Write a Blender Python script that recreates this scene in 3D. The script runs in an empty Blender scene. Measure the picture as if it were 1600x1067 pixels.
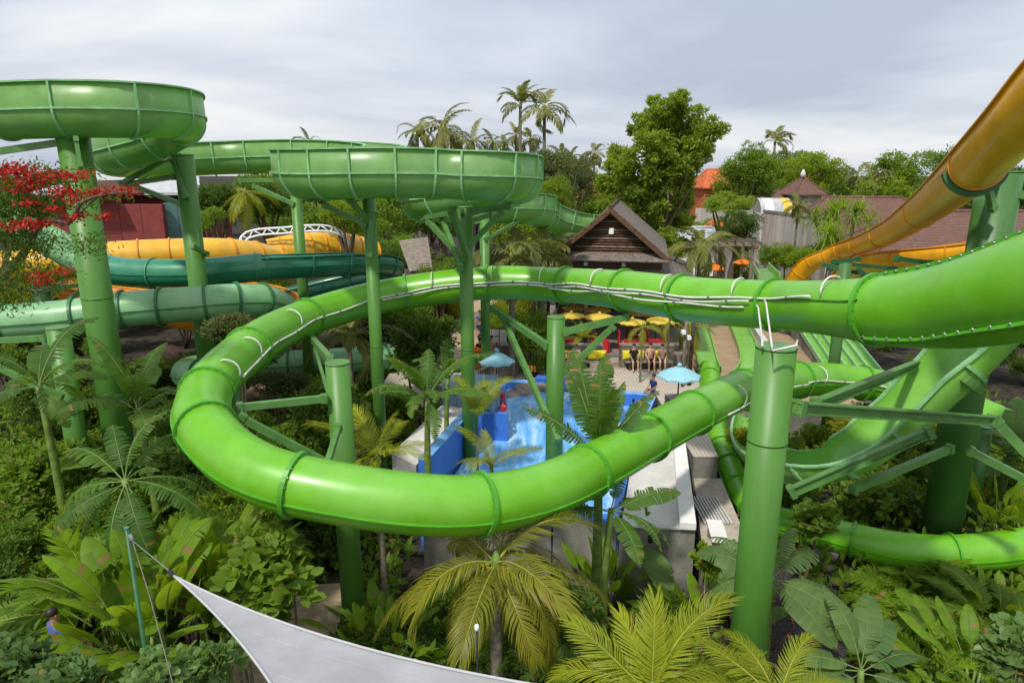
import bpy, math, random
import numpy as np
from mathutils import Vector, Matrix

random.seed(7); RNG = np.random.default_rng(7)
R = math.radians
SC = bpy.context.scene
COL = SC.collection

# ------------------------------------------------------------------ camera
PITCH = R(14.0); CAM_Z = 12.0; FPX = 1067.0
cam_data = bpy.data.cameras.new('camera'); cam = bpy.data.objects.new('camera', cam_data); COL.objects.link(cam)
cam.location = (0, 0, CAM_Z); cam.rotation_euler = (R(90) - PITCH, 0, 0)
cam_data.sensor_width = 36.0; cam_data.lens = 36.0 * FPX / 1600.0
cam_data.clip_start = 0.05; cam_data.clip_end = 3000
SC.camera = cam

# ------------------------------------------------------------------ sky, sun, exposure
SUN_EL, SUN_AZ = R(54), R(-150)         # sun behind the camera, to its left (azimuth from +Y towards +X)
world = bpy.data.worlds.new('World'); SC.world = world; world.use_nodes = True
def build_world():
    nt = world.node_tree; nt.nodes.clear(); N = nt.nodes.new; L = nt.links.new
    out = N('ShaderNodeOutputWorld'); mix = N('ShaderNodeMixShader')
    sky = N('ShaderNodeTexSky'); sky.sky_type = 'NISHITA'; sky.sun_disc = False
    sky.sun_elevation = SUN_EL; sky.sun_rotation = SUN_AZ; sky.air_density = 1.4; sky.dust_density = 3.0
    b1 = N('ShaderNodeBackground'); b1.inputs[1].default_value = 0.10; L(sky.outputs[0], b1.inputs[0])
    tc = N('ShaderNodeTexCoord')
    # project the view direction on a flat cloud layer so streaks shrink towards the horizon
    sep = N('ShaderNodeSeparateXYZ'); L(tc.outputs['Generated'], sep.inputs[0])
    add = N('ShaderNodeMath'); add.operation = 'ADD'; add.inputs[1].default_value = 0.16
    mx = N('ShaderNodeMath'); mx.operation = 'MAXIMUM'; mx.inputs[1].default_value = 0.0
    L(sep.outputs[2], mx.inputs[0]); L(mx.outputs[0], add.inputs[0])
    dx = N('ShaderNodeMath'); dx.operation = 'DIVIDE'; dy = N('ShaderNodeMath'); dy.operation = 'DIVIDE'
    L(sep.outputs[0], dx.inputs[0]); L(add.outputs[0], dx.inputs[1]); L(sep.outputs[1], dy.inputs[0]); L(add.outputs[0], dy.inputs[1])
    cb = N('ShaderNodeCombineXYZ'); L(dx.outputs[0], cb.inputs[0]); L(dy.outputs[0], cb.inputs[1])
    mp = N('ShaderNodeMapping'); mp.inputs['Rotation'].default_value = (0, 0, R(24)); mp.inputs['Scale'].default_value = (0.8, 0.95, 1); mp.inputs['Location'].default_value = (3.1, 0.6, 0)
    L(cb.outputs[0], mp.inputs[0])
    n1 = N('ShaderNodeTexNoise'); n1.inputs['Scale'].default_value = 0.40; n1.inputs['Detail'].default_value = 8; n1.inputs['Roughness'].default_value = 0.56; n1.inputs['Distortion'].default_value = 0.35
    n2 = N('ShaderNodeTexNoise'); n2.inputs['Scale'].default_value = 0.22; n2.inputs['Detail'].default_value = 3
    L(mp.outputs[0], n1.inputs[0]); L(mp.outputs[0], n2.inputs[0])
    m = N('ShaderNodeMath'); m.operation = 'MULTIPLY_ADD'; m.inputs[1].default_value = 0.62
    L(n1.outputs[0], m.inputs[0]); 
    m2 = N('ShaderNodeMath'); m2.operation = 'MULTIPLY'; m2.inputs[1].default_value = 0.5; L(n2.outputs[0], m2.inputs[0]); L(m2.outputs[0], m.inputs[2])
    cr = N('ShaderNodeValToRGB'); e = cr.color_ramp.elements
    e[0].position = 0.47; e[0].color = (0.43, 0.485, 0.595, 1); e[1].position = 0.64; e[1].color = (0.84, 0.85, 0.86, 1)
    k = e.new(0.54); k.color = (0.58, 0.63, 0.715, 1)
    L(m.outputs[0], cr.inputs[0])
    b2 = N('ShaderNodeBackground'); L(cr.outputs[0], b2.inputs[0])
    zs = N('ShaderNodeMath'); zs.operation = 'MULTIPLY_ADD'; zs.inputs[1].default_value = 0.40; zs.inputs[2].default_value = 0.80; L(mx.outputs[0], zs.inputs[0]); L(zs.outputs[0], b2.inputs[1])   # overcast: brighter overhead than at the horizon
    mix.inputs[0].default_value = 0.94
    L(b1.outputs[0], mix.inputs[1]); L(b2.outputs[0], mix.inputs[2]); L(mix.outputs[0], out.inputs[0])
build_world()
sun_data = bpy.data.lights.new('sun', 'SUN'); sun_data.energy = 2.7; sun_data.angle = R(3.5); sun_data.color = (1.0, 0.955, 0.87)
sun = bpy.data.objects.new('sun', sun_data); COL.objects.link(sun)
_sd = Vector((math.sin(SUN_AZ) * math.cos(SUN_EL), math.cos(SUN_AZ) * math.cos(SUN_EL), math.sin(SUN_EL)))
sun.rotation_euler = _sd.to_track_quat('Z', 'Y').to_euler()
vs = SC.view_settings; vs.view_transform = 'Standard'; vs.look = 'None'; vs.exposure = 0.47; vs.gamma = 1.0; vs.use_curve_mapping = False
SC.render.engine = 'CYCLES'
SC.cycles.use_denoising = True
SC.cycles.max_bounces = 8; SC.cycles.diffuse_bounces = 5; SC.cycles.glossy_bounces = 3; SC.cycles.transmission_bounces = 5; SC.cycles.transparent_max_bounces = 8
SC.cycles.sample_clamp_indirect = 6.0

# ------------------------------------------------------------------ helpers
SP, CP = math.sin(PITCH), math.cos(PITCH)
def W(px, py, d):
    """world point at depth d (along the lens axis) seen at photo pixel px, py"""
    u = (px - 800.0) / FPX; v = (py - 533.5) / FPX
    return Vector((d * u, d * (CP - v * SP), CAM_Z - d * (SP + v * CP)))
def G(px, py, z):
    v = (py - 533.5) / FPX
    return W(px, py, (CAM_Z - z) / (SP + v * CP))
def smooth(a, b, x):
    t = max(0.0, min(1.0, (x - a) / (b - a))); return t * t * (3 - 2 * t)
def ground_z(x, y):
    z = 2.1 * smooth(24, 36, y)
    z -= 0.0 if y < 40 else 0.6 * smooth(60, 140, y)
    z += 0.9 * smooth(5.0, 8.5, x) * smooth(14, 22, y) * (1 - smooth(24, 36, y))
    z += 0.10 * math.sin(x * 0.7 + 1.3) * math.cos(y * 0.5)
    return z

OFF = {}
def empty(name, loc, label=None, cat=None, group=None, rot=0.0, local=False):
    o = bpy.data.objects.new(name, None); COL.objects.link(o); o.location = loc; o.rotation_euler = (0, 0, rot)
    o.empty_display_size = 0.2
    OFF[o.name] = None if (local or rot != 0.0) else Vector(loc)
    if label: tag(o, label, cat, group)
    return o
def tag(o, label=None, cat=None, group=None, kind=None):
    if label: o['label'] = label
    if cat: o['category'] = cat
    if group: o['group'] = group
    if kind: o['kind'] = kind
    return o
def link(name, me, parent=None, loc=None, rot=None, scale=None, off=None):
    o = bpy.data.objects.new(name, me); COL.objects.link(o)
    if parent: o.parent = parent
    if loc is not None: o.location = loc
    if rot is not None: o.rotation_euler = rot
    if scale is not None: o.scale = scale if hasattr(scale, '__len__') else (scale,) * 3
    return o
def np_mesh(name, v, f, mat, smooth_=False):
    """v (n,3) array, f (m,k) int array (all faces k-gons) or list of such arrays"""
    me = bpy.data.meshes.new(name)
    fl = f if isinstance(f, list) else [f]
    fl = [np.asarray(a, dtype=np.int32) for a in fl if len(a)]
    me.vertices.add(len(v)); me.vertices.foreach_set('co', np.asarray(v, dtype=np.float32).ravel())
    tot = np.concatenate([np.full(len(a), a.shape[1], dtype=np.int32) for a in fl])
    idx = np.concatenate([a.ravel() for a in fl])
    me.loops.add(len(idx)); me.loops.foreach_set('vertex_index', idx)
    st = np.concatenate([[0], np.cumsum(tot)[:-1]]).astype(np.int32)
    me.polygons.add(len(tot)); me.polygons.foreach_set('loop_start', st); me.polygons.foreach_set('loop_total', tot)
    if smooth_: me.polygons.foreach_set('use_smooth', np.ones(len(tot), dtype=bool))
    me.update(calc_edges=True)
    if mat: me.materials.append(mat)
    return me

class MB:
    """collects vertices and faces in world (or thing-local) space; build() links them as one mesh object"""
    def __init__(s): s.v = []; s.f = []; s.sm = []
    def add(s, v, f, smooth_=False):
        b = len(s.v); s.v += [tuple(p) for p in v]; s.f += [tuple(i + b for i in q) for q in f]; s.sm += [smooth_] * len(f); return s
    def box(s, c, size, rz=0.0, M=None):
        x, y, z = size[0] / 2, size[1] / 2, size[2] / 2
        v = [Vector((a * x, b * y, e * z)) for a in (-1, 1) for b in (-1, 1) for e in (-1, 1)]
        m = Matrix.Rotation(rz, 3, 'Z') if M is None else M
        v = [m @ p + Vector(c) for p in v]
        return s.add(v, [(0, 1, 3, 2), (4, 6, 7, 5), (0, 4, 5, 1), (2, 3, 7, 6), (0, 2, 6, 4), (1, 5, 7, 3)])
    def beam(s, a, b, w, h, up=Vector((0, 0, 1))):
        a, b = Vector(a), Vector(b); t = (b - a); L = t.length; t.normalize()
        si = t.cross(up)
        if si.length < 1e-4: si = Vector((1, 0, 0))
        si.normalize(); u = si.cross(t)
        M = Matrix((t, si, u)).transposed()
        return s.box((a + b) / 2, (L, w, h), M=M)
    def ibeam(s, a, b, w, h, th):
        a, b = Vector(a), Vector(b); t = (b - a).normalized(); si = t.cross(Vector((0, 0, 1)))
        if si.length < 1e-4: si = Vector((1, 0, 0))
        si.normalize(); u = si.cross(t)
        s.beam(a + u * (h / 2 - th / 2), b + u * (h / 2 - th / 2), w, th)
        s.beam(a - u * (h / 2 - th / 2), b - u * (h / 2 - th / 2), w, th)
        return s.beam(a, b, th, h - 2 * th - 0.002)
    def tube(s, pts, r, n=8, cap=True, closed=False):
        pts = [Vector(p) for p in pts]; m = len(pts); rr = r if hasattr(r, '__len__') else [r] * m
        v = []; prev = None
        for i, p in enumerate(pts):
            t = (pts[min(i + 1, m - 1)] - pts[max(i - 1, 0)]).normalized()
            if prev is None:
                si = t.cross(Vector((0, 0, 1)))
                if si.length < 1e-3: si = t.cross(Vector((0, 1, 0)))
            else: si = prev - t * prev.dot(t)
            si.normalize(); prev = si; u = si.cross(t)
            for k in range(n):
                a = 2 * math.pi * k / n; v.append(p + (si * math.cos(a) + u * math.sin(a)) * rr[i])
        f = [(i * n + k, i * n + (k + 1) % n, (i + 1) * n + (k + 1) % n, (i + 1) * n + k) for i in range(m - 1) for k in range(n)]
        s.add(v, f, True)
        if cap:
            b = len(s.v) - m * n
            s.f.append(tuple(b + k for k in range(n))[::-1]); s.f.append(tuple(b + (m - 1) * n + k for k in range(n))); s.sm += [False, False]
        return s
    def poly(s, pts, z0, z1):
        """vertical prism over a polygon of (x, y)"""
        n = len(pts); v = [(p[0], p[1], z0) for p in pts] + [(p[0], p[1], z1) for p in pts]
        f = [(i, (i + 1) % n, n + (i + 1) % n, n + i) for i in range(n)] + [tuple(range(n, 2 * n)), tuple(range(n))[::-1]]
        return s.add(v, f)
    def mesh(s, name, mat, off=None):
        me = bpy.data.meshes.new(name)
        vv = s.v if off is None else [(p[0] - off[0], p[1] - off[1], p[2] - off[2]) for p in s.v]
        me.from_pydata(vv, [], s.f); me.polygons.foreach_set('use_smooth', s.sm); me.update()
        if mat: me.materials.append(mat)
        return me
    def build(s, name, mat, parent=None):
        off = OFF.get(parent.name) if parent else None
        o = link(name, s.mesh(name, mat, off), parent)
        OFF[o.name] = off
        return o

# ------------------------------------------------------------------ materials
MATS = {}
def mat(name, col, rough=0.6, spec=0.4, var=0.12, scale=3.0, bump=0.0, bscale=20.0, coat=0.0, trans=0.0, tcol=None, metal=0.0, hue_obj=0.0, detail=5, dark=None, streak=False, fade=None):
    m = bpy.data.materials.new(name); m.use_nodes = True; nt = m.node_tree; nt.nodes.clear(); N = nt.nodes.new; L = nt.links.new
    out = N('ShaderNodeOutputMaterial'); p = N('ShaderNodeBsdfPrincipled')
    p.inputs['Roughness'].default_value = rough; p.inputs['Specular IOR Level'].default_value = spec; p.inputs['Metallic'].default_value = metal
    p.inputs['Coat Weight'].default_value = coat; p.inputs['Coat Roughness'].default_value = 0.2
    tc = N('ShaderNodeTexCoord'); ns = N('ShaderNodeTexNoise'); ns.inputs['Scale'].default_value = scale; ns.inputs['Detail'].default_value = detail; ns.inputs['Roughness'].default_value = 0.62
    mp = N('ShaderNodeMapping'); L(tc.outputs['Object'], mp.inputs[0])
    if streak: mp.inputs['Scale'].default_value = (1, 1, 0.15)
    L(mp.outputs[0], ns.inputs[0])
    cr = N('ShaderNodeMixRGB'); c = Vector(col); lo = Vector(dark) if dark else c * (1 - var * 1.6); hi = c * (1 + var)
    cr.inputs[1].default_value = (*lo, 1); cr.inputs[2].default_value = (*hi, 1)
    rm = N('ShaderNodeMapRange'); rm.inputs[1].default_value = 0.3; rm.inputs[2].default_value = 0.7; L(ns.outputs[0], rm.inputs[0]); L(rm.outputs[0], cr.inputs[0])
    col_out = cr.outputs[0]
    if fade:   # sun-bleached and water-marked patches
        nf = N('ShaderNodeTexNoise'); nf.inputs['Scale'].default_value = 0.45; nf.inputs['Detail'].default_value = 8; nf.inputs['Roughness'].default_value = 0.72; L(tc.outputs['Object'], nf.inputs[0])
        mf = N('ShaderNodeMapRange'); mf.inputs[1].default_value = 0.46; mf.inputs[2].default_value = 0.72; mf.inputs[4].default_value = fade[3]; L(nf.outputs[0], mf.inputs[0])
        cf = N('ShaderNodeMixRGB'); cf.inputs[2].default_value = (*fade[:3], 1); L(mf.outputs[0], cf.inputs[0]); L(col_out, cf.inputs[1]); col_out = cf.outputs[0]
        nd = N('ShaderNodeTexNoise'); nd.inputs['Scale'].default_value = 5.0; nd.inputs['Detail'].default_value = 9; nd.inputs['Roughness'].default_value = 0.75; md_ = N('ShaderNodeMapping'); md_.inputs['Scale'].default_value = (1, 1, 0.12); L(tc.outputs['Object'], md_.inputs[0]); L(md_.outputs[0], nd.inputs[0])
        mg = N('ShaderNodeMapRange'); mg.inputs[1].default_value = 0.55; mg.inputs[2].default_value = 0.85; mg.inputs[4].default_value = 0.4; L(nd.outputs[0], mg.inputs[0])
        cg = N('ShaderNodeMixRGB'); cg.inputs[2].default_value = (*[x * 0.45 + 0.012 for x in col], 1); L(mg.outputs[0], cg.inputs[0]); L(col_out, cg.inputs[1]); col_out = cg.outputs[0]
    if hue_obj:
        oi = N('ShaderNodeObjectInfo'); hs = N('ShaderNodeHueSaturation')
        mr = N('ShaderNodeMapRange'); mr.inputs[3].default_value = 1 - hue_obj; mr.inputs[4].default_value = 1 + hue_obj
        L(oi.outputs['Random'], mr.inputs[0]); L(mr.outputs[0], hs.inputs['Value']); L(col_out, hs.inputs['Color']); col_out = hs.outputs[0]
    L(col_out, p.inputs['Base Color'])
    rr = N('ShaderNodeMapRange'); rr.inputs[3].default_value = max(0.02, rough - 0.08); rr.inputs[4].default_value = min(1, rough + 0.1); L(ns.outputs[0], rr.inputs[0]); L(rr.outputs[0], p.inputs['Roughness'])
    if bump:
        nb = N('ShaderNodeTexNoise'); nb.inputs['Scale'].default_value = bscale; nb.inputs['Detail'].default_value = 6; L(tc.outputs['Object'], nb.inputs[0])
        bp = N('ShaderNodeBump'); bp.inputs['Strength'].default_value = bump; bp.inputs['Distance'].default_value = 0.05; L(nb.outputs[0], bp.inputs['Height']); L(bp.outputs[0], p.inputs['Normal'])
    sh = p.outputs[0]
    if trans:
        tr = N('ShaderNodeBsdfTranslucent'); tr.inputs[0].default_value = (*(tcol or col), 1); mx = N('ShaderNodeMixShader'); mx.inputs[0].default_value = trans
        L(sh, mx.inputs[1]); L(tr.outputs[0], mx.inputs[2]); sh = mx.outputs[0]
    L(sh, out.inputs[0]); MATS[name] = m; return m

def leaf_mat(name, col, tcol, rough=0.55, trans=0.38, var=0.35, spec=0.18, yellow=0.0):
    """leaf: colour differs from leaf to leaf (mesh island) and plant to plant; light shines through"""
    m = bpy.data.materials.new(name); m.use_nodes = True; nt = m.node_tree; nt.nodes.clear(); N = nt.nodes.new; L = nt.links.new
    out = N('ShaderNodeOutputMaterial'); p = N('ShaderNodeBsdfPrincipled'); p.inputs['Roughness'].default_value = rough; p.inputs['Specular IOR Level'].default_value = spec
    ge = N('ShaderNodeNewGeometry'); oi = N('ShaderNodeObjectInfo')
    ad = N('ShaderNodeMath'); ad.operation = 'MULTIPLY_ADD'; ad.inputs[1].default_value = 0.55; ad.inputs[2].default_value = 0.0
    L(oi.outputs['Random'], ad.inputs[0]); m3 = N('ShaderNodeMath'); m3.operation = 'MULTIPLY_ADD'; m3.inputs[1].default_value = 0.45; L(ge.outputs['Random Per Island'], m3.inputs[0]); L(ad.outputs[0], m3.inputs[2])
    gt = N('ShaderNodeMath'); gt.operation = 'GREATER_THAN'; gt.inputs[1].default_value = 0.972; L(ge.outputs['Random Per Island'], gt.inputs[0])
    c = Vector(col); mx = N('ShaderNodeMixRGB'); lo = c * (1 - var); hi = Vector((c[0] * (1 + var * 1.5) + 0.01 + yellow, c[1] * (1 + var) + yellow * 0.6, c[2] * (1 + 0.2 * var)))
    mx.inputs[1].default_value = (*lo, 1); mx.inputs[2].default_value = (*hi, 1); L(m3.outputs[0], mx.inputs[0]); br = N('ShaderNodeMixRGB'); br.inputs[2].default_value = (0.24, 0.15, 0.05, 1); L(gt.outputs[0], br.inputs[0]); L(mx.outputs[0], br.inputs[1]); L(br.outputs[0], p.inputs['Base Color'])
    tr = N('ShaderNodeBsdfTranslucent'); t = Vector(tcol); mt = N('ShaderNodeMixRGB'); mt.inputs[1].default_value = (*(t * (1 - var * .7)), 1); mt.inputs[2].default_value = (*(t * (1 + var * .6)), 1)
    L(m3.outputs[0], mt.inputs[0]); L(mt.outputs[0], tr.inputs[0])
    ms = N('ShaderNodeMixShader'); ms.inputs[0].default_value = trans; L(p.outputs[0], ms.inputs[1]); L(tr.outputs[0], ms.inputs[2]); L(ms.outputs[0], out.inputs[0])
    MATS[name] = m; return m

mat('tube_green', (0.135, 0.41, 0.011), 0.38, 0.5, 0.10, 1.1, coat=0.18, trans=0.10, tcol=(0.16, 0.55, 0.02), fade=(0.21, 0.48, 0.09, 0.6))
mat('tube_rim', (0.07, 0.30, 0.018), 0.4, 0.4, 0.14, 2.0)
mat('flume_green', (0.23, 0.43, 0.13), 0.3, 0.5, 0.16, 1.3, trans=0.40, tcol=(0.26, 0.58, 0.05), fade=(0.30, 0.44, 0.27, 0.6))
mat('flume_rim', (0.22, 0.46, 0.20), 0.4, 0.4, 0.2, 2.0)
mat('flume_low', (0.20, 0.50, 0.06), 0.3, 0.5, 0.12, 1.3, trans=0.15, tcol=(0.2, 0.5, 0.04), coat=0.15, fade=(0.3, 0.52, 0.2, 0.5))
mat('flume_low_dark', (0.075, 0.27, 0.03), 0.26, 0.5, 0.12, 1.3, coat=0.25)
mat('teal_green', (0.02, 0.19, 0.10), 0.3, 0.5, 0.14, 1.2, coat=0.2, fade=(0.06, 0.24, 0.16, 0.6))
mat('teal_rim', (0.04, 0.22, 0.13), 0.4, 0.5, 0.14, 1.2)
mat('pale_tube', (0.26, 0.52, 0.25), 0.34, 0.5, 0.2, 1.0, trans=0.2, tcol=(0.2, 0.55, 0.22), fade=(0.34, 0.52, 0.33, 0.6))
mat('pale_rim', (0.035, 0.15, 0.05), 0.45, 0.4, 0.15, 2.0)
mat('yellow_flume', (0.80, 0.39, 0.008), 0.3, 0.5, 0.14, 1.4, coat=0.2, trans=0.15, tcol=(0.8, 0.35, 0.01), fade=(0.66, 0.36, 0.06, 0.5))
mat('yellow_tube', (0.66, 0.36, 0.02), 0.35, 0.5, 0.14, 1.2, fade=(0.66, 0.45, 0.12, 0.5))
mat('orange_flume', (0.62, 0.20, 0.01), 0.35, 0.5, 0.18, 1.2)
mat('yellow_rim', (0.66, 0.27, 0.008), 0.4, 0.5, 0.14, 1.4)
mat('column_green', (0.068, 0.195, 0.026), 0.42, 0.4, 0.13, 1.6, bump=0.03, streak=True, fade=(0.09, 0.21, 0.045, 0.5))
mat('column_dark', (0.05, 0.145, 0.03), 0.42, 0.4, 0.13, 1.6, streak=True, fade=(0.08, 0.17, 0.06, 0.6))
mat('steel_green', (0.085, 0.21, 0.05), 0.45, 0.4, 0.18, 2.5, fade=(0.13, 0.24, 0.09, 0.6))
mat('steel_dark', (0.022, 0.11, 0.035), 0.45, 0.4, 0.18, 2.5)
mat('bolt', (0.22, 0.27, 0.2), 0.4, 0.5, 0.2, 9, metal=0.5)
mat('pipe_grey', (0.62, 0.61, 0.57), 0.4, 0.4, 0.12, 4)
mat('pipe_clip', (0.16, 0.18, 0.17), 0.5, 0.4, 0.1, 4)
mat('sail', (0.40, 0.40, 0.415), 0.75, 0.2, 0.11, 2.0, bump=0.5, bscale=1.6, trans=0.18, tcol=(0.45, 0.45, 0.46))
mat('sail_edge', (0.40, 0.40, 0.41), 0.75, 0.2, 0.05, 3)
mat('bark', (0.13, 0.10, 0.07), 0.9, 0.1, 0.35, 6, bump=0.6, bscale=14)
mat('palm_bark', (0.19, 0.165, 0.13), 0.9, 0.1, 0.3, 9, bump=0.6, bscale=18)
mat('stem_green', (0.13, 0.20, 0.04), 0.55, 0.3, 0.3, 5)
mat('banana_rib', (0.13, 0.20, 0.05), 0.5, 0.3, 0.2, 5)
mat('rachis', (0.30, 0.30, 0.04), 0.5, 0.3, 0.2, 5)
mat('soil', (0.045, 0.038, 0.03), 0.95, 0.1, 0.5, 1.8, bump=0.8, bscale=9, detail=9)
mat('gravel', (0.055, 0.052, 0.052), 0.9, 0.2, 0.7, 26, bump=0.9, bscale=34)
mat('path_stone', (0.36, 0.28, 0.18), 0.85, 0.2, 0.2, 2.2, bump=0.3, bscale=16)
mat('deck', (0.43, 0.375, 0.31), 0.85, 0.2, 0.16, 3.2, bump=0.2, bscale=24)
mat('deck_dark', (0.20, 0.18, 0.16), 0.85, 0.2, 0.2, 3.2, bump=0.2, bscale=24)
mat('concrete', (0.215, 0.205, 0.18), 0.9, 0.2, 0.3, 1.1, bump=0.25, bscale=18, dark=(0.085, 0.085, 0.075), detail=9)
mat('concrete_pale', (0.55, 0.53, 0.50), 0.85, 0.2, 0.12, 1.5, bump=0.15, bscale=18)
mat('white_wall', (0.72, 0.70, 0.68), 0.8, 0.2, 0.08, 1.5)
mat('pool_blue', (0.05, 0.18, 0.62), 0.4, 0.4, 0.12, 1.2)
mat('pool_pale', (0.18, 0.42, 0.80), 0.45, 0.4, 0.18, 1.6)
mat('stone', (0.30, 0.26, 0.21), 0.9, 0.2, 0.3, 2.4, bump=0.7, bscale=7, dark=(0.15, 0.12, 0.1))
mat('red_rock', (0.24, 0.14, 0.10), 0.9, 0.2, 0.35, 1.4, bump=0.9, bscale=4)
mat('wood_dark', (0.075, 0.047, 0.033), 0.75, 0.25, 0.35, 4, bump=0.3, bscale=12)
mat('wood_red', (0.115, 0.058, 0.034), 0.75, 0.25, 0.35, 5, bump=0.3, bscale=12)
mat('wood_grey', (0.20, 0.165, 0.13), 0.8, 0.2, 0.3, 4, bump=0.3, bscale=14)
mat('shingle', (0.165, 0.14, 0.12), 0.85, 0.2, 0.4, 7, bump=0.4, bscale=12)
mat('roof_brown', (0.135, 0.068, 0.05), 0.85, 0.2, 0.4, 3.2, bump=0.4, bscale=6, detail=8)
mat('roof_red', (0.50, 0.125, 0.045), 0.8, 0.2, 0.25, 3, bump=0.3, bscale=6)
mat('wall_maroon', (0.20, 0.045, 0.042), 0.8, 0.2, 0.15, 2)
mat('wall_teal', (0.10, 0.19, 0.18), 0.8, 0.2, 0.15, 2)
mat('wall_grey', (0.38, 0.36, 0.33), 0.85, 0.2, 0.3, 0.9, bump=0.15, bscale=10, dark=(0.22, 0.20, 0.17), detail=9, streak=True)
mat('tin', (0.40, 0.41, 0.42), 0.5, 0.4, 0.15, 2)
mat('glass', (0.35, 0.42, 0.45), 0.08, 0.6, 0.1, 2)
mat('light_panel', (0.75, 0.78, 0.72), 0.4, 0.4, 0.05, 2)
mat('black', (0.02, 0.02, 0.022), 0.6, 0.3, 0.2, 3)
mat('red', (0.50, 0.018, 0.03), 0.5, 0.4, 0.12, 3)
mat('sun_yellow', (0.80, 0.60, 0.10), 0.7, 0.2, 0.08, 3, trans=0.3, tcol=(0.85, 0.55, 0.05))
mat('cushion_yellow', (0.58, 0.52, 0.03), 0.8, 0.2, 0.1, 4)
mat('orange', (0.75, 0.20, 0.02), 0.7, 0.2, 0.08, 3, trans=0.25, tcol=(0.8, 0.25, 0.03))
mat('chair_yellow', (0.74, 0.36, 0.01), 0.35, 0.4, 0.06, 3)
mat('sky_blue', (0.32, 0.60, 0.70), 0.75, 0.2, 0.06, 3, trans=0.2, tcol=(0.35, 0.65, 0.75))
mat('skin_tan', (0.36, 0.19, 0.115), 0.55, 0.3, 0.08, 8)
mat('skin_light', (0.52, 0.31, 0.21), 0.55, 0.3, 0.08, 8)
mat('hair', (0.018, 0.013, 0.01), 0.5, 0.4, 0.2, 20)
mat('cloth_navy', (0.02, 0.04, 0.13), 0.8, 0.2, 0.15, 9)
mat('cloth_black', (0.018, 0.018, 0.022), 0.8, 0.2, 0.2, 9)
mat('cloth_teal', (0.09, 0.34, 0.42), 0.8, 0.2, 0.1, 9)
mat('cloth_white', (0.66, 0.66, 0.66), 0.8, 0.2, 0.08, 9)
mat('cloth_orange', (0.75, 0.16, 0.012), 0.7, 0.2, 0.08, 9)
mat('cloth_blue', (0.08, 0.10, 0.24), 0.8, 0.2, 0.15, 9)
mat('flower_red', (0.42, 0.02, 0.015), 0.6, 0.3, 0.25, 9, trans=0.25, tcol=(0.6, 0.05, 0.02))
mat('flower_pale', (0.7, 0.62, 0.62), 0.6, 0.3, 0.1, 9)
mat('terracotta', (0.46, 0.11, 0.04), 0.7, 0.3, 0.2, 4)
mat('lamp_white', (0.72, 0.74, 0.76), 0.4, 0.4, 0.05, 4)
leaf_mat('leaf_dark', (0.058, 0.12, 0.022), (0.18, 0.32, 0.022))
leaf_mat('leaf_mid', (0.095, 0.185, 0.024), (0.3, 0.46, 0.024))
leaf_mat('leaf_bright', (0.135, 0.24, 0.02), (0.4, 0.54, 0.025), trans=0.42)
leaf_mat('leaf_yellow', (0.23, 0.26, 0.016), (0.55, 0.55, 0.02), trans=0.4)
leaf_mat('leaf_round', (0.09, 0.175, 0.06), (0.22, 0.38, 0.05), rough=0.35)
leaf_mat('leaf_blue', (0.09, 0.12, 0.05), (0.2, 0.28, 0.05))
leaf_mat('banana', (0.058, 0.135, 0.026), (0.24, 0.42, 0.022), rough=0.5, trans=0.4, var=0.3)
leaf_mat('banana_pale', (0.09, 0.17, 0.055), (0.22, 0.38, 0.04), rough=0.5, trans=0.36, var=0.25)
leaf_mat('heliconia', (0.115, 0.235, 0.014), (0.4, 0.54, 0.018), rough=0.48, trans=0.42, var=0.3)
leaf_mat('coconut', (0.17, 0.195, 0.024), (0.46, 0.45, 0.028), rough=0.4, trans=0.34, var=0.4)
leaf_mat('coconut_yellow', (0.21, 0.27, 0.02), (0.5, 0.52, 0.022), rough=0.4, trans=0.34, var=0.3)
leaf_mat('coconut_far', (0.125, 0.15, 0.045), (0.3, 0.32, 0.045), trans=0.28, var=0.35, rough=0.62, spec=0.2)
leaf_mat('fern', (0.13, 0.25, 0.014), (0.38, 0.52, 0.02), trans=0.4, var=0.3)
leaf_mat('tree_bright', (0.15, 0.245, 0.03), (0.40, 0.54, 0.03), trans=0.36, var=0.45)

def patterned(name, kind, a, b, pscale, rough=0.6, **kw):
    """brick / wave patterned colour material for fine pieces far below the building size"""
    m = mat(name, a, rough, **kw); nt = m.node_tree; p = [n for n in nt.nodes if n.type == 'BSDF_PRINCIPLED'][0]
    tc = nt.nodes.new('ShaderNodeTexCoord')
    if kind == 'brick':
        t = nt.nodes.new('ShaderNodeTexBrick'); t.inputs['Scale'].default_value = pscale; t.inputs['Mortar Size'].default_value = 0.02
        t.inputs['Color1'].default_value = (*a, 1); t.inputs['Color2'].default_value = (*[x * 0.75 for x in a], 1); t.inputs['Mortar'].default_value = (*b, 1); o = t.outputs[0]
        nt.links.new(tc.outputs['Object'], t.inputs[0])
    else:
        t = nt.nodes.new('ShaderNodeTexWave'); t.inputs['Scale'].default_value = pscale; t.inputs['Distortion'].default_value = 1.2; t.inputs['Detail'].default_value = 2; t.bands_direction = kind
        c = nt.nodes.new('ShaderNodeMixRGB'); c.inputs[1].default_value = (*a, 1); c.inputs[2].default_value = (*b, 1); nt.links.new(t.outputs[0], c.inputs[0]); o = c.outputs[0]
        nt.links.new(tc.outputs['Object'], t.inputs[0])
    mu = nt.nodes.new('ShaderNodeMixRGB'); mu.inputs[0].default_value = 0.65
    src = p.inputs['Base Color'].links[0].from_socket
    nt.links.new(src, mu.inputs[1]); nt.links.new(o, mu.inputs[2]); nt.links.new(mu.outputs[0], p.inputs['Base Color'])
    return m
patterned('brick_paving', 'brick', (0.36, 0.25, 0.14), (0.22, 0.17, 0.12), 3.0, 0.6, var=0.3, scale=1.2)
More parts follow.
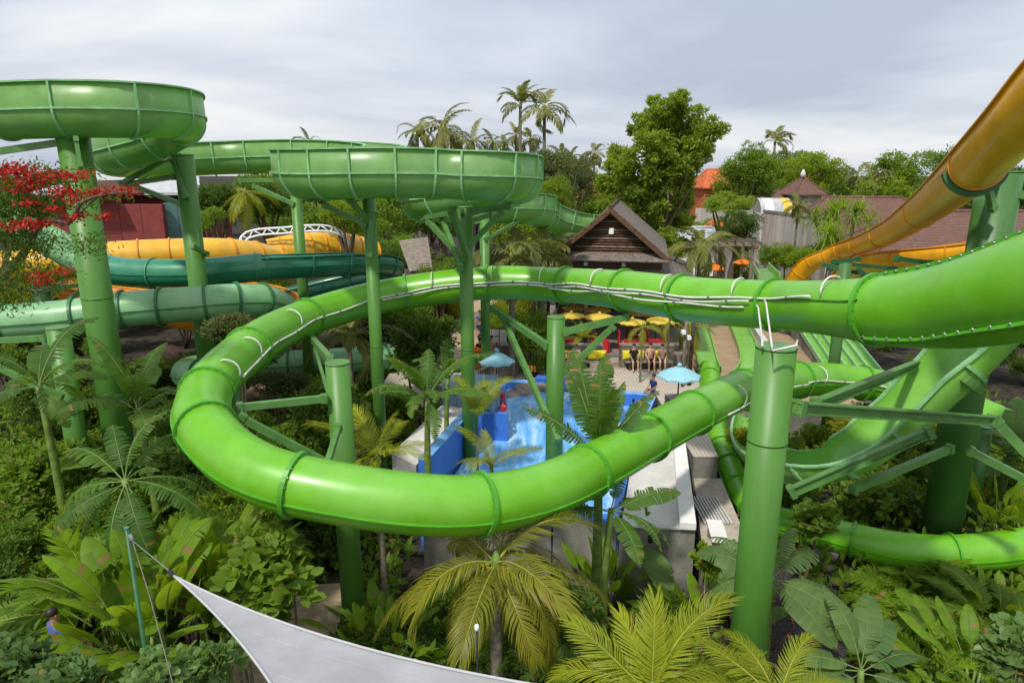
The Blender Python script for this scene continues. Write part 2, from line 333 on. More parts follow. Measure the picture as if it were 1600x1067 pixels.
patterned('deck_boards', 'X', (0.47, 0.41, 0.34), (0.30, 0.26, 0.22), 2.2, 0.8, var=0.12, scale=2.0)
patterned('shingle_rows', 'Z', (0.14, 0.115, 0.10), (0.06, 0.048, 0.042), 2.6, 0.85, var=0.35, scale=6.0)
patterned('tile_rows', 'Z', (0.15, 0.078, 0.058), (0.08, 0.042, 0.034), 1.6, 0.85, var=0.4, scale=2.5)
patterned('log_wall', 'Z', (0.13, 0.068, 0.038), (0.05, 0.026, 0.017), 2.4, 0.7, var=0.3, scale=4.0)

def water_mat():
    m = bpy.data.materials.new('pool_water'); m.use_nodes = True; nt = m.node_tree; p = nt.nodes['Principled BSDF']; N = nt.nodes.new; L = nt.links.new
    p.inputs['Roughness'].default_value = 0.12
    tc = N('ShaderNodeTexCoord'); n1 = N('ShaderNodeTexNoise'); n1.inputs['Scale'].default_value = 1.1; n1.inputs['Detail'].default_value = 10; n1.inputs['Roughness'].default_value = 0.72; n1.inputs['Distortion'].default_value = 0.6
    mp = N('ShaderNodeMapping'); mp.inputs['Scale'].default_value = (1.8, 0.4, 1); mp.inputs['Rotation'].default_value = (0, 0, R(-14)); L(tc.outputs['Object'], mp.inputs[0]); L(mp.outputs[0], n1.inputs[0])
    cr = N('ShaderNodeValToRGB'); e = cr.color_ramp.elements; e[0].position = 0.36; e[0].color = (0.06, 0.29, 0.70, 1); e[1].position = 0.70; e[1].color = (0.74, 0.82, 0.88, 1); k = e.new(0.53); k.color = (0.20, 0.48, 0.80, 1)
    L(n1.outputs[0], cr.inputs[0]); L(cr.outputs[0], p.inputs['Base Color'])
    nb = N('ShaderNodeTexNoise'); nb.inputs['Scale'].default_value = 7; nb.inputs['Detail'].default_value = 5; L(tc.outputs['Object'], nb.inputs[0])
    bp = N('ShaderNodeBump'); bp.inputs['Strength'].default_value = 0.5; bp.inputs['Distance'].default_value = 0.08; L(nb.outputs[0], bp.inputs['Height']); L(bp.outputs[0], p.inputs['Normal'])
    MATS['pool_water'] = m
    g = bpy.data.materials.new('clear_panel'); g.use_nodes = True; nt = g.node_tree; p = nt.nodes['Principled BSDF']; p.inputs['Base Color'].default_value = (0.55, 0.72, 0.86, 1); p.inputs['Roughness'].default_value = 0.08
    tr = nt.nodes.new('ShaderNodeBsdfTransparent'); tr.inputs[0].default_value = (0.72, 0.84, 0.95, 1); mx = nt.nodes.new('ShaderNodeMixShader'); mx.inputs[0].default_value = 0.62
    nt.links.new(p.outputs[0], mx.inputs[1]); nt.links.new(tr.outputs[0], mx.inputs[2]); nt.links.new(mx.outputs[0], nt.nodes['Material Output'].inputs[0]); MATS['clear_panel'] = g
water_mat()
M = MATS

# ------------------------------------------------------------------ terrain
def build_ground():
    xs = np.concatenate([np.linspace(-900, -60, 14)[:-1], np.linspace(-60, 60, 81), np.linspace(60, 900, 14)[1:]])
    ys = np.concatenate([np.linspace(-40, 0, 5)[:-1], np.linspace(0, 70, 71), np.linspace(70, 1500, 24)[1:]])
    v = np.array([(x, y, ground_z(x, y) - 0.02) for y in ys for x in xs]); nx, ny = len(xs), len(ys)
    f = np.array([(j * nx + i, j * nx + i + 1, (j + 1) * nx + i + 1, (j + 1) * nx + i) for j in range(ny - 1) for i in range(nx - 1)])
    tag(link('ground', np_mesh('ground', v, f, M['soil'], True)), kind='structure')
build_ground()
def patch(name, pts, z, mat_, kind='structure', n=10):
    """a thin sheet that follows the ground inside a quad of world xy corners"""
    a, b, c, d = [Vector((p[0], p[1])) for p in pts]; v = []; f = []
    for j in range(n + 1):
        for i in range(n + 1):
            p = (a * (1 - i / n) + b * (i / n)) * (1 - j / n) + (d * (1 - i / n) + c * (i / n)) * (j / n)
            v.append((p[0], p[1], ground_z(p[0], p[1]) + z))
    for j in range(n):
        for i in range(n): f.append((j * (n + 1) + i, j * (n + 1) + i + 1, (j + 1) * (n + 1) + i + 1, (j + 1) * (n + 1) + i))
    return tag(link(name, np_mesh(name, np.array(v), np.array(f), mat_, True)), kind=kind)
patch('gravel_bed', [(5.6, 9.0), (12.0, 9.0), (13.5, 22.0), (6.3, 22.5)], 0.03, M['gravel'], n=24)
patch('garden_path', [(-7.4, 9.0), (-4.8, 9.0), (-4.7, 18.0), (-6.9, 18.0)], 0.03, M['path_stone'], n=16)
patch('entrance_path', [(-4.0, 33.0), (0.2, 33.0), (0.5, 62.0), (-3.2, 62.0)], 0.06, M['path_stone'], n=16)

# ------------------------------------------------------------------ slides: sweep builder
def catmull(P, step=0.22):
    """P: list of (Vector, radius); returns evenly resampled centre points and radii"""
    pts = [P[0]] + list(P) + [P[-1]]; dense = []
    for i in range(1, len(pts) - 2):
        p0, p1, p2, p3 = [np.array((*pts[k][0], pts[k][1])) for k in (i - 1, i, i + 1, i + 2)]
        t0 = 0.0; al = 0.5
        def nxt(t, a, b): return t + max(1e-4, np.linalg.norm((b - a)[:3])) ** al
        if i == 1: p0 = 2 * p1 - p2
        if i == len(pts) - 3: p3 = 2 * p2 - p1
        t1 = nxt(t0, p0, p1); t2 = nxt(t1, p1, p2); t3 = nxt(t2, p2, p3)
        for t in np.linspace(t1, t2, 24, endpoint=False):
            a1 = (t1 - t) / (t1 - t0) * p0 + (t - t0) / (t1 - t0) * p1; a2 = (t2 - t) / (t2 - t1) * p1 + (t - t1) / (t2 - t1) * p2; a3 = (t3 - t) / (t3 - t2) * p2 + (t - t2) / (t3 - t2) * p3
            b1 = (t2 - t) / (t2 - t0) * a1 + (t - t0) / (t2 - t0) * a2; b2 = (t3 - t) / (t3 - t1) * a2 + (t - t1) / (t3 - t1) * a3
            dense.append((t2 - t) / (t2 - t1) * b1 + (t - t1) / (t2 - t1) * b2)
    dense.append(np.array((*pts[-1][0], pts[-1][1]))); D = np.array(dense)
    # soften
    for _ in range(10): D[1:-1] = 0.25 * D[:-2] + 0.5 * D[1:-1] + 0.25 * D[2:]
    s = np.concatenate([[0], np.cumsum(np.linalg.norm(np.diff(D[:, :3], axis=0), axis=1))]); n = max(2, int(s[-1] / step)); t = np.linspace(0, s[-1], n + 1)
    return np.stack([np.interp(t, s, D[:, k]) for k in range(4)], 1), t
class Path:
    def __init__(s, P, step=0.22):
        D, s.t = catmull(P, step); s.p = D[:, :3]; s.r = D[:, 3]; s.L = s.t[-1]
        tg = np.gradient(s.p, axis=0); tg /= np.linalg.norm(tg, axis=1)[:, None]
        sd = np.cross(tg, (0, 0, 1)); sd /= np.linalg.norm(sd, axis=1)[:, None]
        s.tg, s.sd, s.up = tg, sd, np.cross(sd, tg)
    def at(s, x):
        i = min(len(s.t) - 1, max(0, int(np.searchsorted(s.t, x)))); return i
    def ip(s, x):
        f = lambda a: np.array([np.interp(x, s.t, a[:, k]) for k in range(3)])
        return f(s.p), f(s.tg), f(s.sd), f(s.up), float(np.interp(x, s.t, s.r))
    def near(s, px, py):
        """arc position whose image is nearest to a photo pixel"""
        best = None
        for i, p in enumerate(s.p):
            d = p[1] * CP - (p[2] - CAM_Z) * SP
            if d < 0.5: continue
            x = 800 + FPX * p[0] / d; y = 533.5 - FPX * (p[1] * SP + (p[2] - CAM_Z) * CP) / d
            e = (x - px) ** 2 + (y - py) ** 2
            if best is None or e < best[0]: best = (e, s.t[i])
        return best[1]
def bank(P, keys):
    """roll the slide about its own line; keys = [(arc position, degrees)], positive lifts the left side"""
    x, a = zip(*sorted(keys)); ph = np.radians(np.interp(P.t, x, a))[:, None]; sd, up = P.sd.copy(), P.up.copy()
    P.sd = sd * np.cos(ph) - up * np.sin(ph); P.up = up * np.cos(ph) + sd * np.sin(ph); return P
def prof_tube(n=30): return [(math.sin(2 * math.pi * k / n), math.cos(2 * math.pi * k / n)) for k in range(n)]
def prof_flume(wl, wr, n=16, th=0.03):
    """U shell, unit radius: right rim down and round to the left rim, then back inside"""
    o = [(1.0, wr)] + [(math.cos(a), math.sin(a)) for a in np.linspace(0, -math.pi, n)] + [(-1.0, wl)]
    k = 1 - th; i = [(x * k, z if z > 0.05 else z * k) for x, z in o[::-1]]
    return o, i
def sweep(P, s0, s1, loop, closed=True, sc=1.0, step=0.22):
    n = max(2, int(round((s1 - s0) / step))); v = []; m = len(loop)
    for x in np.linspace(s0, s1, n + 1):
        c, t, sd, up, r = P.ip(x)
        for a, b in loop: v.append(c + (sd * a + up * b) * r * sc)
    f = []
    for i in range(n):
        for k in range(m if closed else m - 1):
            k2 = (k + 1) % m; f.append((i * m + k, i * m + k2, (i + 1) * m + k2, (i + 1) * m + k))
    return v, f
def add_sweep(P, s0, s1, loop, closed=True, mb=None, smooth_=True, caps=False):
    mb = mb or MB(); v, f = sweep(P, s0, s1, loop, closed); mb.add(v, f, smooth_)
    return mb
def rect_at(ang, r0, r1, w):
    """small rectangle lying at an angle (0 up, 90 right) of the unit circle, radial r0..r1, width w (units of radius)"""
    a = R(ang); dx, dz = math.sin(a), math.cos(a); tx, tz = math.cos(a), -math.sin(a)
    return [(dx * r0 + tx * w, dz * r0 + tz * w), (dx * r1 + tx * w, dz * r1 + tz * w), (dx * r1 - tx * w, dz * r1 - tz * w), (dx * r0 - tx * w, dz * r0 - tz * w)]
def ring(P, x, loop_in, grow, w, closed):
    """flange: outline loop scaled from 1 to 1+grow, w metres long"""
    c, t, sd, up, r = P.ip(x); v = []; m = len(loop_in)
    for dt in (-w / 2, w / 2):
        for g in (0.985, 1 + grow):
            for a, b in loop_in: v.append(c + t * dt + (sd * a * g + up * (b * g if b < 0.02 or closed else b)) * r)
    f = []
    for k in range(m if closed else m - 1):
        k2 = (k + 1) % m
        A, B, C_, D_ = [(q * m + k, q * m + k2) for q in range(4)]
        f += [(A[0], A[1], B[1], B[0]), (B[0], B[1], D_[1], D_[0]), (D_[0], D_[1], C_[1], C_[0])]
    if not closed: f += [(0, m, 3 * m, 2 * m), (m - 1, 2 * m - 1, 4 * m - 1, 3 * m - 1)[::-1]]
    return v, f
def bolts(P, x, n, rr, w, size):
    mb = MB(); c, t, sd, up, r = P.ip(x)
    for k in range(n):
        a = 2 * math.pi * (k + 0.5) / n; o = (sd * math.sin(a) + up * math.cos(a)) * r * rr
        mb.beam(c + o - t * (w / 2 + size * .6), c + o + t * (w / 2 + size * .6), size, size, Vector(o))
    return mb
def make_slide(name, label, P, kind, mats, joints, group=None, wl=0.95, wr=0.95, seam=(90, 270), seam_r=1.07, bolt=0, grow=0.10, ringw=0.07, mid=True, cat='water slide', root=None):
    """slide > section (> seam_flange / rim), flange (> bolt_heads)"""
    root = root or empty(name, P.p[-1], label, cat, group)
    shell, rim = mats; edges = [0.0] + sorted(x for x in joints if 0.05 < x < P.L - 0.05) + [P.L]
    if kind == 'tube': loop = prof_tube(); closed = True
    else:
        o, i = prof_flume(wl, wr); loop = o + i; closed = True
    for s0, s1 in zip(edges[:-1], edges[1:]):
        sec = add_sweep(P, s0, s1, loop).build('tube_section' if kind == 'tube' else 'flume_section', shell, root)
        if kind == 'tube':
            for a in seam:
                add_sweep(P, s0 + .02, s1 - .02, rect_at(a, 0.98, seam_r, 0.022), smooth_=False).build('seam_flange', rim, sec)
        else:
            for sg, wv in ((1, wr), (-1, wl)):
                q = [(sg * 0.95, wv + 0.012), (sg * 1.09, wv + 0.012), (sg * 1.09, wv - 0.05), (sg * 0.95, wv - 0.05)]
                add_sweep(P, s0, s1, q[::sg], smooth_=False).build('rim', rim, sec)
                if mid: add_sweep(P, s0 + .02, s1 - .02, [(sg * 0.99, 0.05), (sg * 1.085, 0.05), (sg * 1.085, -0.02), (sg * 0.99, -0.02)][::sg], smooth_=False).build('seam_flange', rim, sec)
    for x in joints:
        if not 0.05 < x < P.L - 0.05: continue
        mb = MB(); lp = prof_tube(36) if kind == 'tube' else prof_flume(wl, wr, 20)[0]
        v, f = ring(P, x, lp, grow, ringw, kind == 'tube'); mb.add(v, f)
        fl = mb.build('flange', rim, root)
        if bolt and kind == 'tube':
            tag(bolts(P, x, bolt, 1 + grow * .55, ringw, 0.028).build('bolt_heads', M['bolt'], fl), kind='stuff')
    return root
def even(P, gap, a=0.0): return list(np.arange(a + gap, P.L, gap))
def pp(l, r): return [(W(q[0], q[1], q[2]), q[3] if len(q) > 3 else r) for q in l]

def cut(P, s0, s1):
    q = Path.__new__(Path); x = np.linspace(s0, s1, max(3, int((s1 - s0) / .22))); I = [P.ip(a) for a in x]
    q.p = np.array([i[0] for i in I]); q.tg = np.array([i[1] for i in I]); q.sd = np.array([i[2] for i in I]); q.up = np.array([i[3] for i in I]); q.r = np.array([i[4] for i in I]); q.t = x - s0; q.L = s1 - s0; return q
# main bright green tube
A_PTS = [(1800, 395, 9.5, .93), (1600, 452, 11.2, .86), (1480, 479, 12.8, .80), (1380, 485, 14.2, .72), (1300, 481, 15.4, .63), (1220, 477, 17.3, .63), (1100, 470, 19.3, .65), (980, 454, 21.5), (870, 445, 24.8), (760, 442, 25.4), (600, 463, 25.5), (500, 490, 23.5), (430, 519, 21), (370, 561, 18), (327, 606, 16), (318, 662, 14.2), (400, 737, 12.9), (550, 774, 12.6), (700, 790, 12.8), (790, 782, 13.4), (860, 763, 14.2), (930, 730, 15.4), (1000, 690, 17), (1080, 647, 19.2), (1150, 613, 21.5), (1210, 597, 23.5), (1300, 593, 25.5), (1380, 604, 26), (1460, 622, 25.2), (1560, 662, 23.6), (1700, 740, 21)]
A = Path(pp([q if len(q) > 3 else (*q, .57 if q[2] < 16.5 else .59 if q[2] < 20 else .62) for q in A_PTS], 0.6))
bank(A, [(0, 24), (A.near(1300, 480), 20), (A.near(980, 454), 10), (A.near(600, 463), 8), (A.near(327, 606), 0), (A.near(550, 774), 12), (A.near(860, 763), 14), (A.near(1080, 647), 18), (A.near(1300, 593), 4), (A.L, 0)])
A_RING_PX = [(1370, 485), (1210, 477), (1065, 466), (975, 455), (885, 446), (765, 442), (633, 457), (483, 497), (388, 545), (318, 610), (322, 668), (462, 757), (755, 788), (920, 735), (1015, 680), (1085, 645), (1160, 608), (1245, 594), (1350, 600), (1470, 628)]
A_J = sorted(A.near(*q) for q in A_RING_PX)
sA0 = A_J[0] - .14; A0 = cut(A, 0, sA0); A1 = cut(A, sA0, A.L)
tube_a = make_slide('tube_slide', 'bright green closed tube slide looping round across the front of the picture', A1, 'tube', (M['tube_green'], M['tube_rim']), [x - sA0 for x in A_J], bolt=22, grow=0.12, ringw=0.09)
make_slide(None, None, A0, 'tube', (M['tube_green'], M['tube_rim']), [], root=tube_a, seam=(338, 205), seam_r=1.12)
def seam_bolts(P, ang, rr, gap, root):
    mb = MB(); a = R(ang)
    for x in np.arange(.1, P.L, gap):
        c, t, sd, up, r = P.ip(x); o = (sd * math.sin(a) + up * math.cos(a)); q = (sd * math.cos(a) - up * math.sin(a)); p = c + o * r * rr; mb.tube([p - q * .075, p + q * .075], .024, 6)
    tag(mb.build('bolt_heads', M['bolt'], root), kind='stuff')
seam_bolts(A0, 338, 1.065, .26, tube_a); seam_bolts(A0, 205, 1.065, .3, tube_a)
def slide_pipe(P, s0, s1, ang, rr, rad, name='water_pipe', clips=True, root=None, wob=0.03):
    pts = []; n = int((s1 - s0) / 0.25); ph = random.random() * 6
    for i in range(n + 1):
        x = s0 + (s1 - s0) * i / n; c, t, sd, up, r = P.ip(x); a = R(ang + 2.2 * math.sin(i * .5 + ph)); pts.append(c + (sd * math.sin(a) + up * math.cos(a)) * (r * rr + wob * math.sin(i * .33 + ph)))
    o = MB().tube(pts, rad, 8).build(name, M['pipe_grey'], root)
    if clips:
        for i in range(3, n, 6):
            c = Vector(pts[i]); t = (Vector(pts[min(i + 1, n)]) - c).normalized()
            MB().tube([c - t * .04, c + t * .04], rad * 1.45, 8).build('pipe_clip', M['pipe_clip'], o)
    return o
s_a, s_b = A.near(1305, 475), A.near(345, 600)
slide_pipe(A, s_a, s_b, 272, 1.11, 0.029, root=tube_a)
slide_pipe(A, A.near(1200, 470), A.near(570, 470), 264, 1.11, 0.026, root=tube_a)
slide_pipe(A, A.near(1185, 480), A.near(880, 445), 255, 1.11, 0.026, root=tube_a)
slide_pipe(A, A.near(1110, 640), A.near(1235, 595), 82, 1.10, 0.026, root=tube_a)
slide_pipe(A, A.near(1235, 595), A.near(1440, 618), 76, 1.10, 0.026, root=tube_a)
def hook(P, x, sg, root):
    """small spray pipe that climbs from the side pipe over the top of the tube"""
    c, t, sd, up, r = P.ip(x); pts = []
    for k, a in enumerate(np.linspace(82, 28, 7)):
        g = 1.10 + 0.16 * math.sin(math.pi * k / 6); a = R(a); pts.append(c + (sd * sg * math.sin(a) + up * math.cos(a)) * r * g)
    pts.append(c + (sd * sg * math.sin(R(24)) + up * math.cos(R(24))) * r * 1.0)
    MB().tube(pts, 0.022, 6).build('spray_pipe', M['pipe_grey'], root)
for q in [(1310, 478), (1165, 470), (1055, 462), (950, 450), (855, 443), (770, 442), (680, 450), (570, 470), (440, 515), (372, 560), (335, 600)]: hook(A, A.near(*q), -1, tube_a)
for q in [(1130, 622), (1262, 593), (1370, 602)]: hook(A, A.near(*q), 1, tube_a)

# lower right: run of the same tube that returns below and runs out to the left lane
F = Path(pp([(1800, 795, 19.5, .56), (1640, 846, 19.6, .54), (1500, 864, 19.8, .53), (1400, 858, 20.0, .52), (1320, 840, 20.6, .50), (1250, 822, 21.4, .48), (1195, 808, 22.2, .47), (1162, 775, 23.2, .46), (1143, 735, 24.6, .45), (1124, 690, 26.6, .45), (1112, 645, 29.2, .45), (1110, 600, 31.5, .45), (1107, 575, 33.2, .45)], .5))
make_slide('tube_slide', 'low green tube slide bending behind the round-leaved bush towards the brick lanes', F, 'tube', (M['tube_green'], M['tube_rim']), [F.near(*q) for q in [(1490, 864), (1330, 842), (1170, 790), (1154, 757), (1140, 725), (1127, 700), (1117, 668), (1110, 590)]], bolt=0, grow=0.13)

# lower right open half pipe
B = Path(pp([(1760, 300, 16.0, 1.02), (1660, 385, 16.3, 1.02), (1600, 436, 16.5, 1.01), (1540, 490, 16.8, 1.0), (1481, 551, 17.1, .99), (1437, 594, 17.4, .96), (1385, 648, 17.8, .91), (1320, 696, 18.3, .84), (1272, 711, 18.8, .79), (1234, 713, 19.7, .76), (1200, 706, 21.2, .72), (1178, 690, 23.2, .66), (1170, 668, 25.4, .60), (1172, 640, 28, .55), (1163, 600, 31.4, .55)], .8))
bank(B, [(0, 2), (B.near(1481, 551), 2), (B.near(1385, 648), -2), (B.near(1272, 711), -8), (B.near(1178, 690), 0), (B.L, 0)])
flume_b = make_slide('flume_slide', 'green open half pipe dropping below the big tube at right', B, 'flume', (M['flume_low'], M['flume_rim']), [B.near(*q) for q in [(1600, 436), (1476, 556), (1375, 656), (1312, 699), (1268, 711), (1236, 713), (1175, 685), (1172, 650), (1168, 620)]], wl=0.03, wr=0.06, mid=False, grow=0.07, ringw=.09)
v, f = ring(B, B.near(1470, 562), [(math.cos(a), math.sin(a)) for a in np.linspace(R(-165), R(-15), 18)], 0.2, 0.2, False)
MB().add(v, f).build('saddle', M['steel_green'], flume_b)

# high open flume on the left and centre (one long snake)
C_PTS = [(-240, 158, 21.5), (-120, 170, 20), (0, 176, 19), (110, 173, 18.6), (200, 174, 18.9), (262, 178, 20.3), (283, 188, 22.0), (258, 208, 23.2), (215, 227, 23.4), (178, 239, 24.2), (180, 247, 26.6), (235, 251, 29.2), (360, 247, 30.8), (460, 245, 30.2), (550, 248, 29.0), (600, 255, 27.2), (585, 262, 25.0), (530, 266, 23.6), (480, 268, 22.6), (462, 270, 21.3), (500, 272, 20.2), (580, 271, 19.8), (650, 271, 20.0), (700, 273, 20.25), (750, 275, 20.2), (792, 277, 20.9), (812, 282, 22.6), (790, 292, 24.2), (730, 302, 25.0), (680, 310, 25.6), (655, 317, 27.4), (680, 321, 29.6), (740, 323, 30.4), (810, 325, 31.4), (845, 329, 33.8), (850, 338, 36.6), (890, 351, 38.4), (935, 356, 39.6), (975, 366, 41)]
C = Path(pp(C_PTS, 0.72), 0.25)
C_RING_PX = [(10, 176), (115, 173), (205, 174), (262, 179), (283, 190), (240, 218), (200, 232), (178, 241), (215, 250), (330, 248), (400, 246), (470, 245), (530, 247)]
C_J = [C.near(*q) for q in C_RING_PX]; s_c2 = C.near(500, 273)
C_J += list(np.arange(s_c2 - 0.9, s_c2 + 8.2, 1.05)) + list(np.arange(s_c2 + 9.0, C.L, 1.6)) + list(np.arange(C.near(565, 252) + .5, s_c2 - 1.5, 1.8))
make_slide('flume_slide', 'high green open flume snaking across the sky at upper left and centre', C, 'flume', (M['flume_green'], M['flume_rim']), C_J, wl=0.98, wr=0.98, grow=0.08, ringw=0.06)

# teal flume and tube at the left
D = Path(pp([(-120, 300, 27, .62), (0, 345, 27.5, .62), (70, 372, 28, .62), (120, 402, 28.3, .62), (175, 422, 28.2, .58), (260, 427, 28, .58), (340, 424, 28, .58), (400, 418, 28.2, .58), (470, 414, 29, .56), (540, 411, 30.5, .56), (597, 413, 33, .56), (612, 424, 35.6, .56), (575, 436, 37, .56), (520, 447, 37.4, .56), (465, 460, 37, .56), (380, 480, 36, .56)], .58), 0.25)
d1, d2 = D.near(165, 420), D.near(408, 418)
teal = make_slide('flume_slide', 'dark teal slide running from the red flowers to a hairpin behind the columns', cut(D, d1, d2), 'tube', (M['teal_green'], M['teal_rim']), even(cut(D, d1, d2), 2.1), grow=0.08)
make_slide(None, None, cut(D, 0, d1 + .02), 'flume', (M['pale_tube'], M['flume_rim']), [2.5, 5.0], root=teal, wl=0.7, wr=0.7, mid=False)
D3 = cut(D, d2 - .02, D.L)
make_slide(None, None, D3, 'flume', (M['teal_green'], M['teal_rim']), even(D3, 1.7, -1.5), root=teal, wl=0.75, wr=0.75)

# pale tube at the left below it
H = Path(pp([(-150, 520, 23.5), (0, 505, 23.6), (100, 497, 23.8), (190, 484, 24.2), (290, 476, 24.6), (370, 470, 25.2), (425, 474, 26.4), (448, 495, 27.4), (430, 532, 27.4), (380, 566, 27.2), (325, 585, 27.6), (292, 584, 29.2), (310, 576, 31.2), (370, 572, 32.2), (450, 568, 32.5), (560, 562, 33), (640, 553, 34.2), (700, 548, 35.5)], .63), 0.25)
make_slide('tube_slide', 'pale green tube slide crossing behind the thick cut-off post at left', H, 'tube', (M['pale_tube'], M['pale_rim']), [H.near(*q) for q in [(10, 504), (120, 495), (195, 484), (255, 479), (325, 474), (370, 470), (408, 471), (445, 490), (415, 545), (320, 585), (450, 568), (600, 558), (660, 552)]], grow=0.13, ringw=0.09)

# yellow slides
Y2 = Path(pp([(1780, -30, 10.5), (1680, 85, 11.3), (1600, 182, 12.6), (1530, 255, 14.8), (1465, 312, 20), (1440, 330, 23), (1400, 357, 28.5), (1350, 379, 34), (1310, 391, 37), (1280, 402, 38), (1258, 418, 39), (1240, 445, 40), (1228, 480, 41)], .54))
yel = make_slide('flume_slide', 'orange yellow open flume sweeping down from the upper right corner', Y2, 'flume', (M['yellow_flume'], M['yellow_rim']), [Y2.near(*q) for q in [(1530, 255), (1440, 330), (1380, 368), (1343, 383), (1316, 390), (1290, 398), (1270, 408), (1252, 425)]], wl=0.42, wr=0.1, mid=False, grow=0.06)
v, f = ring(Y2, Y2.near(1523, 262), [(math.cos(a), math.sin(a)) for a in np.linspace(R(-165), R(-15), 18)], 0.2, 0.2, False)
MB().add(v, f).build('saddle', M['steel_dark'], yel)
Y3 = Path(pp([(1800, 330, 26, .6), (1700, 352, 27, .6), (1600, 373, 28, .6), (1520, 389, 29, .6), (1440, 398, 30.5, .6), (1380, 405, 32.5, .6), (1340, 418, 35, .6), (1318, 440, 37.5, .6), (1308, 470, 39, .6)], .6))
make_slide('flume_slide', 'second orange yellow flume lying level behind the sweeping one', Y3, 'flume', (M['yellow_flume'], M['yellow_rim']), even(Y3, 2.2), wl=0.5, wr=0.5, mid=False, grow=0.06)
Y1 = Path(pp([(-160, 430, 33, .85), (-40, 425, 34, .85), (60, 414, 35, .85), (170, 403, 36, .85), (260, 398, 37, .85), (340, 396, 38, .85), (405, 402, 40, .85), (440, 415, 42, .85)], .85), 0.3)
make_slide('tube_slide', 'fat yellow ribbed tube slide behind the left columns', Y1, 'tube', (M['yellow_tube'], M['yellow_rim']), even(Y1, 1.5), grow=0.08, seam=())
Y4 = Path(pp([(100, 455, 31, .95), (150, 463, 31.5, .95), (230, 472, 31, .95), (320, 487, 30.5, .95), (395, 500, 31.5, .95), (440, 478, 34.5, .95), (400, 458, 37, .95), (330, 452, 38, .95)], .95), 0.3)
make_slide('flume_slide', 'wide orange flume curling low behind the pale green tube', Y4, 'flume', (M['orange_flume'], M['yellow_rim']), even(Y4, 2.4), wl=0.35, wr=0.35, mid=False, grow=0.05)
Y5 = Path(pp([(420, 398, 44, 1.0), (480, 388, 45, 1.05), (530, 388, 46.5, 1.05), (580, 396, 49, 1.0)], 1.0), 0.3)
make_slide('tube_slide', 'short yellow ribbed tunnel under the white curved truss', Y5, 'tube', (M['yellow_tube'], M['yellow_rim']), even(Y5, 0.85), grow=0.06, seam=())

# ------------------------------------------------------------------ slide columns and braces
def column(label, top, d, r, zb=None, m='column_green', capm='steel_green', braces=(), bands=(), head=None, name='support_column'):
    t = W(top[0], top[1], d); zb = ground_z(t.x, t.y) - 0.2 if zb is None else zb
    root = empty(name, (t.x, t.y, zb), label, 'support column', 'steel columns that carry the slides'); root['kind'] = 'thing'
    MB().tube([(t.x, t.y, zb), (t.x, t.y, t.z - .02)], r, 28).build('shaft', M[m], root)
    MB().tube([(t.x, t.y, t.z - .03), (t.x, t.y, t.z + .01)], r * 1.02, 28).build('end_cap', M[capm], root)
    for z in bands: MB().tube([(t.x, t.y, z - .02), (t.x, t.y, z + .02)], r * 1.025, 28).build('weld_band', M[m], root)
    for b in braces:
        (p, dp), (q, dq), w, h = b[:4]; a, e = W(*p, dp), W(*q, dq)
        o = (MB().ibeam(a, e, w, h, 0.03) if len(b) > 4 else MB().beam(a, e, w, h)).build('brace', M['steel_green' if capm == 'steel_green' else capm], root)
        for q_ in (a, e):
            t_ = (e - a).normalized() * (1 if q_ is a else -1); MB().beam(q_ + t_ * .02, q_ + t_ * .16, w * 1.25, h * 1.3).build('end_plate', M['steel_green' if capm == 'steel_green' else capm], o)
    return root
column('bright cut-off column inside the front loop, left one', (527, 566), 16.2, .285, braces=[
    (((368, 637), 15.4), ((512, 622), 16.1), .14, .16), (((372, 650), 14.8), ((520, 728), 15.6), .14, .16), (((487, 528), 22.4), ((516, 562), 16.4), .15, .17), (((492, 545), 20.5), ((520, 640), 16.2), .08, .1), (((530, 665), 15.9), ((505, 745), 13.9), .12, .14)], bands=(4.6,))
column('bright cut-off column in the middle of the front loop', (869, 495), 22.0, .29, zb=0.5, braces=[
    (((768, 481), 24.9), ((858, 542), 22.1), .17, .20), (((784, 492), 24.4), ((872, 690), 21.4), .16, .18), (((880, 519), 22.0), ((984, 494), 21.6), .2, .2), (((884, 582), 22.0), ((960, 508), 21.7), .15, .17)], bands=(3.6,))
column('tall column under the big tube at right, with pipes over its top', (1213, 541), 11.9, .345, zb=0.0, braces=[
    (((1244, 637), 12.0), ((1552, 657), 16.6), .18, .22, 1), (((1272, 634), 12.6), ((1450, 562), 19.2), .17, .21, 1)], bands=(7.3,))
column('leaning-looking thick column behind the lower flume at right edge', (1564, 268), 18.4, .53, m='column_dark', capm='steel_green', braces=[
    (((1535, 250), 17.2), ((1552, 330), 17.9), .14, .18), (((1487, 700), 19.2), ((1330, 765), 17.6), .17, .2), (((1458, 672), 16.2), ((1232, 770), 17.2), .19, .24, 1), (((1512, 702), 19.0), ((1680, 790), 18.2), .18, .2), (((1553, 655), 16.6), ((1640, 745), 16.4), .19, .22), (((1575, 300), 18.2), ((1700, 330), 18.2), .2, .2), (((1560, 278), 18.2), ((1526, 266), 14.9), .2, .24)])
column('very thick column standing behind the red flowers', (114, 212), 19.0, .42, bands=(8.4,), braces=[(((100, 222), 18.9), ((-60, 245), 19.0), .16, .18), (((118, 215), 18.5), ((126, 265), 18.5), .1, .3)])
column('column in front of the maroon building, under the high flume', (287, 242), 25.0, .345, bands=(6.0,), braces=[
    (((280, 246), 24.8), ((143, 245), 26.2), .2, .22), (((265, 245), 24.6), ((188, 288), 26.0), .14, .16), (((270, 248), 24.8), ((292, 310), 25.0), .14, .16), (((275, 276), 25.3), ((195, 288), 26.0), .16, .18), (((285, 320), 25.2), ((207, 290), 26.0), .14, .16), (((300, 385), 25.0), ((325, 398), 26), .12, .14)])
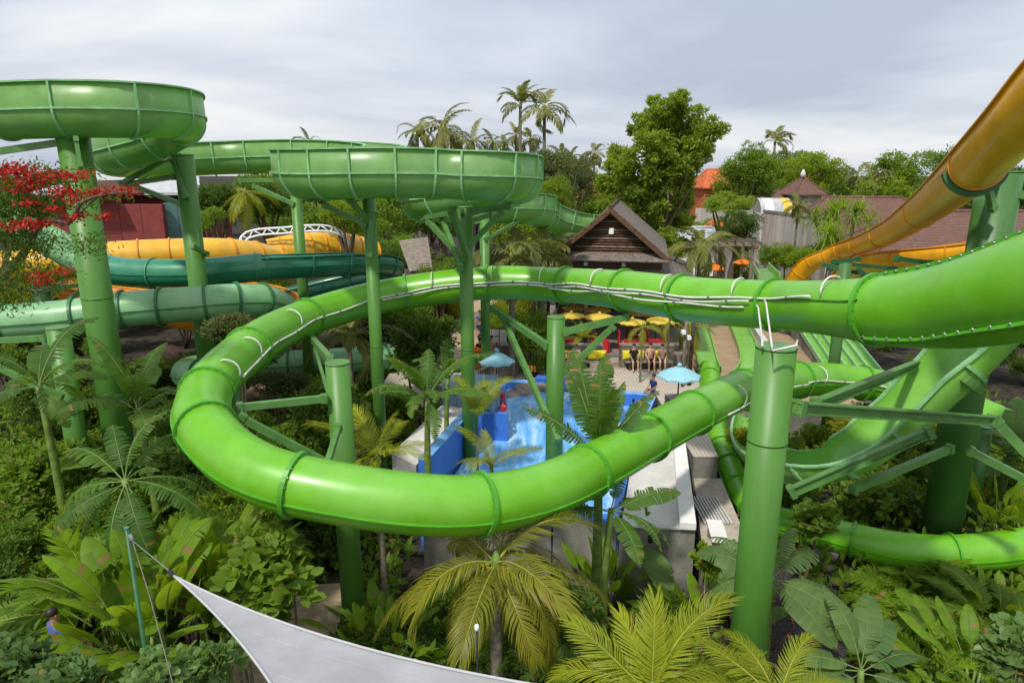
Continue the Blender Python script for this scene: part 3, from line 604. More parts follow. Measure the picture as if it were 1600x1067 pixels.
column('slim column at the left end of the central high flume', (461, 285), 29.6, .24, braces=[(((461, 320), 29.6), ((395, 290), 30.4), .14, .16), (((461, 281), 29.6), ((375, 282), 30.6), .16, .18), (((465, 288), 29.4), ((540, 283), 27), .16, .18)])
column('tall thin column left of the middle, running down to the banana plants', (576, 302), 21.4, .205, bands=(6.4,), braces=[(((572, 306), 21.2), ((480, 310), 21.4), .16, .18), (((574, 352), 21.4), ((505, 320), 21.4), .13, .15), (((574, 345), 21.3), ((545, 310), 20.2), .13, .15), (((576, 400), 21.3), ((584, 330), 20.8), .06, .24)])
column('tall column with many braces under the bend of the central flume', (727, 323), 22.6, .235, bands=(6.0,), braces=[
    (((725, 330), 22.4), ((660, 340), 26), .16, .18), (((724, 405), 22.6), ((668, 345), 25.4), .14, .2), (((720, 420), 22.4), ((690, 340), 24.6), .14, .18), (((730, 400), 22.2), ((705, 326), 20.6), .16, .2), (((731, 332), 22.3), ((800, 322), 21.6), .16, .18), (((733, 385), 22.3), ((785, 330), 21.4), .13, .15), (((734, 345), 22.8), ((765, 335), 24.8), .16, .18)])
column('thinner column behind the central braces', (757, 340), 29.5, .21, braces=[(((757, 345), 29.5), ((700, 352), 30), .14, .16), (((757, 375), 29.5), ((810, 345), 31), .12, .14)])
column('post below the far end of the high flume beside the hut', (846, 352), 36.5, .2, braces=[(((846, 372), 36.5), ((880, 368), 38), .12, .14)])
column('pale-capped cut-off post at left, in front of the pale tube', (90, 511), 19.6, .30, bands=(5.1,), braces=[(((-60, 546), 19.0), ((98, 622), 19.4), .14, .16), (((75, 528), 20.0), ((-60, 535), 22.8), .16, .18), (((100, 525), 20.0), ((118, 512), 23.2), .16, .2)])
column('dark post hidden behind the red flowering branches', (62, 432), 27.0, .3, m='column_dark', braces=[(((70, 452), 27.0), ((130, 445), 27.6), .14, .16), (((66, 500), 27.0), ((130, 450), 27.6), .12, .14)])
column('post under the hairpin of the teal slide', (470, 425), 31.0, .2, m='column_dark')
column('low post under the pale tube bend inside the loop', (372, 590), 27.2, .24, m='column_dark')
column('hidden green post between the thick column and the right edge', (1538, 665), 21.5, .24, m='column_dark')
column('post under the orange yellow flume beside the hedge', (1322, 408), 26.5, .22, m='column_dark', capm='steel_dark', braces=[(((1284, 413), 27.6), ((1365, 432), 26.8), .13, .15), (((1318, 412), 26.5), ((1400, 420), 27.6), .13, .15), (((1340, 420), 26.6), ((1365, 438), 27), .1, .12), (((1300, 410), 25.6), ((1345, 405), 24.6), .13, .15), (((1400, 404), 18.6), ((1460, 412), 19.6), .12, .13)])
# concrete posts under the low tube
for lb, px, py, d_, r_ in (('brown concrete post under the lane tube, upper one', 1129, 742, 24.9, .22), ('brown concrete post under the lane tube, lower one', 1152, 776, 23.6, .24), ('stout concrete post under the low tube bend beside the gravel', 1290, 862, 20.6, .34)):
    t = W(px, py, d_); z0 = ground_z(t.x, t.y) - .2; r0 = empty('concrete_post', (t.x, t.y, z0), lb, 'post'); MB().tube([(t.x, t.y, z0), (t.x, t.y, t.z - .12)], r_, 20).build('shaft', M['stone'], r0); MB().tube([(t.x, t.y, t.z - .12), (t.x, t.y, t.z)], r_ * 1.08, 20).build('cap', M['concrete'], r0)
# pipes that climb the right column top
def column_pipes():
    root = empty('pipe_run', W(1230, 545, 11.4), 'grey pipes bent down over the top of the right column', 'pipes')
    for pts in ([(1182, 476, 15.6), (1185, 482, 15.3), (1191, 534, 11.9), (1191, 540, 11.6)], [(1194, 468, 15.8), (1197, 474, 15.4), (1206, 540, 11.5), (1207, 548, 11.3), (1244, 540, 11.3), (1246, 532, 11.6)]):
        MB().tube([W(*p) for p in pts], 0.02, 8).build('pipe', M['pipe_grey'], root)
column_pipes()

# ------------------------------------------------------------------ pool, deck, terrace
DZ = 2.4
def xy(p): return (p[0], p[1])
def pool():
    root = empty('swimming_pool', (2, 23, 0), 'blue splash pool with foaming water behind the front loop', 'pool')
    fl, fr, rm, br, bl, lm = (-2.6, 18.3), (3.7, 17.7), (5.0, 23.2), (6.0, 28.4), (-0.3, 29.7), (-1.45, 24.3)
    basin = [fl, fr, rm, br, bl, lm]
    MB().poly(basin, 0.9, 1.35).build('pool_floor', M['pool_pale'], root)
    # water sheet with small waves
    v = []; f = []; n = 40
    a, b, c, d = [Vector(p) for p in (fl, fr, br, bl)]
    for j in range(n + 1):
        for i in range(n + 1):
            u, w = i / n, j / n; p = (a * (1 - u) + b * u) * (1 - w) + (d * (1 - u) + c * u) * w
            v.append((p[0], p[1], 1.95 + 0.45 * smooth(0.35, 0.75, w) * smooth(0.25, 0.5, 1 - u) + 0.03 * math.sin(7 * p[0] + 3 * p[1]) * math.cos(5 * p[1] - 2 * p[0])))
    for j in range(n):
        for i in range(n): f.append((j * (n + 1) + i, j * (n + 1) + i + 1, (j + 1) * (n + 1) + i + 1, (j + 1) * (n + 1) + i))
    MB().add(v, f, True).build('water', M['pool_water'], root)
    def wall(p, q, w, z0, z1, m, name, cap=None, capm=None):
        p, q = Vector((*p, 0)), Vector((*q, 0)); h = Vector((0, 0, (z0 + z1) / 2))
        o = MB().beam(p + h, q + h, w, z1 - z0).build(name, M[m], root)
        if cap: MB().beam(p + Vector((0, 0, z1 + cap / 2 + .002)), q + Vector((0, 0, z1 + cap / 2 + .002)), w + .03, cap).build('coping', M[capm], o)
        return o
    wall((-2.75, 19.6), (-1.6, 24.2), .32, 0.2, 3.35, 'pool_blue', 'side_wall', .03, 'pool_pale')
    wall((-1.55, 24.35), (-0.15, 24.2), .25, 0.2, 3.2, 'pool_blue', 'back_wall')
    wall((3.0, 17.75), (1.2, 17.95), .3, -.2, 2.30, 'concrete', 'front_wall', .1, 'pool_blue')
    wall((1.15, 17.96), (-2.6, 18.35), .3, -.2, 2.30, 'concrete', 'front_wall', .1, 'concrete')
    wall((3.05, 17.5), (5.1, 17.25), .3, -.2, 2.36, 'concrete', 'front_wall')
    MB().poly([(3.05, 17.25), (5.02, 17.05), (6.25, 23.5), (4.55, 23.5)], 2.365, 2.42).build('ledge', M['concrete_pale'], root)
    MB().poly([(3.05, 17.66), (4.55, 23.5), (4.3, 23.5), (2.8, 17.66)], 1.0, 2.40).build('side_wall', M['pool_blue'], root)
    MB().poly([(4.62, 17.02), (5.06, 16.98), (6.33, 23.5), (5.9, 23.5)], 2.425, 2.62).build('coping', M['white_wall'], root)
    wall((4.5, 23.6), (6.1, 28.3), .3, .3, 2.45, 'pool_blue', 'side_wall', .03, 'pool_pale')
    wall((6.1, 28.5), (2.6, 29.2), .35, .3, 2.50, 'pool_blue', 'far_wall', .03, 'pool_pale')
    wall((2.4, 29.25), (1.1, 29.6), .5, .3, 2.95, 'pool_blue', 'far_wall', .03, 'pool_blue')
    wall((1.0, 29.7), (-0.4, 29.8), .4, .3, 2.7, 'pool_blue', 'far_wall', .03, 'pool_pale')
    wall((-0.45, 29.6), (-0.35, 26.2), .3, .3, 2.6, 'pool_pale', 'side_wall', .03, 'pool_blue')
    for (x, y) in ((-0.4, 27.6), (-0.38, 26.9)): MB().tube([(x - .1, y, 2.72), (x + .1, y, 2.72)], .16, 12).build('buoy', M['red'], root)
    # grey ramp slab beside the blue wall
    p = [G(612, 708, 2.6), G(690, 633, 3.1), G(726, 638, 3.1), G(650, 727, 2.4)]
    MB().add([(*q[:2], q[2]) for q in p] + [(q[0], q[1], 0) for q in p], [(0, 1, 2, 3), (0, 3, 7, 4), (3, 2, 6, 7), (1, 0, 4, 5), (2, 1, 5, 6)]).build('ramp', M['concrete_pale'], root)
    # red and white emergency button on the wall end
    MB().tube([(-2.68, 19.75, 3.38), (-2.68, 19.75, 3.46)], .09, 10).build('button', M['red'], root)
pool()
def glass_screen():
    a, b = G(692, 640, 2.5), G(778, 640, 2.5)
    root = empty('glass_screen', (a + b) / 2, 'clear bluish glass screen beside the banana leaves', 'screen')
    for k in range(4):
        p = a.lerp(b, k / 4 + .006); q = a.lerp(b, (k + 1) / 4 - .006)
        MB().beam(p + Vector((0, 0, .75)), q + Vector((0, 0, .75)), .03, 1.5).build('pane', M['clear_panel'], root)
    for k in range(5):
        p = a.lerp(b, k / 4); MB().tube([p, p + Vector((0, 0, 1.52))], .025, 8).build('post', M['tin'], root)
glass_screen()
def deck():
    q = [(6.3, 22.0), (7.15, 22.0), (7.7, 27.0), (8.7, 30.0), (9.2, 33.4), (-6.0, 33.4), (-6.0, 30.1), (-.7, 30.0), (6.35, 28.75)]
    d = tag(MB().poly(q, 0.2, DZ - .004).build('deck_base', M['concrete']), kind='structure')
    top = MB(); top.add([(x, y, DZ) for x, y in q], [tuple(range(len(q)))]); tag(top.build('deck', M['deck_boards']), kind='structure')
    tag(MB().poly([(5.25, 16.6), (6.7, 16.6), (7.3, 21.98), (6.35, 21.98)], -0.4, 1.6).build('pavement', M['deck']), kind='structure')
    tag(MB().poly([(9.3, 27.4), (15.2, 27.4), (19.0, 56), (9.6, 56)], 0.6, 2.25).build('lane_platform', M['brick_paving']), kind='structure')
    tag(MB().poly([(9.2, 27.0), (15.2, 27.0), (15.2, 27.38), (9.2, 27.38)], 0.3, 2.36).build('platform_wall', M['concrete']), 'low concrete wall ending the brick paving under the return tube', 'wall')
deck()
# wooden grate, bench and drain beside the pool
def grate():
    root = empty('slatted_grate', (6.2, 19.2, 1.6), 'pale slatted floor grate beside the pool ledge', 'grate')
    for k in range(9): MB().box((5.85 + k * .1, 19.6, 1.66), (.055, 1.7, .06)).build('slat', M['concrete_pale'], root)
    for y in (18.8, 20.4): MB().box((6.25, y, 1.615), (.9, .08, .03)).build('bearer', M['deck_dark'], root)
grate()
def bench(label, c, rz, m='white_wall'):
    root = empty('bench', c, label, 'bench', rot=rz)
    MB().box((0, 0, .45), (.45, 1.2, .06)).build('seat', M[m], root)
    for y in (-.45, .45): MB().box((0, y, .21), (.36, .07, .42)).build('leg', M['concrete'], root)
bench('white slab bench beside the slatted grate', (5.85, 17.6, 1.6), R(-8)); bench('lower white slab bench nearest the concrete wall corner', (5.9, 16.9 - 1.0, 0.75), R(-8))
bx = tag(MB().box((6.95, 26.6, 2.72), (1.2, .8, .64)).build('planter_box', M['deck_dark']), 'dark grey planter block on the deck under the pale blue umbrella', 'planter')

def terrace():
    root = empty('terrace', (4, 36, 0), 'raised dark terrace with steps in front of the thatched hut', 'terrace')
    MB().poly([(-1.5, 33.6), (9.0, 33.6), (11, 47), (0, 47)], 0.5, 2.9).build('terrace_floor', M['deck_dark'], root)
    for x0, x1 in ((-0.6, 4.55), (5.45, 8.1)):
        w = MB().box(((x0 + x1) / 2, 33.3, 2.95), (x1 - x0, .55, 1.1)).build('front_wall', M['wood_grey'], root)
        MB().box(((x0 + x1) / 2, 33.3, 3.53), (x1 - x0 + .04, .6, .05)).build('coping', M['concrete'], w)
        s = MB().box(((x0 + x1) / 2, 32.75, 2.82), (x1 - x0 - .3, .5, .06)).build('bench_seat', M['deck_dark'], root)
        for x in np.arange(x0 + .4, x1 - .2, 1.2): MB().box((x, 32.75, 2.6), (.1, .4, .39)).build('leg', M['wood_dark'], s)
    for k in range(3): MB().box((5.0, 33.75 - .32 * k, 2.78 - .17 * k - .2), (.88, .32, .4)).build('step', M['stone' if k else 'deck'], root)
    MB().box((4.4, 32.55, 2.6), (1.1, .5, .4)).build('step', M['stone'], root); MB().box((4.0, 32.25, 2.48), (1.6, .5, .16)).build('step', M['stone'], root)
terrace()

def hut():
    p = W(955, 326, 35.5); rot = R(-11); root = empty('thatched_hut', (p.x, p.y, 2.9), 'dark brown wooden hut with steep shingled gable roof', 'hut', rot=rot)
    H0 = p.z - 2.9   # ridge above terrace
    wv, L = 3.0, 9.5; drop = 2.5
    def slab(name, pts, th, m, par): 
        a, b, c, d = [Vector(q) for q in pts]; n = (b - a).cross(d - a).normalized() * th
        return MB().add([a, b, c, d, a - n, b - n, c - n, d - n], [(0, 1, 2, 3), (7, 6, 5, 4), (0, 4, 5, 1), (1, 5, 6, 2), (2, 6, 7, 3), (3, 7, 4, 0)]).build(name, m, par)
    for sg in (1, -1):
        # shingle courses: each one a board slightly over the next
        rf = slab('roof_slope', [(0, -.5, H0), (0, L, H0), (sg * wv, L, H0 - drop), (sg * wv, -.5, H0 - drop)][::sg], .1, M['shingle'], root)
        N = 12
        for k in range(N):
            t0, t1 = k / N, (k + 1) / N + .02
            q = [(sg * wv * t0, -.52, H0 - drop * t0 + .05), (sg * wv * t0, L + .02, H0 - drop * t0 + .05), (sg * wv * t1, L + .02, H0 - drop * t1 + .085), (sg * wv * t1, -.52, H0 - drop * t1 + .085)]
            slab('shingle_course', q[::sg], .03, M['shingle'], rf)
        MB().beam((0, -.56, H0 - .05), (sg * wv * 1.02, -.56, H0 - drop * 1.02 - .05), .06, .24).build('bargeboard', M['wood_red'], root)
    MB().tube([(0, -.6, H0 + .1), (0, L, H0 + .1)], .11, 8).build('ridge_cap', M['wood_dark'], root)
    # gable boards
    g = MB().add([(0, 0.05, H0 - .15), (-wv + .3, 0.05, H0 - drop + .12), (wv - .3, 0.05, H0 - drop + .12)], [(0, 1, 2)]).build('gable_panel', M['wood_dark'], root)
    n = 15
    for k in range(n):
        t = (k + .5) / n; z = H0 - .15 - (drop - .3) * t; w = (wv - .35) * t * 2
        if w > .1: MB().tube([(-w / 2, 0.0, z), (w / 2, 0.0, z)], .06, 6).build('gable_board', M['wood_grey' if k % 3 == 0 else 'wood_red'], g)
    MB().box((.05, -.1, H0 - 1.15), (.24, .06, .3)).build('gable_window', M['light_panel'], root)
    slab('pent_roof', [(-wv + .25, 0, H0 - drop + .25), (wv - .25, 0, H0 - drop + .25), (wv + .05, -.75, H0 - drop - .12), (-wv - .05, -.75, H0 - drop - .12)][::-1], .07, M['shingle'], root)
    z1 = H0 - drop - .1
    MB().box((0, L / 2, z1 - .35), (wv * 2 - .5, L - .3, .75)).build('clerestory_wall', M['log_wall'], root)
    for x in (-1.25, .75):
        fr = MB().box((x, .12, z1 - .32), (.3, .06, .3)).build('window_frame', M['wood_dark'], root); MB().box((x, .08, z1 - .32), (.2, .05, .2)).build('window_pane', M['light_panel'], fr)
    # skirt roof, hipped
    zi, zo, ex = z1 - .62, z1 - 1.5, 1.7
    i = [(-wv + .2, .1), (wv - .2, .1), (wv - .2, L), (-wv + .2, L)]; o = [(-wv - ex, -1.3), (wv + ex, -1.3), (wv + ex, L + 1), (-wv - ex, L + 1)]
    for k in range(4):
        k2 = (k + 1) % 4
        sk = slab('skirt_roof', [(*o[k], zo), (*o[k2], zo), (*i[k2], zi), (*i[k], zi)], .08, M['shingle'], root)
        if k in (0, 1):
            for c in range(6):
                t0, t1 = c / 6, (c + 1) / 6 + .03; mixp = lambda a, b, t: Vector((*[a[0] + (b[0] - a[0]) * t, a[1] + (b[1] - a[1]) * t], zo + (zi - zo) * t + .06 + .03 * (1 - t)))
                slab('shingle_course', [mixp(o[k], i[k], t0), mixp(o[k2], i[k2], t0), mixp(o[k2], i[k2], t1), mixp(o[k], i[k], t1)], .03, M['shingle'], sk)
    for x in (-wv - .9, -1.1, 1.1, wv + .9):
        for y in (-.9, L / 2, L): MB().box((x, y, zo / 2), (.2, .2, zo)).build('post', M['wood_dark'], root)
    MB().box((0, L - .4, zo / 2), (wv * 2 + 2, .15, zo)).build('back_wall', M['wood_dark'], root)
hut()

# ------------------------------------------------------------------ run-out lanes
def lane(label, pts, w, wall=.22):
    root = empty('slide_lane', pts[-1], label, 'water slide', 'run-out lanes of the slides')
    P = Path([(Vector(p), 1.0) for p in pts], .5); h = w / 2
    bed = [(h, wall), (h, .02), (h * .7, 0), (-h * .7, 0), (-h, .02), (-h, wall), (-h - .06, wall), (-h - .06, -.08), (h + .06, -.08), (h + .06, wall)]
    n = max(2, int(P.L / 4))
    for k in range(n): add_sweep(P, P.L * k / n, P.L * (k + 1) / n - .02, bed, smooth_=False).build('lane_section', M['flume_low'], root)
    return root
lane('light green run-out lane on the brick paving, left of two', [(13.3, 50, 2.42), (11.6, 41, 2.40), (10.0, 33.5, 2.38), (9.85, 32.6, 2.38)], .95)
lane('light green run-out lane on the brick paving, right of two', [(15.9, 50, 2.42), (14.1, 41, 2.40), (12.2, 33.6, 2.38), (10.95, 31.2, 2.36)], .95)
def wide_lane():
    root = empty('multi_lane_slide', (17, 33, 2.3), 'wide pale green slide of parallel lanes beyond the return tube', 'water slide')
    a0, a1 = Vector((14.6, 29, 2.4)), Vector((18.2, 46, 3.6)); b0, b1 = Vector((17.0, 28.5, 2.4)), Vector((20.9, 45.5, 3.6)); n = 5
    for k in range(n):
        p0, p1, q0, q1 = a0.lerp(b0, (k + .04) / n), a0.lerp(b0, (k + .96) / n), a1.lerp(b1, (k + .04) / n), a1.lerp(b1, (k + .96) / n)
        MB().add([p0, p1, q1, q0], [(0, 1, 2, 3)]).build('lane', M['flume_low'], root)
    for k in range(n + 1):
        p, q = a0.lerp(b0, k / n), a1.lerp(b1, k / n); u = Vector((0, 0, .1)); MB().beam(p + u, q + u, .09, .26).build('divider', M['flume_rim'], root)
    MB().add([a0 - Vector((0, 0, .05)), b0 - Vector((0, 0, .05)), b1 - Vector((0, 0, .05)), a1 - Vector((0, 0, .05)), (*a0[:2], 1), (*b0[:2], 1), (*b1[:2], 1), (*a1[:2], 1)], [(0, 1, 2, 3), (0, 4, 5, 1), (3, 7, 4, 0), (1, 5, 6, 2)]).build('base', M['concrete'], root)
wide_lane()
tag(MB().beam((13.0, 30.5, 2.4), (16.4, 48, 2.4), .3, .55).build('kerb_wall', M['concrete_pale']), 'low pale concrete kerb wall right of the brick lanes', 'wall')
tag(MB().beam((17.4, 30.0, 2.3), (20.9, 46, 2.7), .5, .5).build('kerb_wall', M['path_stone']), 'sandy stone kerb along the far side of the wide lanes', 'wall')

# ------------------------------------------------------------------ fences
def fence(label, a, b, h, gap, m='wood_grey', rail=True):
    a, b = Vector(a), Vector(b); root = empty('wooden_fence', a, label, 'fence'); L = (b - a).length; n = int(L / gap); t = (b - a).normalized()
    sm = None; rz = math.atan2(t.y, t.x)
    for k in range(n + 1):
        p = a.lerp(b, k / n)
        o = MB().box(p + Vector((0, 0, h / 2)), (gap * .45, .03, h), rz).build('slat', M[m], root)
    for z in (.15, h): MB().beam(a + Vector((0, 0, z)), b + Vector((0, 0, z)), .07, .07).build('rail', M[m], root)
    for k in range(int(L / 1.6) + 1):
        p = a.lerp(b, min(1, k * 1.6 / L)); MB().box(p + Vector((0, 0, h / 2 + .05)), (.1, .1, h + .1), rz).build('post', M[m], root)
fence('brown slatted railing stepping down beside the blue umbrella', G(775, 608, 2.4), G(812, 585, 2.4), 1.1, .14)
fence('long brown slatted fence behind the pool rocks', G(822, 585, 2.4), G(900, 585, 2.4) , 1.1, .14)
fence('short slatted railing end near the dry palm', G(778, 600, 2.4), G(748, 612, 2.4), 1.0, .14)

# ------------------------------------------------------------------ houses behind
def hip_house(label, c, size, wall_h, roof_h, ridge, rot, wm, rm, name='house', over=.6, windows=0):
    """hipped roof; ridge = length share of the long axis"""
    root = empty(name, c, label, 'house', rot=rot, local=True); w, d = size
    MB().box((0, 0, wall_h / 2), (w, d, wall_h)).build('wall', wm, root)
    W2, D2 = w / 2 + over, d / 2 + over; r = w * ridge / 2; z0, z1 = wall_h - .1, wall_h + roof_h
    e = [(-W2, -D2, z0), (W2, -D2, z0), (W2, D2, z0), (-W2, D2, z0)]; a, b = (-r, 0, z1), (r, 0, z1)
    for q in ([e[0], e[1], b, a], [e[2], e[3], a, b], [e[1], e[2], b], [e[3], e[0], a]):
        lo = [(x, y, z - .18) for x, y, z in q]; n = len(q)
        MB().add(list(q) + lo, [tuple(range(n)), tuple(range(n, 2 * n))[::-1]] + [(i, n + i, n + (i + 1) % n, (i + 1) % n) for i in range(n)]).build('roof', rm, root)
    rf = MB().tube([a, b], .16, 8).build('ridge_cap', rm, root)
    for s_, t_ in ((e[0], a), (e[3], a), (e[1], b), (e[2], b)): MB().tube([s_, t_], .13, 6).build('hip_cap', rm, root)
    for k in range(windows):
        x = -w / 2 + w * (k + .5) / windows; fr = MB().box((x, -d / 2 - .03, wall_h * .62), (w / windows * .55, .08, wall_h * .42)).build('window_frame', M['wood_dark'], root)
        MB().box((x, -d / 2 - .06, wall_h * .62), (w / windows * .42, .06, wall_h * .32)).build('window_pane', M['glass'], fr)
    return root
def gxy(px, d, py=300): p = W(px, py, d); return (p.x, p.y, ground_z(p.x, p.y))
hip_house('long low house under the broad brown tiled roof behind the flume', gxy(1350, 74), (15, 11), 3.2, 4.0, .5, R(-18), M['wall_grey'], M['tile_rows'])
hip_house('brown tiled house roof at the right edge behind the yellow flume', gxy(1560, 56), (22, 10), 3.2, 3.4, .6, R(-6), M['wall_grey'], M['tile_rows'])
hip_house('little upper pavilion with pyramid roof above the brown roofs', gxy(1252, 90)[:2] + (7.0,), (3.6, 3.6), 2.2, 2.0, .02, R(10), M['wall_grey'], M['tile_rows'])
MB_f = tag(MB().tube([Vector((*gxy(1252, 90)[:2], 11.2)), Vector((*gxy(1252, 90)[:2], 11.6)), Vector((*gxy(1252, 90)[:2], 12.2))], [.3, .35, .12], 10).build('roof_finial', M['concrete_pale']), 'pale stone finial on top of the pyramid roof', 'finial')
hip_house('brown roofed house body below the little pavilion', gxy(1240, 92), (13, 9), 5.5, 2.2, .4, R(10), M['wall_grey'], M['tile_rows'])
hip_house('far orange tiled house between the big tree and the green tree', gxy(1130, 120), (9, 8), 7.8, 2.9, .7, 0, M['roof_red'], M['roof_red'], windows=6)
hip_house('far orange roof left of the big tree', gxy(935, 115), (10, 8), 6.3, 3.2, .6, R(10), M['white_wall'], M['roof_red'], windows=3)
hip_house('small orange roofed kiosk behind the pergola', gxy(1128, 68), (4.6, 4), 2.6, 2.4, .5, R(25), M['white_wall'], M['roof_red'])
hip_house('low pale annex with grey roof beside the big tree', gxy(1095, 62), (5, 4), 3.6, 1.2, .5, R(8), M['white_wall'], M['tin'])
hip_house('far orange roof peeping beside the pyramid roof', gxy(1215, 135), (16, 8), 8.2, 3.2, .6, 0, M['white_wall'], M['roof_red'])
def big_wall():
    a, b = W(1196, 330, 68), W(1300, 340, 56); z = ground_z(a.x, a.y); root = empty('boundary_wall', (a.x, a.y, z), 'tall stained pale concrete wall behind the round shrubs', 'wall')
    n = 6
    for k in range(n):
        p, q = a.lerp(b, k / n), a.lerp(b, (k + .985) / n); h = 6.0
        MB().beam(Vector((p.x, p.y, z + h / 2)), Vector((q.x, q.y, z + h / 2)), .4, h).build('wall_panel', M['wall_grey'], root)
    MB().beam(Vector((a.x, a.y, z + 6.1)), Vector((b.x, b.y, z + 6.1)), .55, .2).build('coping', M['concrete'], root)
    c = W(1090, 300, 78); e = W(1200, 300, 72)
    MB().beam(Vector((c.x, c.y, z + 2.9)), Vector((e.x, e.y, z + 2.9)), .4, 5.8).build('wall_panel', M['wall_grey'], root)
big_wall()
def barrel_roof():
    p = W(1206, 312, 70); root = empty('barrel_roof_shed', (p.x, p.y, ground_z(p.x, p.y)), 'shed with a curved roof in grey, white and yellow stripes', 'shed')
    z = ground_z(p.x, p.y); MB().box((p.x, p.y, z + 2.9), (3.1, 3, 5.8)).build('wall', M['concrete_pale'], root)
    cols = ['tin', 'lamp_white', 'lamp_white', 'tin', 'tin', 'sun_yellow', 'sun_yellow']
    for k in range(7):
        v = []; 
        for j in range(9):
            a = math.pi * j / 8; 
            for x in (-1.6 + k * .457, -1.6 + (k + 1) * .457 - .01): v.append((p.x + x, p.y - math.cos(a) * 1.7, z + 5.8 + math.sin(a) * 1.5))
        MB().add(v, [(2 * j, 2 * j + 1, 2 * j + 3, 2 * j + 2) for j in range(8)], True).build('roof_strip', M[cols[k]], root)
barrel_roof()
def maroon_building():
    a = W(128, 372, 50); b = W(262, 372, 50); z = ground_z(a.x, a.y); root = empty('maroon_building', (a.x, a.y, z), 'maroon panelled building with grey roof behind the thick columns', 'building')
    zt = W(200, 303, 50).z; n = 4; z2 = W(235, 318, 50).z
    for k in range(n):
        p, q = a.lerp(b, k / n), a.lerp(b, (k + .98) / n); top = zt if k < 2 else z2
        for j in range(3):
            h = (top - z) / 3; MB().box(((p.x + q.x) / 2, p.y, z + h * (j + .5)), (abs(q.x - p.x), .5, h - .05)).build('wall_panel', M['wall_maroon'], root)
    c, e = W(262, 372, 50.6), W(322, 372, 52); zt2 = W(290, 316, 51).z
    for k in range(3):
        p, q = c.lerp(e, k / 3), c.lerp(e, (k + .97) / 3); MB().beam(Vector((p.x, p.y, (z + zt2) / 2)), Vector((q.x, q.y, (z + zt2) / 2)), .4, zt2 - z).build('wall_panel', M['wall_teal'], root)
    # main hall with the pitched tin roof
    p0, p1 = W(130, 300, 58), W(352, 300, 58); zr, ze = W(160, 285, 56).z, W(200, 300, 54).z
    MB().box(((p0.x + p1.x) / 2, 57.5, (z + ze) / 2), (p1.x - p0.x, 5, ze - z)).build('wall', M['wall_maroon'], root)
    y0, y1 = 53.5, 62
    rf = MB().add([(p0.x - .5, y0, ze), (p1.x + .5, y0, ze), (p1.x - 1.5, 58, zr + .6), (p0.x + 1.5, 58, zr + .6), (p0.x - .5, y0, ze - .2), (p1.x + .5, y0, ze - .2), (p1.x - 1.5, 58, zr + .4), (p0.x + 1.5, 58, zr + .4)], [(0, 1, 2, 3), (4, 7, 6, 5), (0, 4, 5, 1), (1, 5, 6, 2), (2, 6, 7, 3), (3, 7, 4, 0)]).build('roof', M['tin'], root)
    g0 = W(152, 300, 50).x; g1 = W(186, 300, 50).x; zg = W(170, 286, 50).z
    MB().add([(g0 - .6, 48.4, zt), (g1 + .6, 48.4, zt), ((g0 + g1) / 2, 48.4, zg + .2), (g0 - .6, 54, zt), (g1 + .6, 54, zt), ((g0 + g1) / 2, 54, zg + .2)], [(0, 1, 2), (1, 4, 5, 2), (3, 0, 2, 5)]).build('porch_roof', M['roof_brown'], root)
    for k in range(5): 
        x = W(215 + k * 22, 310, 52).x; MB().box((x, 54.8, (ze + z2) / 2 + .3), (.8, .2, .7)).build('window', M['black'], root)
maroon_building()
def grey_hut():
    a = W(622, 372, 46); root = empty('tin_shed', (a.x, a.y, ground_z(a.x, a.y)), 'small shed roof of weathered brown sheet among the shrubs', 'shed'); z = ground_z(a.x, a.y)
    b = W(668, 420, 44)
    MB().add([W(623, 376, 46), W(668, 370, 46.5), W(676, 420, 43), W(640, 424, 43)], [(0, 1, 2, 3)]).build('roof', M['wood_grey'], root)
    MB().poly([(a.x + .1, 42), (b.x, 42), (b.x, 45), (a.x + .1, 45)], z - .5, W(640, 425, 43).z - .1).build('wall', M['wood_dark'], root)
grey_hut()
def truss():
    root = empty('curved_truss', W(450, 380, 43), 'white curved tubular truss over the short yellow tunnel', 'truss')
    def arc(off):
        return [W(370 + off[0], 388 + off[1], 42), W(380 + off[0], 366 + off[1], 42.3), W(400 + off[0], 359 + off[1], 42.6), W(440 + off[0], 356 + off[1], 43), W(490 + off[0], 352 + off[1], 43.5), W(520 + off[0], 355 + off[1], 44), W(540 + off[0], 368 + off[1], 44.5), W(545 + off[0], 384 + off[1], 44.6)]
    def dens(a): 
        P = Path([(p, 1) for p in a], .4); return [Vector(q) for q in P.p]
    A1, A2 = dens(arc((0, 0))), dens(arc((4, 9)))
    n = min(len(A1), len(A2))
    for a in (A1, A2): MB().tube(a, .07, 8).build('chord', M['lamp_white'], root)
    for k in range(0, n - 2, 2): MB().tube([A1[k], A2[k + 1]], .04, 6).build('web_bar', M['lamp_white'], root); MB().tube([A2[k + 1], A1[k + 2]], .04, 6).build('web_bar', M['lamp_white'], root)
truss()
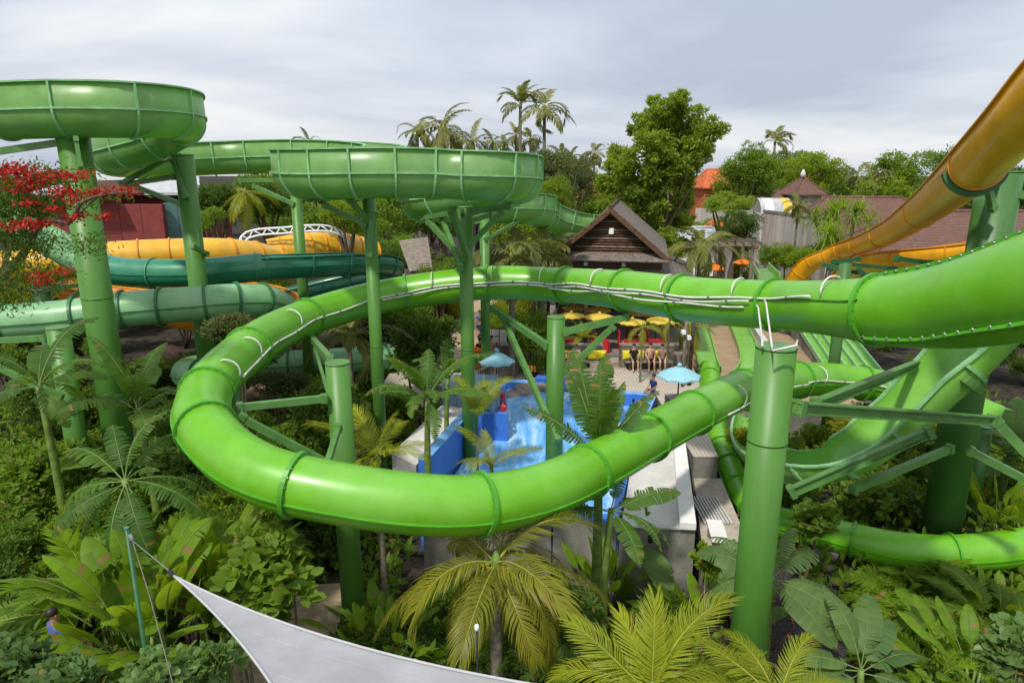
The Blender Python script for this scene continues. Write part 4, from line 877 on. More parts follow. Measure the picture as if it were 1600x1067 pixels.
def pergola():
    c0, c1 = W(1090, 400, 48), W(1175, 395, 48); root = empty('pergola', (c0.x, c0.y, ground_z(c0.x, c0.y)), 'weathered wooden pergola behind the orange umbrellas', 'pergola'); z = ground_z(c0.x, c0.y)
    zt = W(1130, 384, 48).z
    for x in (c0.x, (c0.x + c1.x) / 2, c1.x):
        for y in (c0.y, c0.y + 2): MB().box((x, y, (z + zt) / 2), (.2, .2, zt - z)).build('post', M['wood_grey'], root)
    for y in (c0.y - .1, c0.y + 2.1): MB().beam((c0.x - .6, y, zt + .1), (c1.x + .6, y, zt + .1), .12, .22).build('beam', M['wood_grey'], root)
    for k in range(9): x = c0.x - .4 + (c1.x - c0.x + .8) * k / 8; MB().beam((x, c0.y - .6, zt + .28), (x, c0.y + 2.6, zt + .28), .08, .12).build('rafter', M['wood_grey'], root)
    for j in range(4): MB().beam((c0.x + .1, c0.y + .02, z + 1.6 + .35 * j), ((c0.x + c1.x) / 2 - .1, c0.y + .02, z + 1.6 + .35 * j), .04, .14).build('screen_board', M['wood_grey'], root)
pergola()
tag(MB().poly([(8.5, 47), (20, 47), (22, 62), (8, 62)], 1.6, 2.32).build('pavement', M['path_stone']), kind='structure')

# ------------------------------------------------------------------ umbrellas, furniture, small things
def umbrella(label, px, py, d, r, h, zb, m, rise=.33, sides=8, name='umbrella', ribs=True, group=None, valance=.07):
    c = W(px, py, d); root = empty(name, (c.x, c.y, zb), label, 'umbrella', group); top = Vector((0, 0, c.z - zb)); z = c.z - zb; OFF[root.name] = None
    for k in range(sides):
        a0, a1 = 2 * math.pi * k / sides, 2 * math.pi * (k + 1) / sides; e0, e1 = Vector((math.cos(a0) * r, math.sin(a0) * r, z - r * rise)), Vector((math.cos(a1) * r, math.sin(a1) * r, z - r * rise)); t = Vector((0, 0, z))
        mid = (e0 + e1) / 2 * .97; mid.z = z - r * rise + .03; m0, m1 = t.lerp(e0, .5) + Vector((0, 0, .05 * r)), t.lerp(e1, .5) + Vector((0, 0, .05 * r)); dn = Vector((0, 0, -valance * r))
        MB().add([t, m0, m1, e0, mid, e1, e0 + dn, mid + dn, e1 + dn], [(0, 1, 2), (1, 3, 4), (1, 4, 2), (2, 4, 5), (3, 6, 7, 4), (4, 7, 8, 5)]).build('canopy_panel', M[m], root)
        if ribs: MB().tube([t - Vector((0, 0, .03)), e0 - Vector((0, 0, .03))], .015, 5).build('rib', M['wood_dark'], root)
    MB().tube([(0, 0, 0), (0, 0, z + .02)], .03, 8).build('pole', M['wood_dark'], root)
    MB().tube([(0, 0, z), (0, 0, z + .06), (0, 0, z + .14)], [.09, .1, .02], 8).build('finial', M[m], root)
    MB().tube([(0, 0, 0), (0, 0, .08)], .22, 12).build('base', M['deck_dark'], root)
umbrella('turquoise umbrella beside the brown railing', 775, 549, 27.6, .78, 2.3, 2.0, 'sky_blue', rise=.52)
umbrella('pale blue umbrella on the deck under the return tube', 1062, 572, 26.4, .86, 2.3, 2.4, 'sky_blue', rise=.46)
for i, (x, y, d_, r_) in enumerate([(893, 489, 35.6, .72), (934, 480, 37.6, .76), (937, 491, 35.2, .80), (897, 477, 38.4, .7), (996, 485, 37.4, .7), (988, 499, 34.8, .74), (1036, 496, 34.8, .84), (1026, 487, 37.2, .76)]):
    umbrella(['yellow parasol at the left end of the terrace, front row', 'yellow parasol left of the hut opening, rear row', 'yellow parasol left of the hut opening, front row', 'yellow parasol half hidden behind the left front one', 'yellow parasol right of the hut opening, rear row', 'yellow parasol over the right red seats behind a palm', 'large yellow parasol at the right end, front row', 'yellow parasol at the right end, rear row'][i], x, y, d_, r_, 2, 2.9, 'sun_yellow', rise=.2, sides=12, ribs=False, group='yellow parasols on the terrace')
umbrella('orange umbrella beside the small green slide', 1161, 404, 50, .75, 2, 2.3, 'orange', rise=.42)
umbrella('orange umbrella half behind the palm leaves', 1116, 412, 48, .8, 2, 2.3, 'orange', rise=.42)
def cushion(label, c, size, m, cat='cushion', rx=0.0, name='cushion'):
    bm = MB(); n = 6; v = []; x, y, z = size
    for a in range(n + 1):
        for b in range(n + 1):
            u, w = 2 * a / n - 1, 2 * b / n - 1; h = (1 - abs(u) ** 4) ** .5 * (1 - abs(w) ** 4) ** .5; v.append((u * x / 2, -h * y / 2, w * z / 2))
    m1 = len(v); v += [(p[0], -p[1], p[2]) for p in v]
    f = [(a * (n + 1) + b, a * (n + 1) + b + 1, (a + 1) * (n + 1) + b + 1, (a + 1) * (n + 1) + b) for a in range(n) for b in range(n)]; f += [tuple(m1 + i for i in q[::-1]) for q in f]
    M_ = Matrix.Rotation(rx, 3, 'X'); bm.add([M_ @ Vector(p) for p in v], f, True)
    o = bm.build(name, M[m]); o.location = c; return tag(o, label, cat)
for i, (x, lb) in enumerate([(888, 'yellow cushion on the terrace bench behind the loop column'), (941, 'yellow cushion left of the terrace steps'), (928, 'yellow cushion beside the person in white'), (983, 'yellow cushion left of the sitting person in swimwear'), (1001, 'yellow cushion between two sitting people'), (1032, 'yellow cushion at the right end of the bench')]):
    c = W(x, 562, 33.6); cushion(lb, (c.x, 32.86, 3.12), (.5, .22, .46), 'cushion_yellow', rx=R(-14))
def low_sofa(label, px, w, py=541):
    c = W(px, py, 34.9); root = empty('low_sofa', (c.x, 34.4, 2.9), label, 'sofa', local=True)
    MB().box((0, 0, .22), (w, .7, .32)).build('seat', M['red'], root); MB().box((0, -.42, .38), (w, .16, .72)).build('backrest', M['red'], root)
    for x in (-w / 2 - .06, w / 2 + .06): MB().box((x, 0, .3), (.1, .7, .5)).build('armrest', M['red'], root)
low_sofa('red low sofa at the left end of the terrace', 893, .6); low_sofa('red low sofa just left of the terrace steps', 940, .7); low_sofa('long red low sofa right of the terrace steps', 991, 1.0); low_sofa('red low sofa at the right end of the terrace', 1030, 1.05)
def wood_table(label, px, d):
    c = W(px, 525, d); root = empty('low_table', (c.x, c.y, 2.9), label, 'table', local=True); MB().tube([(0, 0, .55), (0, 0, .6)], .42, 16).build('table_top', M['wood_red'], root)
    for a in range(4): MB().box((math.cos(a * 1.57 + .78) * .28, math.sin(a * 1.57 + .78) * .28, .27), (.06, .06, .54)).build('leg', M['wood_red'], root)
wood_table('round wooden table under the left yellow parasols', 930, 36.2); wood_table('round wooden table between the right red sofas', 990, 36.2)
def red_chair(label, px):
    c = W(px, 530, 35.6); root = empty('red_chair', (c.x, c.y, 2.9), label, 'chair', local=True); MB().box((0, 0, .4), (.45, .45, .07)).build('seat', M['lamp_white'], root); MB().box((-.24, 0, .7), (.06, .45, .75)).build('backrest', M['red'], root)
    for x in (-.2, .2):
        for y in (-.2, .2): MB().box((x, y, .18), (.05, .05, .36)).build('leg', M['red'], root)
red_chair('red chair beside the hut opening', 974); red_chair('red chair left of the person in teal', 1018)
def lounge_chair(label, px, d):
    """one-piece plastic garden chair: rounded seat shell with an arched open back"""
    c = W(px, 424, d); root = empty('plastic_chair', (c.x, c.y, 2.32), label, 'chair', local=True); MB().box((0, 0, .42), (.6, .6, .07)).build('seat', M['chair_yellow'], root)
    P = [(-.3, .28, .1), (-.3, .3, .6), (-.24, .34, .92), (0, .38, 1.05), (.24, .34, .92), (.3, .3, .6), (.3, .28, .1)]; q = Path([(Vector(p), 1) for p in P], .1); MB().tube(q.p, .075, 8).build('back_frame', M['chair_yellow'], root)
    MB().box((0, .3, .55), (.46, .05, .3)).build('backrest', M['chair_yellow'], root)
    for s in (-1, 1): MB().tube([(s * .3, .28, .62), (s * .33, 0, .64), (s * .31, -.28, .56), (s * .3, -.3, .05)], .05, 8).build('armrest', M['chair_yellow'], root)
lounge_chair('yellow plastic chair, left of two by the orange umbrella', 1136, 46.5); lounge_chair('yellow plastic chair, right of two by the orange umbrella', 1164, 46.0)
def small_slide():
    a0, a1, b0, b1 = W(1178, 421, 47.5), W(1200, 419, 47.5), W(1186, 437, 42.8), W(1218, 437, 42.8); root = empty('small_slide', (b0.x, b0.y, 2.2), 'small open green slide beside the orange umbrella', 'water slide')
    MB().add([a0, a1, b1, b0], [(0, 1, 2, 3)]).build('slide_bed', M['flume_green'], root)
    for p, q in ((a0, b0), (a1, b1)): MB().beam(p + Vector((0, 0, .18)), q + Vector((0, 0, .18)), .08, .45).build('side_wall', M['flume_low'], root)
    for p in (a0, a1): MB().tube([(p.x, p.y, 2.2), p], .06, 8).build('post', M['steel_green'], root)
small_slide()
def notice_board():
    c = W(774, 527, 36.4); z = 2.2; root = empty('notice_board', (c.x, c.y, z), 'red framed notice board with white panels behind the turquoise umbrella', 'notice board', local=True); h = c.z - z
    fr = MB().box((0, 0, h), (1.3, .07, .98)).build('frame', M['wood_red'], root)
    for k, x in enumerate((-.42, 0, .42)):
        pn = MB().box((x, -.05, h), (.37, .03, .86)).build('panel', M['white_wall'], fr)
    for x, z_, w, hh, m in ((-.42, -.12, .37, .05, 'wood_red'), (0, .08, .37, .05, 'wood_red'), (0, -.34, .26, .14, 'red'), (.42, -.3, .2, .1, 'black'), (-.42, .2, .2, .02, 'tin'), (-.42, .1, .24, .02, 'tin'), (0, .3, .22, .02, 'tin'), (.42, .2, .24, .02, 'tin'), (.42, .1, .2, .02, 'tin')): MB().box((x, -.075, h + z_), (w, .012, hh)).build('print_block', M[m], fr)
    for x in (-.55, .55): MB().box((x, .06, (h - .4) / 2), (.09, .09, h - .4)).build('post', M['wood_dark'], root)
notice_board()
def lamp_post(label, px, py, d, h, bulbs=1):
    c = W(px, py, d); b = Vector((c.x, c.y, c.z - h)); root = empty('lamp_post', b, label, 'lamp')
    MB().tube([b, c], .014, 8).build('pole', M['black'], root); MB().tube([c, c + Vector((0, 0, .03)), c + Vector((0, 0, .09)), c + Vector((0, 0, .11))], [.02, .036, .034, .01], 10).build('lamp_head', M['lamp_white'], root)
lamp_post('small garden lamp with white head near the bottom edge', 745, 985, 10.0, 2.0)
def camera_post():
    b = G(1066, 604, 2.4); root = empty('camera_post', b, 'grey post with white camera heads right of the terrace', 'post'); t = b + Vector((0, 0, 3.4)); MB().tube([b, t], .07, 8).build('pole', M['wood_grey'], root)
    for k, (x, z) in enumerate(((-.14, 2.6), (.12, 2.35))): MB().box(b + Vector((x, -.12, z)), (.16, .3, .16)).build('camera_head', M['lamp_white'], root)
    MB().tube([b + Vector((.35, .2, 0)), b + Vector((.4, .2, 4.0))], .09, 8).build('tree_stake', M['wood_dark'], root)
camera_post()
def spotlight():
    c = W(1015, 828, 18.5); root = empty('wall_spotlight', c, 'black spotlight fixed under the white coping of the wall', 'spotlight'); MB().box(c, (.09, .2, .09)).build('bracket', M['black'], root); MB().tube([c + Vector((0, -.12, .05)), c + Vector((0, -.16, -.28))], .07, 10).build('lamp_body', M['black'], root); MB().tube([c + Vector((0, -.09, .04)), c + Vector((0, -.11, .1))], .08, 10).build('cap', M['lamp_white'], root)
spotlight()
def small_sign():
    p = [W(645, 1032, 9.2), W(680, 1052, 9.0)]; root = empty('leaning_sign', W(660, 1050, 9.1), 'small grey panel with a wooden edge at the bottom edge', 'sign'); a, b = p; dn = Vector((0, 0, -.55)); bk = Vector((.02, .05, 0))
    MB().add([a, b, b + dn, a + dn, a + bk, b + bk, b + dn + bk, a + dn + bk], [(0, 1, 2, 3), (4, 7, 6, 5), (0, 4, 5, 1), (3, 2, 6, 7), (0, 3, 7, 4), (1, 5, 6, 2)]).build('panel', M['tin'], root); MB().beam(a - bk * .3, b - bk * .3, .07, .05).build('edge', M['terracotta'], root); MB().beam(a - bk * .3, a + dn, .06, .05).build('edge', M['terracotta'], root)
small_sign()
# shade sail with cable and post
def shade_sail():
    P0, P1, P2 = W(272, 900, 6.6), W(1060, 1098, 5.4), W(470, 1150, 4.6); root = empty('shade_sail', P0, 'pale grey triangular shade sail across the bottom edge', 'shade sail')
    n = 26; v = []; f = []; idx = {}
    cen = (P0 + P1 + P2) / 3
    for i in range(n + 1):
        for j in range(n + 1 - i):
            a, b = i / n, j / n; c = 1 - a - b; q = P0 * c + P1 * a + P2 * b      # c at tip
            # edges are pulled in towards the middle, the cloth sags a little
            e01, e02, e12 = 4 * c * a * (1 - b) ** 3, 4 * c * b * (1 - a) ** 3, 4 * a * b * (1 - c) ** 3
            m01, m02, m12 = (P0 + P1) / 2, (P0 + P2) / 2, (P1 + P2) / 2
            q = q + (P2 - m01) * .235 * e01 + (P1 - m02) * .035 * e02 + (P0 - m12) * .08 * e12
            q.z -= .55 * a * b * c * 9 * .15
            idx[i, j] = len(v); v.append(q)
    for i in range(n):
        for j in range(n - i):
            f.append((idx[i, j], idx[i + 1, j], idx[i, j + 1]))
            if j < n - i - 1: f.append((idx[i + 1, j], idx[i + 1, j + 1], idx[i, j + 1]))
    MB().add(v, f, True).build('cloth', M['sail'], root)
    for j in (9, 17): MB().tube([v[idx[i, j]] for i in range(n + 1 - j)], .0035, 4).build('seam', M['sail'], root)
    for e in ([idx[i, 0] for i in range(n + 1)], [idx[0, j] for j in range(n + 1)]): MB().tube([v[k] + Vector((0, 0, .004)) for k in e], .012, 6).build('hem', M['sail_edge'], root)
    t = W(264, 891, 6.7); MB().beam(P0, t, .05, .01).build('corner_plate', M['black'], root); MB().tube([t, W(199, 838, 7.6)], .006, 6).build('cable', M['pipe_clip'], root)
    top = W(198, 826, 7.7); post = empty('sail_post', (top.x, top.y, ground_z(top.x, top.y)), 'slim dark green pole with a rope tied near its top', 'pole')
    MB().tube([(top.x, top.y, 0), top], .024, 12).build('pole', M['steel_dark'], post); MB().tube([top, top + Vector((0, 0, .02))], .026, 12).build('cap', M['teal_rim'], post)
    MB().tube([W(205, 838, 7.6), W(235, 935, 6.9), W(272, 1075, 6.0)], .005, 6).build('rope', M['wood_grey'], post); MB().tube([W(203, 836, 7.62), W(207, 845, 7.58)], .025, 8).build('shackle', M['pipe_clip'], post)
shade_sail()

# ------------------------------------------------------------------ people
def skin_mesh(name, J, E, parent, m, sub=1):
    me = bpy.data.meshes.new(name); names = list(J); ix = {k: i for i, k in enumerate(names)}
    me.from_pydata([J[k][0] for k in names], [(ix[a], ix[b]) for a, b in E], [])
    o = bpy.data.objects.new(name, me); COL.objects.link(o)
    md = o.modifiers.new('skin', 'SKIN'); md.use_smooth_shade = True; md.branch_smoothing = .4
    for i, k in enumerate(names): s = me.skin_vertices[0].data[i]; r = J[k][1]; s.radius = r if hasattr(r, '__len__') else (r, r); s.use_root = (i == 0)
    sb = o.modifiers.new('sub', 'SUBSURF'); sb.levels = sub; sb.render_levels = sub
    bpy.context.view_layer.update(); dg = bpy.context.evaluated_depsgraph_get(); nm = bpy.data.meshes.new_from_object(o.evaluated_get(dg)); o.modifiers.clear(); o.data = nm; nm.name = name
    nm.materials.clear(); nm.materials.append(M[m]); nm.polygons.foreach_set('use_smooth', [True] * len(nm.polygons)); o.parent = parent; return o
def person(label, loc, face, pose, skin='skin_tan', top=None, bottom='cloth_black', h=1.7, hat=None):
    """face = heading in degrees, 0 looks at the camera (-Y)"""
    root = empty('person', loc, label, 'person', rot=R(face) + 1e-5); s = h / 1.7; J = {}
    sit = pose == 'sit'; pz = .10 if sit else .93
    def v(x, y, z): return (x * s, y * s, z * s)
    J['pelvis'] = (v(0, 0, pz), .135 * s); J['waist'] = (v(0, .01, pz + .2), .115 * s); J['chest'] = (v(0, 0, pz + .40), .14 * s); J['neck'] = (v(0, 0, pz + .56), .055 * s); J['head0'] = (v(0, -.015, pz + .64), .078 * s); J['head1'] = (v(0, -.015, pz + .735), .086 * s); J['head2'] = (v(0, -.005, pz + .80), .05 * s)
    E = [('pelvis', 'waist'), ('waist', 'chest'), ('chest', 'neck'), ('neck', 'head0'), ('head0', 'head1'), ('head1', 'head2')]
    for sd, sg in (('l', 1), ('r', -1)):
        J['sh' + sd] = (v(sg * .17, 0, pz + .49), .058 * s)
        if sit: el, wr, kn, an, to = (sg * .24, -.02, pz + .24), (sg * .16, -.24, pz + .12), (sg * .13, -.44, pz + .0), (sg * .13, -.47, pz - .40), (sg * .14, -.62, pz - .44)
        elif pose == 'walk': el, wr, kn, an, to = (sg * .24, sg * .06, pz + .24), (sg * .25, -.1 + sg * .1, pz + .02), (sg * .1, -.04 - sg * .13, pz - .43), (sg * .1, -.02 + sg * .2, pz - .85), (sg * .11, -.18 + sg * .2, pz - .89)
        else: el, wr, kn, an, to = (sg * .25, .02, pz + .24), (sg * .26, -.06, pz + .0), (sg * .11, -.01, pz - .43), (sg * .11, .02, pz - .85), (sg * .13, -.15, pz - .89)
        w = Vector(wr); e = Vector(el); d_ = (w - e).normalized(); pm = w + d_ * .07
        J['el' + sd] = (v(*el), .042 * s); J['wr' + sd] = (v(*wr), .028 * s); J['pa' + sd] = (v(*pm), (.036 * s, .02 * s)); J['hip' + sd] = (v(sg * .1, 0, pz - .03), .095 * s); J['kn' + sd] = (v(*kn), .058 * s); J['an' + sd] = (v(*an), .038 * s); J['to' + sd] = (v(*to), (.04 * s, .024 * s))
        E += [('chest', 'sh' + sd), ('sh' + sd, 'el' + sd), ('el' + sd, 'wr' + sd), ('wr' + sd, 'pa' + sd), ('pelvis', 'hip' + sd), ('hip' + sd, 'kn' + sd), ('kn' + sd, 'an' + sd), ('an' + sd, 'to' + sd)]
        side = Vector((sg, 0, 0)) - d_ * d_.x * sg; side.normalize()
        for k in range(4):
            q = pm + d_ * .04 + side * (.028 - .019 * k); ln = (.062, .075, .07, .055)[k]; J['f%d%s' % (k, sd)] = (v(*q), .0095 * s); t_ = q + d_ * ln + Vector((0, -.02, -.015)); J['g%d%s' % (k, sd)] = (v(*t_), .0075 * s); E += [('pa' + sd, 'f%d%s' % (k, sd)), ('f%d%s' % (k, sd), 'g%d%s' % (k, sd))]
        q = w + d_ * .03 + side * .04; J['th' + sd] = (v(*(q + d_ * .045 + side * .02)), .009 * s); E += [('wr' + sd, 'th' + sd)]
    skin_mesh('body', J, E, root, skin)
    hz = pz + .735
    def ball(c, r, n=8, cut=None):
        mb = MB(); vv = []; ff = []
        for a in range(n + 1):
            for b in range(2 * n):
                th, ph = math.pi * a / n * (cut or 1), math.pi * b / n; vv.append(Vector(c) + Vector((r[0] * math.sin(th) * math.cos(ph), r[1] * math.sin(th) * math.sin(ph), r[2] * math.cos(th))))
        for a in range(n):
            for b in range(2 * n): ff.append((a * 2 * n + b, a * 2 * n + (b + 1) % (2 * n), (a + 1) * 2 * n + (b + 1) % (2 * n), (a + 1) * 2 * n + b))
        return mb.add(vv, ff, True)
    ball(v(0, .018, hz + .02), (.096 * s, .105 * s, .115 * s), cut=.56).build('hair', M[hat or 'hair'], root)
    for sg in (-1, 1): ball(v(sg * .033, -.088, hz - .02), (.011 * s,) * 3, 4).build('eye', M['black'], root); ball(v(sg * .088, 0, hz - .03), (.014 * s, .024 * s, .032 * s), 4).build('ear', M[skin], root)
    ball(v(0, -.105, hz - .045), (.015 * s, .018 * s, .024 * s), 4).build('nose', M[skin], root); ball(v(0, -.092, hz - .085), (.028 * s, .012 * s, .008 * s), 4).build('mouth', M['terracotta'], root)
    g = 1.14
    if bottom:
        K = {'pelvis': (J['pelvis'][0], .135 * s * g), 'waist': (tuple(Vector(J['pelvis'][0]).lerp(Vector(J['waist'][0]), .45)), .125 * s * g)}; EE = [('pelvis', 'waist')]
        for sd in 'lr': K['hip' + sd] = (J['hip' + sd][0], .1 * s * g); K['m' + sd] = (tuple(Vector(J['hip' + sd][0]).lerp(Vector(J['kn' + sd][0]), .72)), .082 * s * g); EE += [('pelvis', 'hip' + sd), ('hip' + sd, 'm' + sd)]
        skin_mesh('shorts', K, EE, root, bottom)
    if top:
        K = {k: (J[k][0], J[k][1] * g) for k in ('pelvis', 'waist', 'chest')}; K['nk'] = (tuple(Vector(J['chest'][0]).lerp(Vector(J['neck'][0]), .7)), .075 * s); EE = [('pelvis', 'waist'), ('waist', 'chest'), ('chest', 'nk')]
        for sd in 'lr': K['sh' + sd] = (J['sh' + sd][0], .064 * s * g); K['m' + sd] = (tuple(Vector(J['sh' + sd][0]).lerp(Vector(J['el' + sd][0]), .75)), .052 * s * g); EE += [('chest', 'sh' + sd), ('sh' + sd, 'm' + sd)]
        skin_mesh('shirt', K, EE, root, top)
    return root
SEAT = 2.86
def bx_(px): return W(px, 572, 33.3).x
person('person in dark swimwear sitting between two yellow cushions', (bx_(993), 32.62, SEAT), 4, 'sit', 'skin_light', 'cloth_black', 'cloth_black', 1.62)
person('bare-chested person in black shorts sitting in the middle of the right bench', (bx_(1019), 32.60, SEAT), 0, 'sit', 'skin_light', None, 'cloth_black', 1.72)
person('bare-chested person in dark shorts sitting beside the pale blue umbrella', (bx_(1038), 32.62, SEAT), -6, 'sit', 'skin_light', None, 'cloth_navy', 1.6)
person('person in a white top sitting left of the terrace steps', (bx_(901), 32.62, SEAT), 10, 'sit', 'skin_light', 'cloth_white', 'cloth_black', 1.62)
person('person in a teal shirt seated at the right end of the terrace', (W(1036, 530, 36).x, 34.9, 3.3), 40, 'sit', 'skin_tan', 'cloth_teal', 'cloth_navy', 1.68)
person('person in dark red seated at the table under the left parasols', (W(922, 522, 37).x, 36.6, 3.25), 60, 'sit', 'skin_tan', 'red', 'cloth_black', 1.65)
person('person in orange seated at the table between the right sofas', (W(1004, 522, 37).x, 36.4, 3.25), -50, 'sit', 'skin_tan', 'terracotta', 'cloth_black', 1.65)
person('person in black walking on the sandy path behind the tall column', G(751, 580, 2.1), 170, 'walk', 'skin_tan', 'cloth_black', 'cloth_black', 1.7)
person('person in navy standing farther up the sandy path', G(751, 545, 2.1), 20, 'stand', 'skin_tan', 'cloth_navy', 'cloth_navy', 1.7)
person('person in blue farthest up the sandy path', G(750, 528, 2.1), 0, 'walk', 'skin_tan', 'cloth_blue', 'cloth_black', 1.65)
person('shirtless person standing left of the turquoise umbrella top', G(768, 575, 2.1), -30, 'stand', 'skin_light', None, 'cloth_navy', 1.66)
person('person standing in the pool with a teal rash vest', G(988, 664, 1.7), 180, 'stand', 'skin_tan', 'cloth_teal', 'cloth_navy', 1.1)
person('person sitting on the far rim of the pool', (W(1022, 622, 29.8).x, 28.6, 2.58), -60, 'sit', 'skin_tan', 'cloth_navy', 'cloth_navy', 1.5)
person('small child at the left rim of the pool beside the red buoys', G(786, 668, 2.5), -20, 'stand', 'skin_tan', 'red', 'cloth_navy', 1.05)
person('person in a blue shirt sitting among the shade at the lower left', W(94, 1020, 12.2), 150, 'sit', 'skin_tan', 'cloth_blue', 'cloth_black', 1.65)
def wood_bench_low():
    c = W(70, 1020, 12.6); root = empty('garden_seat', (c.x, c.y, c.z - .5), 'dark wooden garden seat in the shade at the lower left', 'seat', local=True)
    for k in range(4): MB().box((-.2, -.25 + k * .17, .42), (2.6, .13, .05)).build('slat', M['wood_dark'], root)
    for x in (-1.3, .9): MB().box((x, 0, -.6), (.12, .6, 2.0)).build('leg', M['wood_dark'], root)
wood_bench_low()
# orange float rings stacked beside the path, lifeguard float on its stand
def float_stack():
    b = G(742, 583, 2.1); root = empty('float_stack', b, 'tall stack of orange swim floats beside the tall column', 'floats')
    for k in range(5):
        P = [(b.x + math.cos(a) * .26, b.y + math.sin(a) * .26, b.z + .14 + .26 * k) for a in np.linspace(0, 2 * math.pi, 15)]; MB().tube(P, .12, 8, cap=False).build('float_ring', M['cloth_orange'], root)
float_stack()
def rescue_board():
    c = G(826, 580, 3.0); root = empty('board_rack', (c.x, c.y, 2.4), 'little rack with orange and yellow boards by the fence', 'rack', local=True)
    for k, m in enumerate(('cloth_orange', 'sun_yellow', 'orange')): MB().box((k * .14, -.05 * k, .75), (.1, .5, .16)).build('board', M[m], root)
    MB().box((.14, 0, .32), (.6, .5, .62)).build('cabinet', M['black'], root)
rescue_board()

# ------------------------------------------------------------------ leaf and crown meshes
def banana_leaf(seed, L=2.0, Wd=0.34, bend=70, torn=0.5, pet=0.16, n=18, mat_='banana', twist=0.0):
    rg = np.random.default_rng(seed); v = []; f = []
    ts = np.linspace(0, 1, n + 5); ang = 0.0; p = np.zeros(3); rib = [p.copy()]; dirs = []
    for k in range(len(ts) - 1):
        t = ts[k]; ang = -R(bend) * (t ** 1.6); d = np.array((math.cos(ang), 0, math.sin(ang))); dirs.append(d); p = p + d * L / (len(ts) - 1); rib.append(p.copy())
    dirs.append(dirs[-1]); rib = np.array(rib); tt = ts
    def at(t):
        q = np.array([np.interp(t, tt, rib[:, k]) for k in range(3)]); d = np.array([np.interp(t, tt, np.array(dirs)[:, k]) for k in range(3)]); return q, d / np.linalg.norm(d)
    def hw(t):
        u = (t - pet) / (1 - pet); return Wd * max(0.0, math.sin(math.pi * min(1, max(0, u)) ** 0.78)) ** 0.62
    for sg in (1, -1):
        e = np.linspace(pet, 1, n + 1); base = 0.12 + 0.2 * rg.random(); dr = base
        for k in range(n):
            tear = rg.random() < torn
            if tear: dr = base + rg.uniform(-.15, .75)
            g = rg.uniform(.06, .3) / n if tear else 0.0
            t0, t1 = e[k], e[k + 1]
            i0 = len(v)
            for j, t in enumerate((t0, t1)):
                q, d = at(t); s = np.array((0, sg, 0)); u = np.cross(d, np.array((0, 1, 0))); u = -u if u[2] < 0 else u; h = hw(t)
                tt2 = t + (g if j == 0 else -g)
                for w, lift in ((0, 0), (.5, .10 - dr * .16), (1.0, .08 - dr * .62)):
                    fw = d * (0.16 * h * w) + d * ((tt2 - t) * L * w)
                    v.append(q + s * h * w * math.sqrt(max(.2, 1 - (dr * w * .5) ** 2)) + u * lift * h + fw)
            for w in range(2):
                a, b, c, d_ = i0 + w, i0 + w + 1, i0 + 3 + w + 1, i0 + 3 + w; f.append((a, b, c, d_) if sg > 0 else (d_, c, b, a))
    me_v = np.array(v)
    # midrib as a thin three sided rod
    rv = []; rf = []
    for k in range(len(rib)):
        r = 0.019 * L / 2 * (1 - .8 * tt[k]) + .003
        for a in (90, 210, 330): rv.append(rib[k] + np.array((0, math.cos(R(a)) * r, math.sin(R(a)) * r + .004)))
    b = len(v)
    for k in range(len(rib) - 1):
        for a in range(3): rf.append((b + k * 3 + a, b + k * 3 + (a + 1) % 3, b + k * 3 + 3 + (a + 1) % 3, b + k * 3 + 3 + a))
    me = np_mesh('leaf', np.concatenate([me_v, np.array(rv)]), np.array(f + rf), M[mat_]); me.materials.append(M['banana_rib'])
    mi = np.zeros(len(f) + len(rf), dtype=np.int32); mi[len(f):] = 1; me.polygons.foreach_set('material_index', mi); sm = np.ones(len(mi), dtype=bool); me.polygons.foreach_set('use_smooth', sm)
    return me
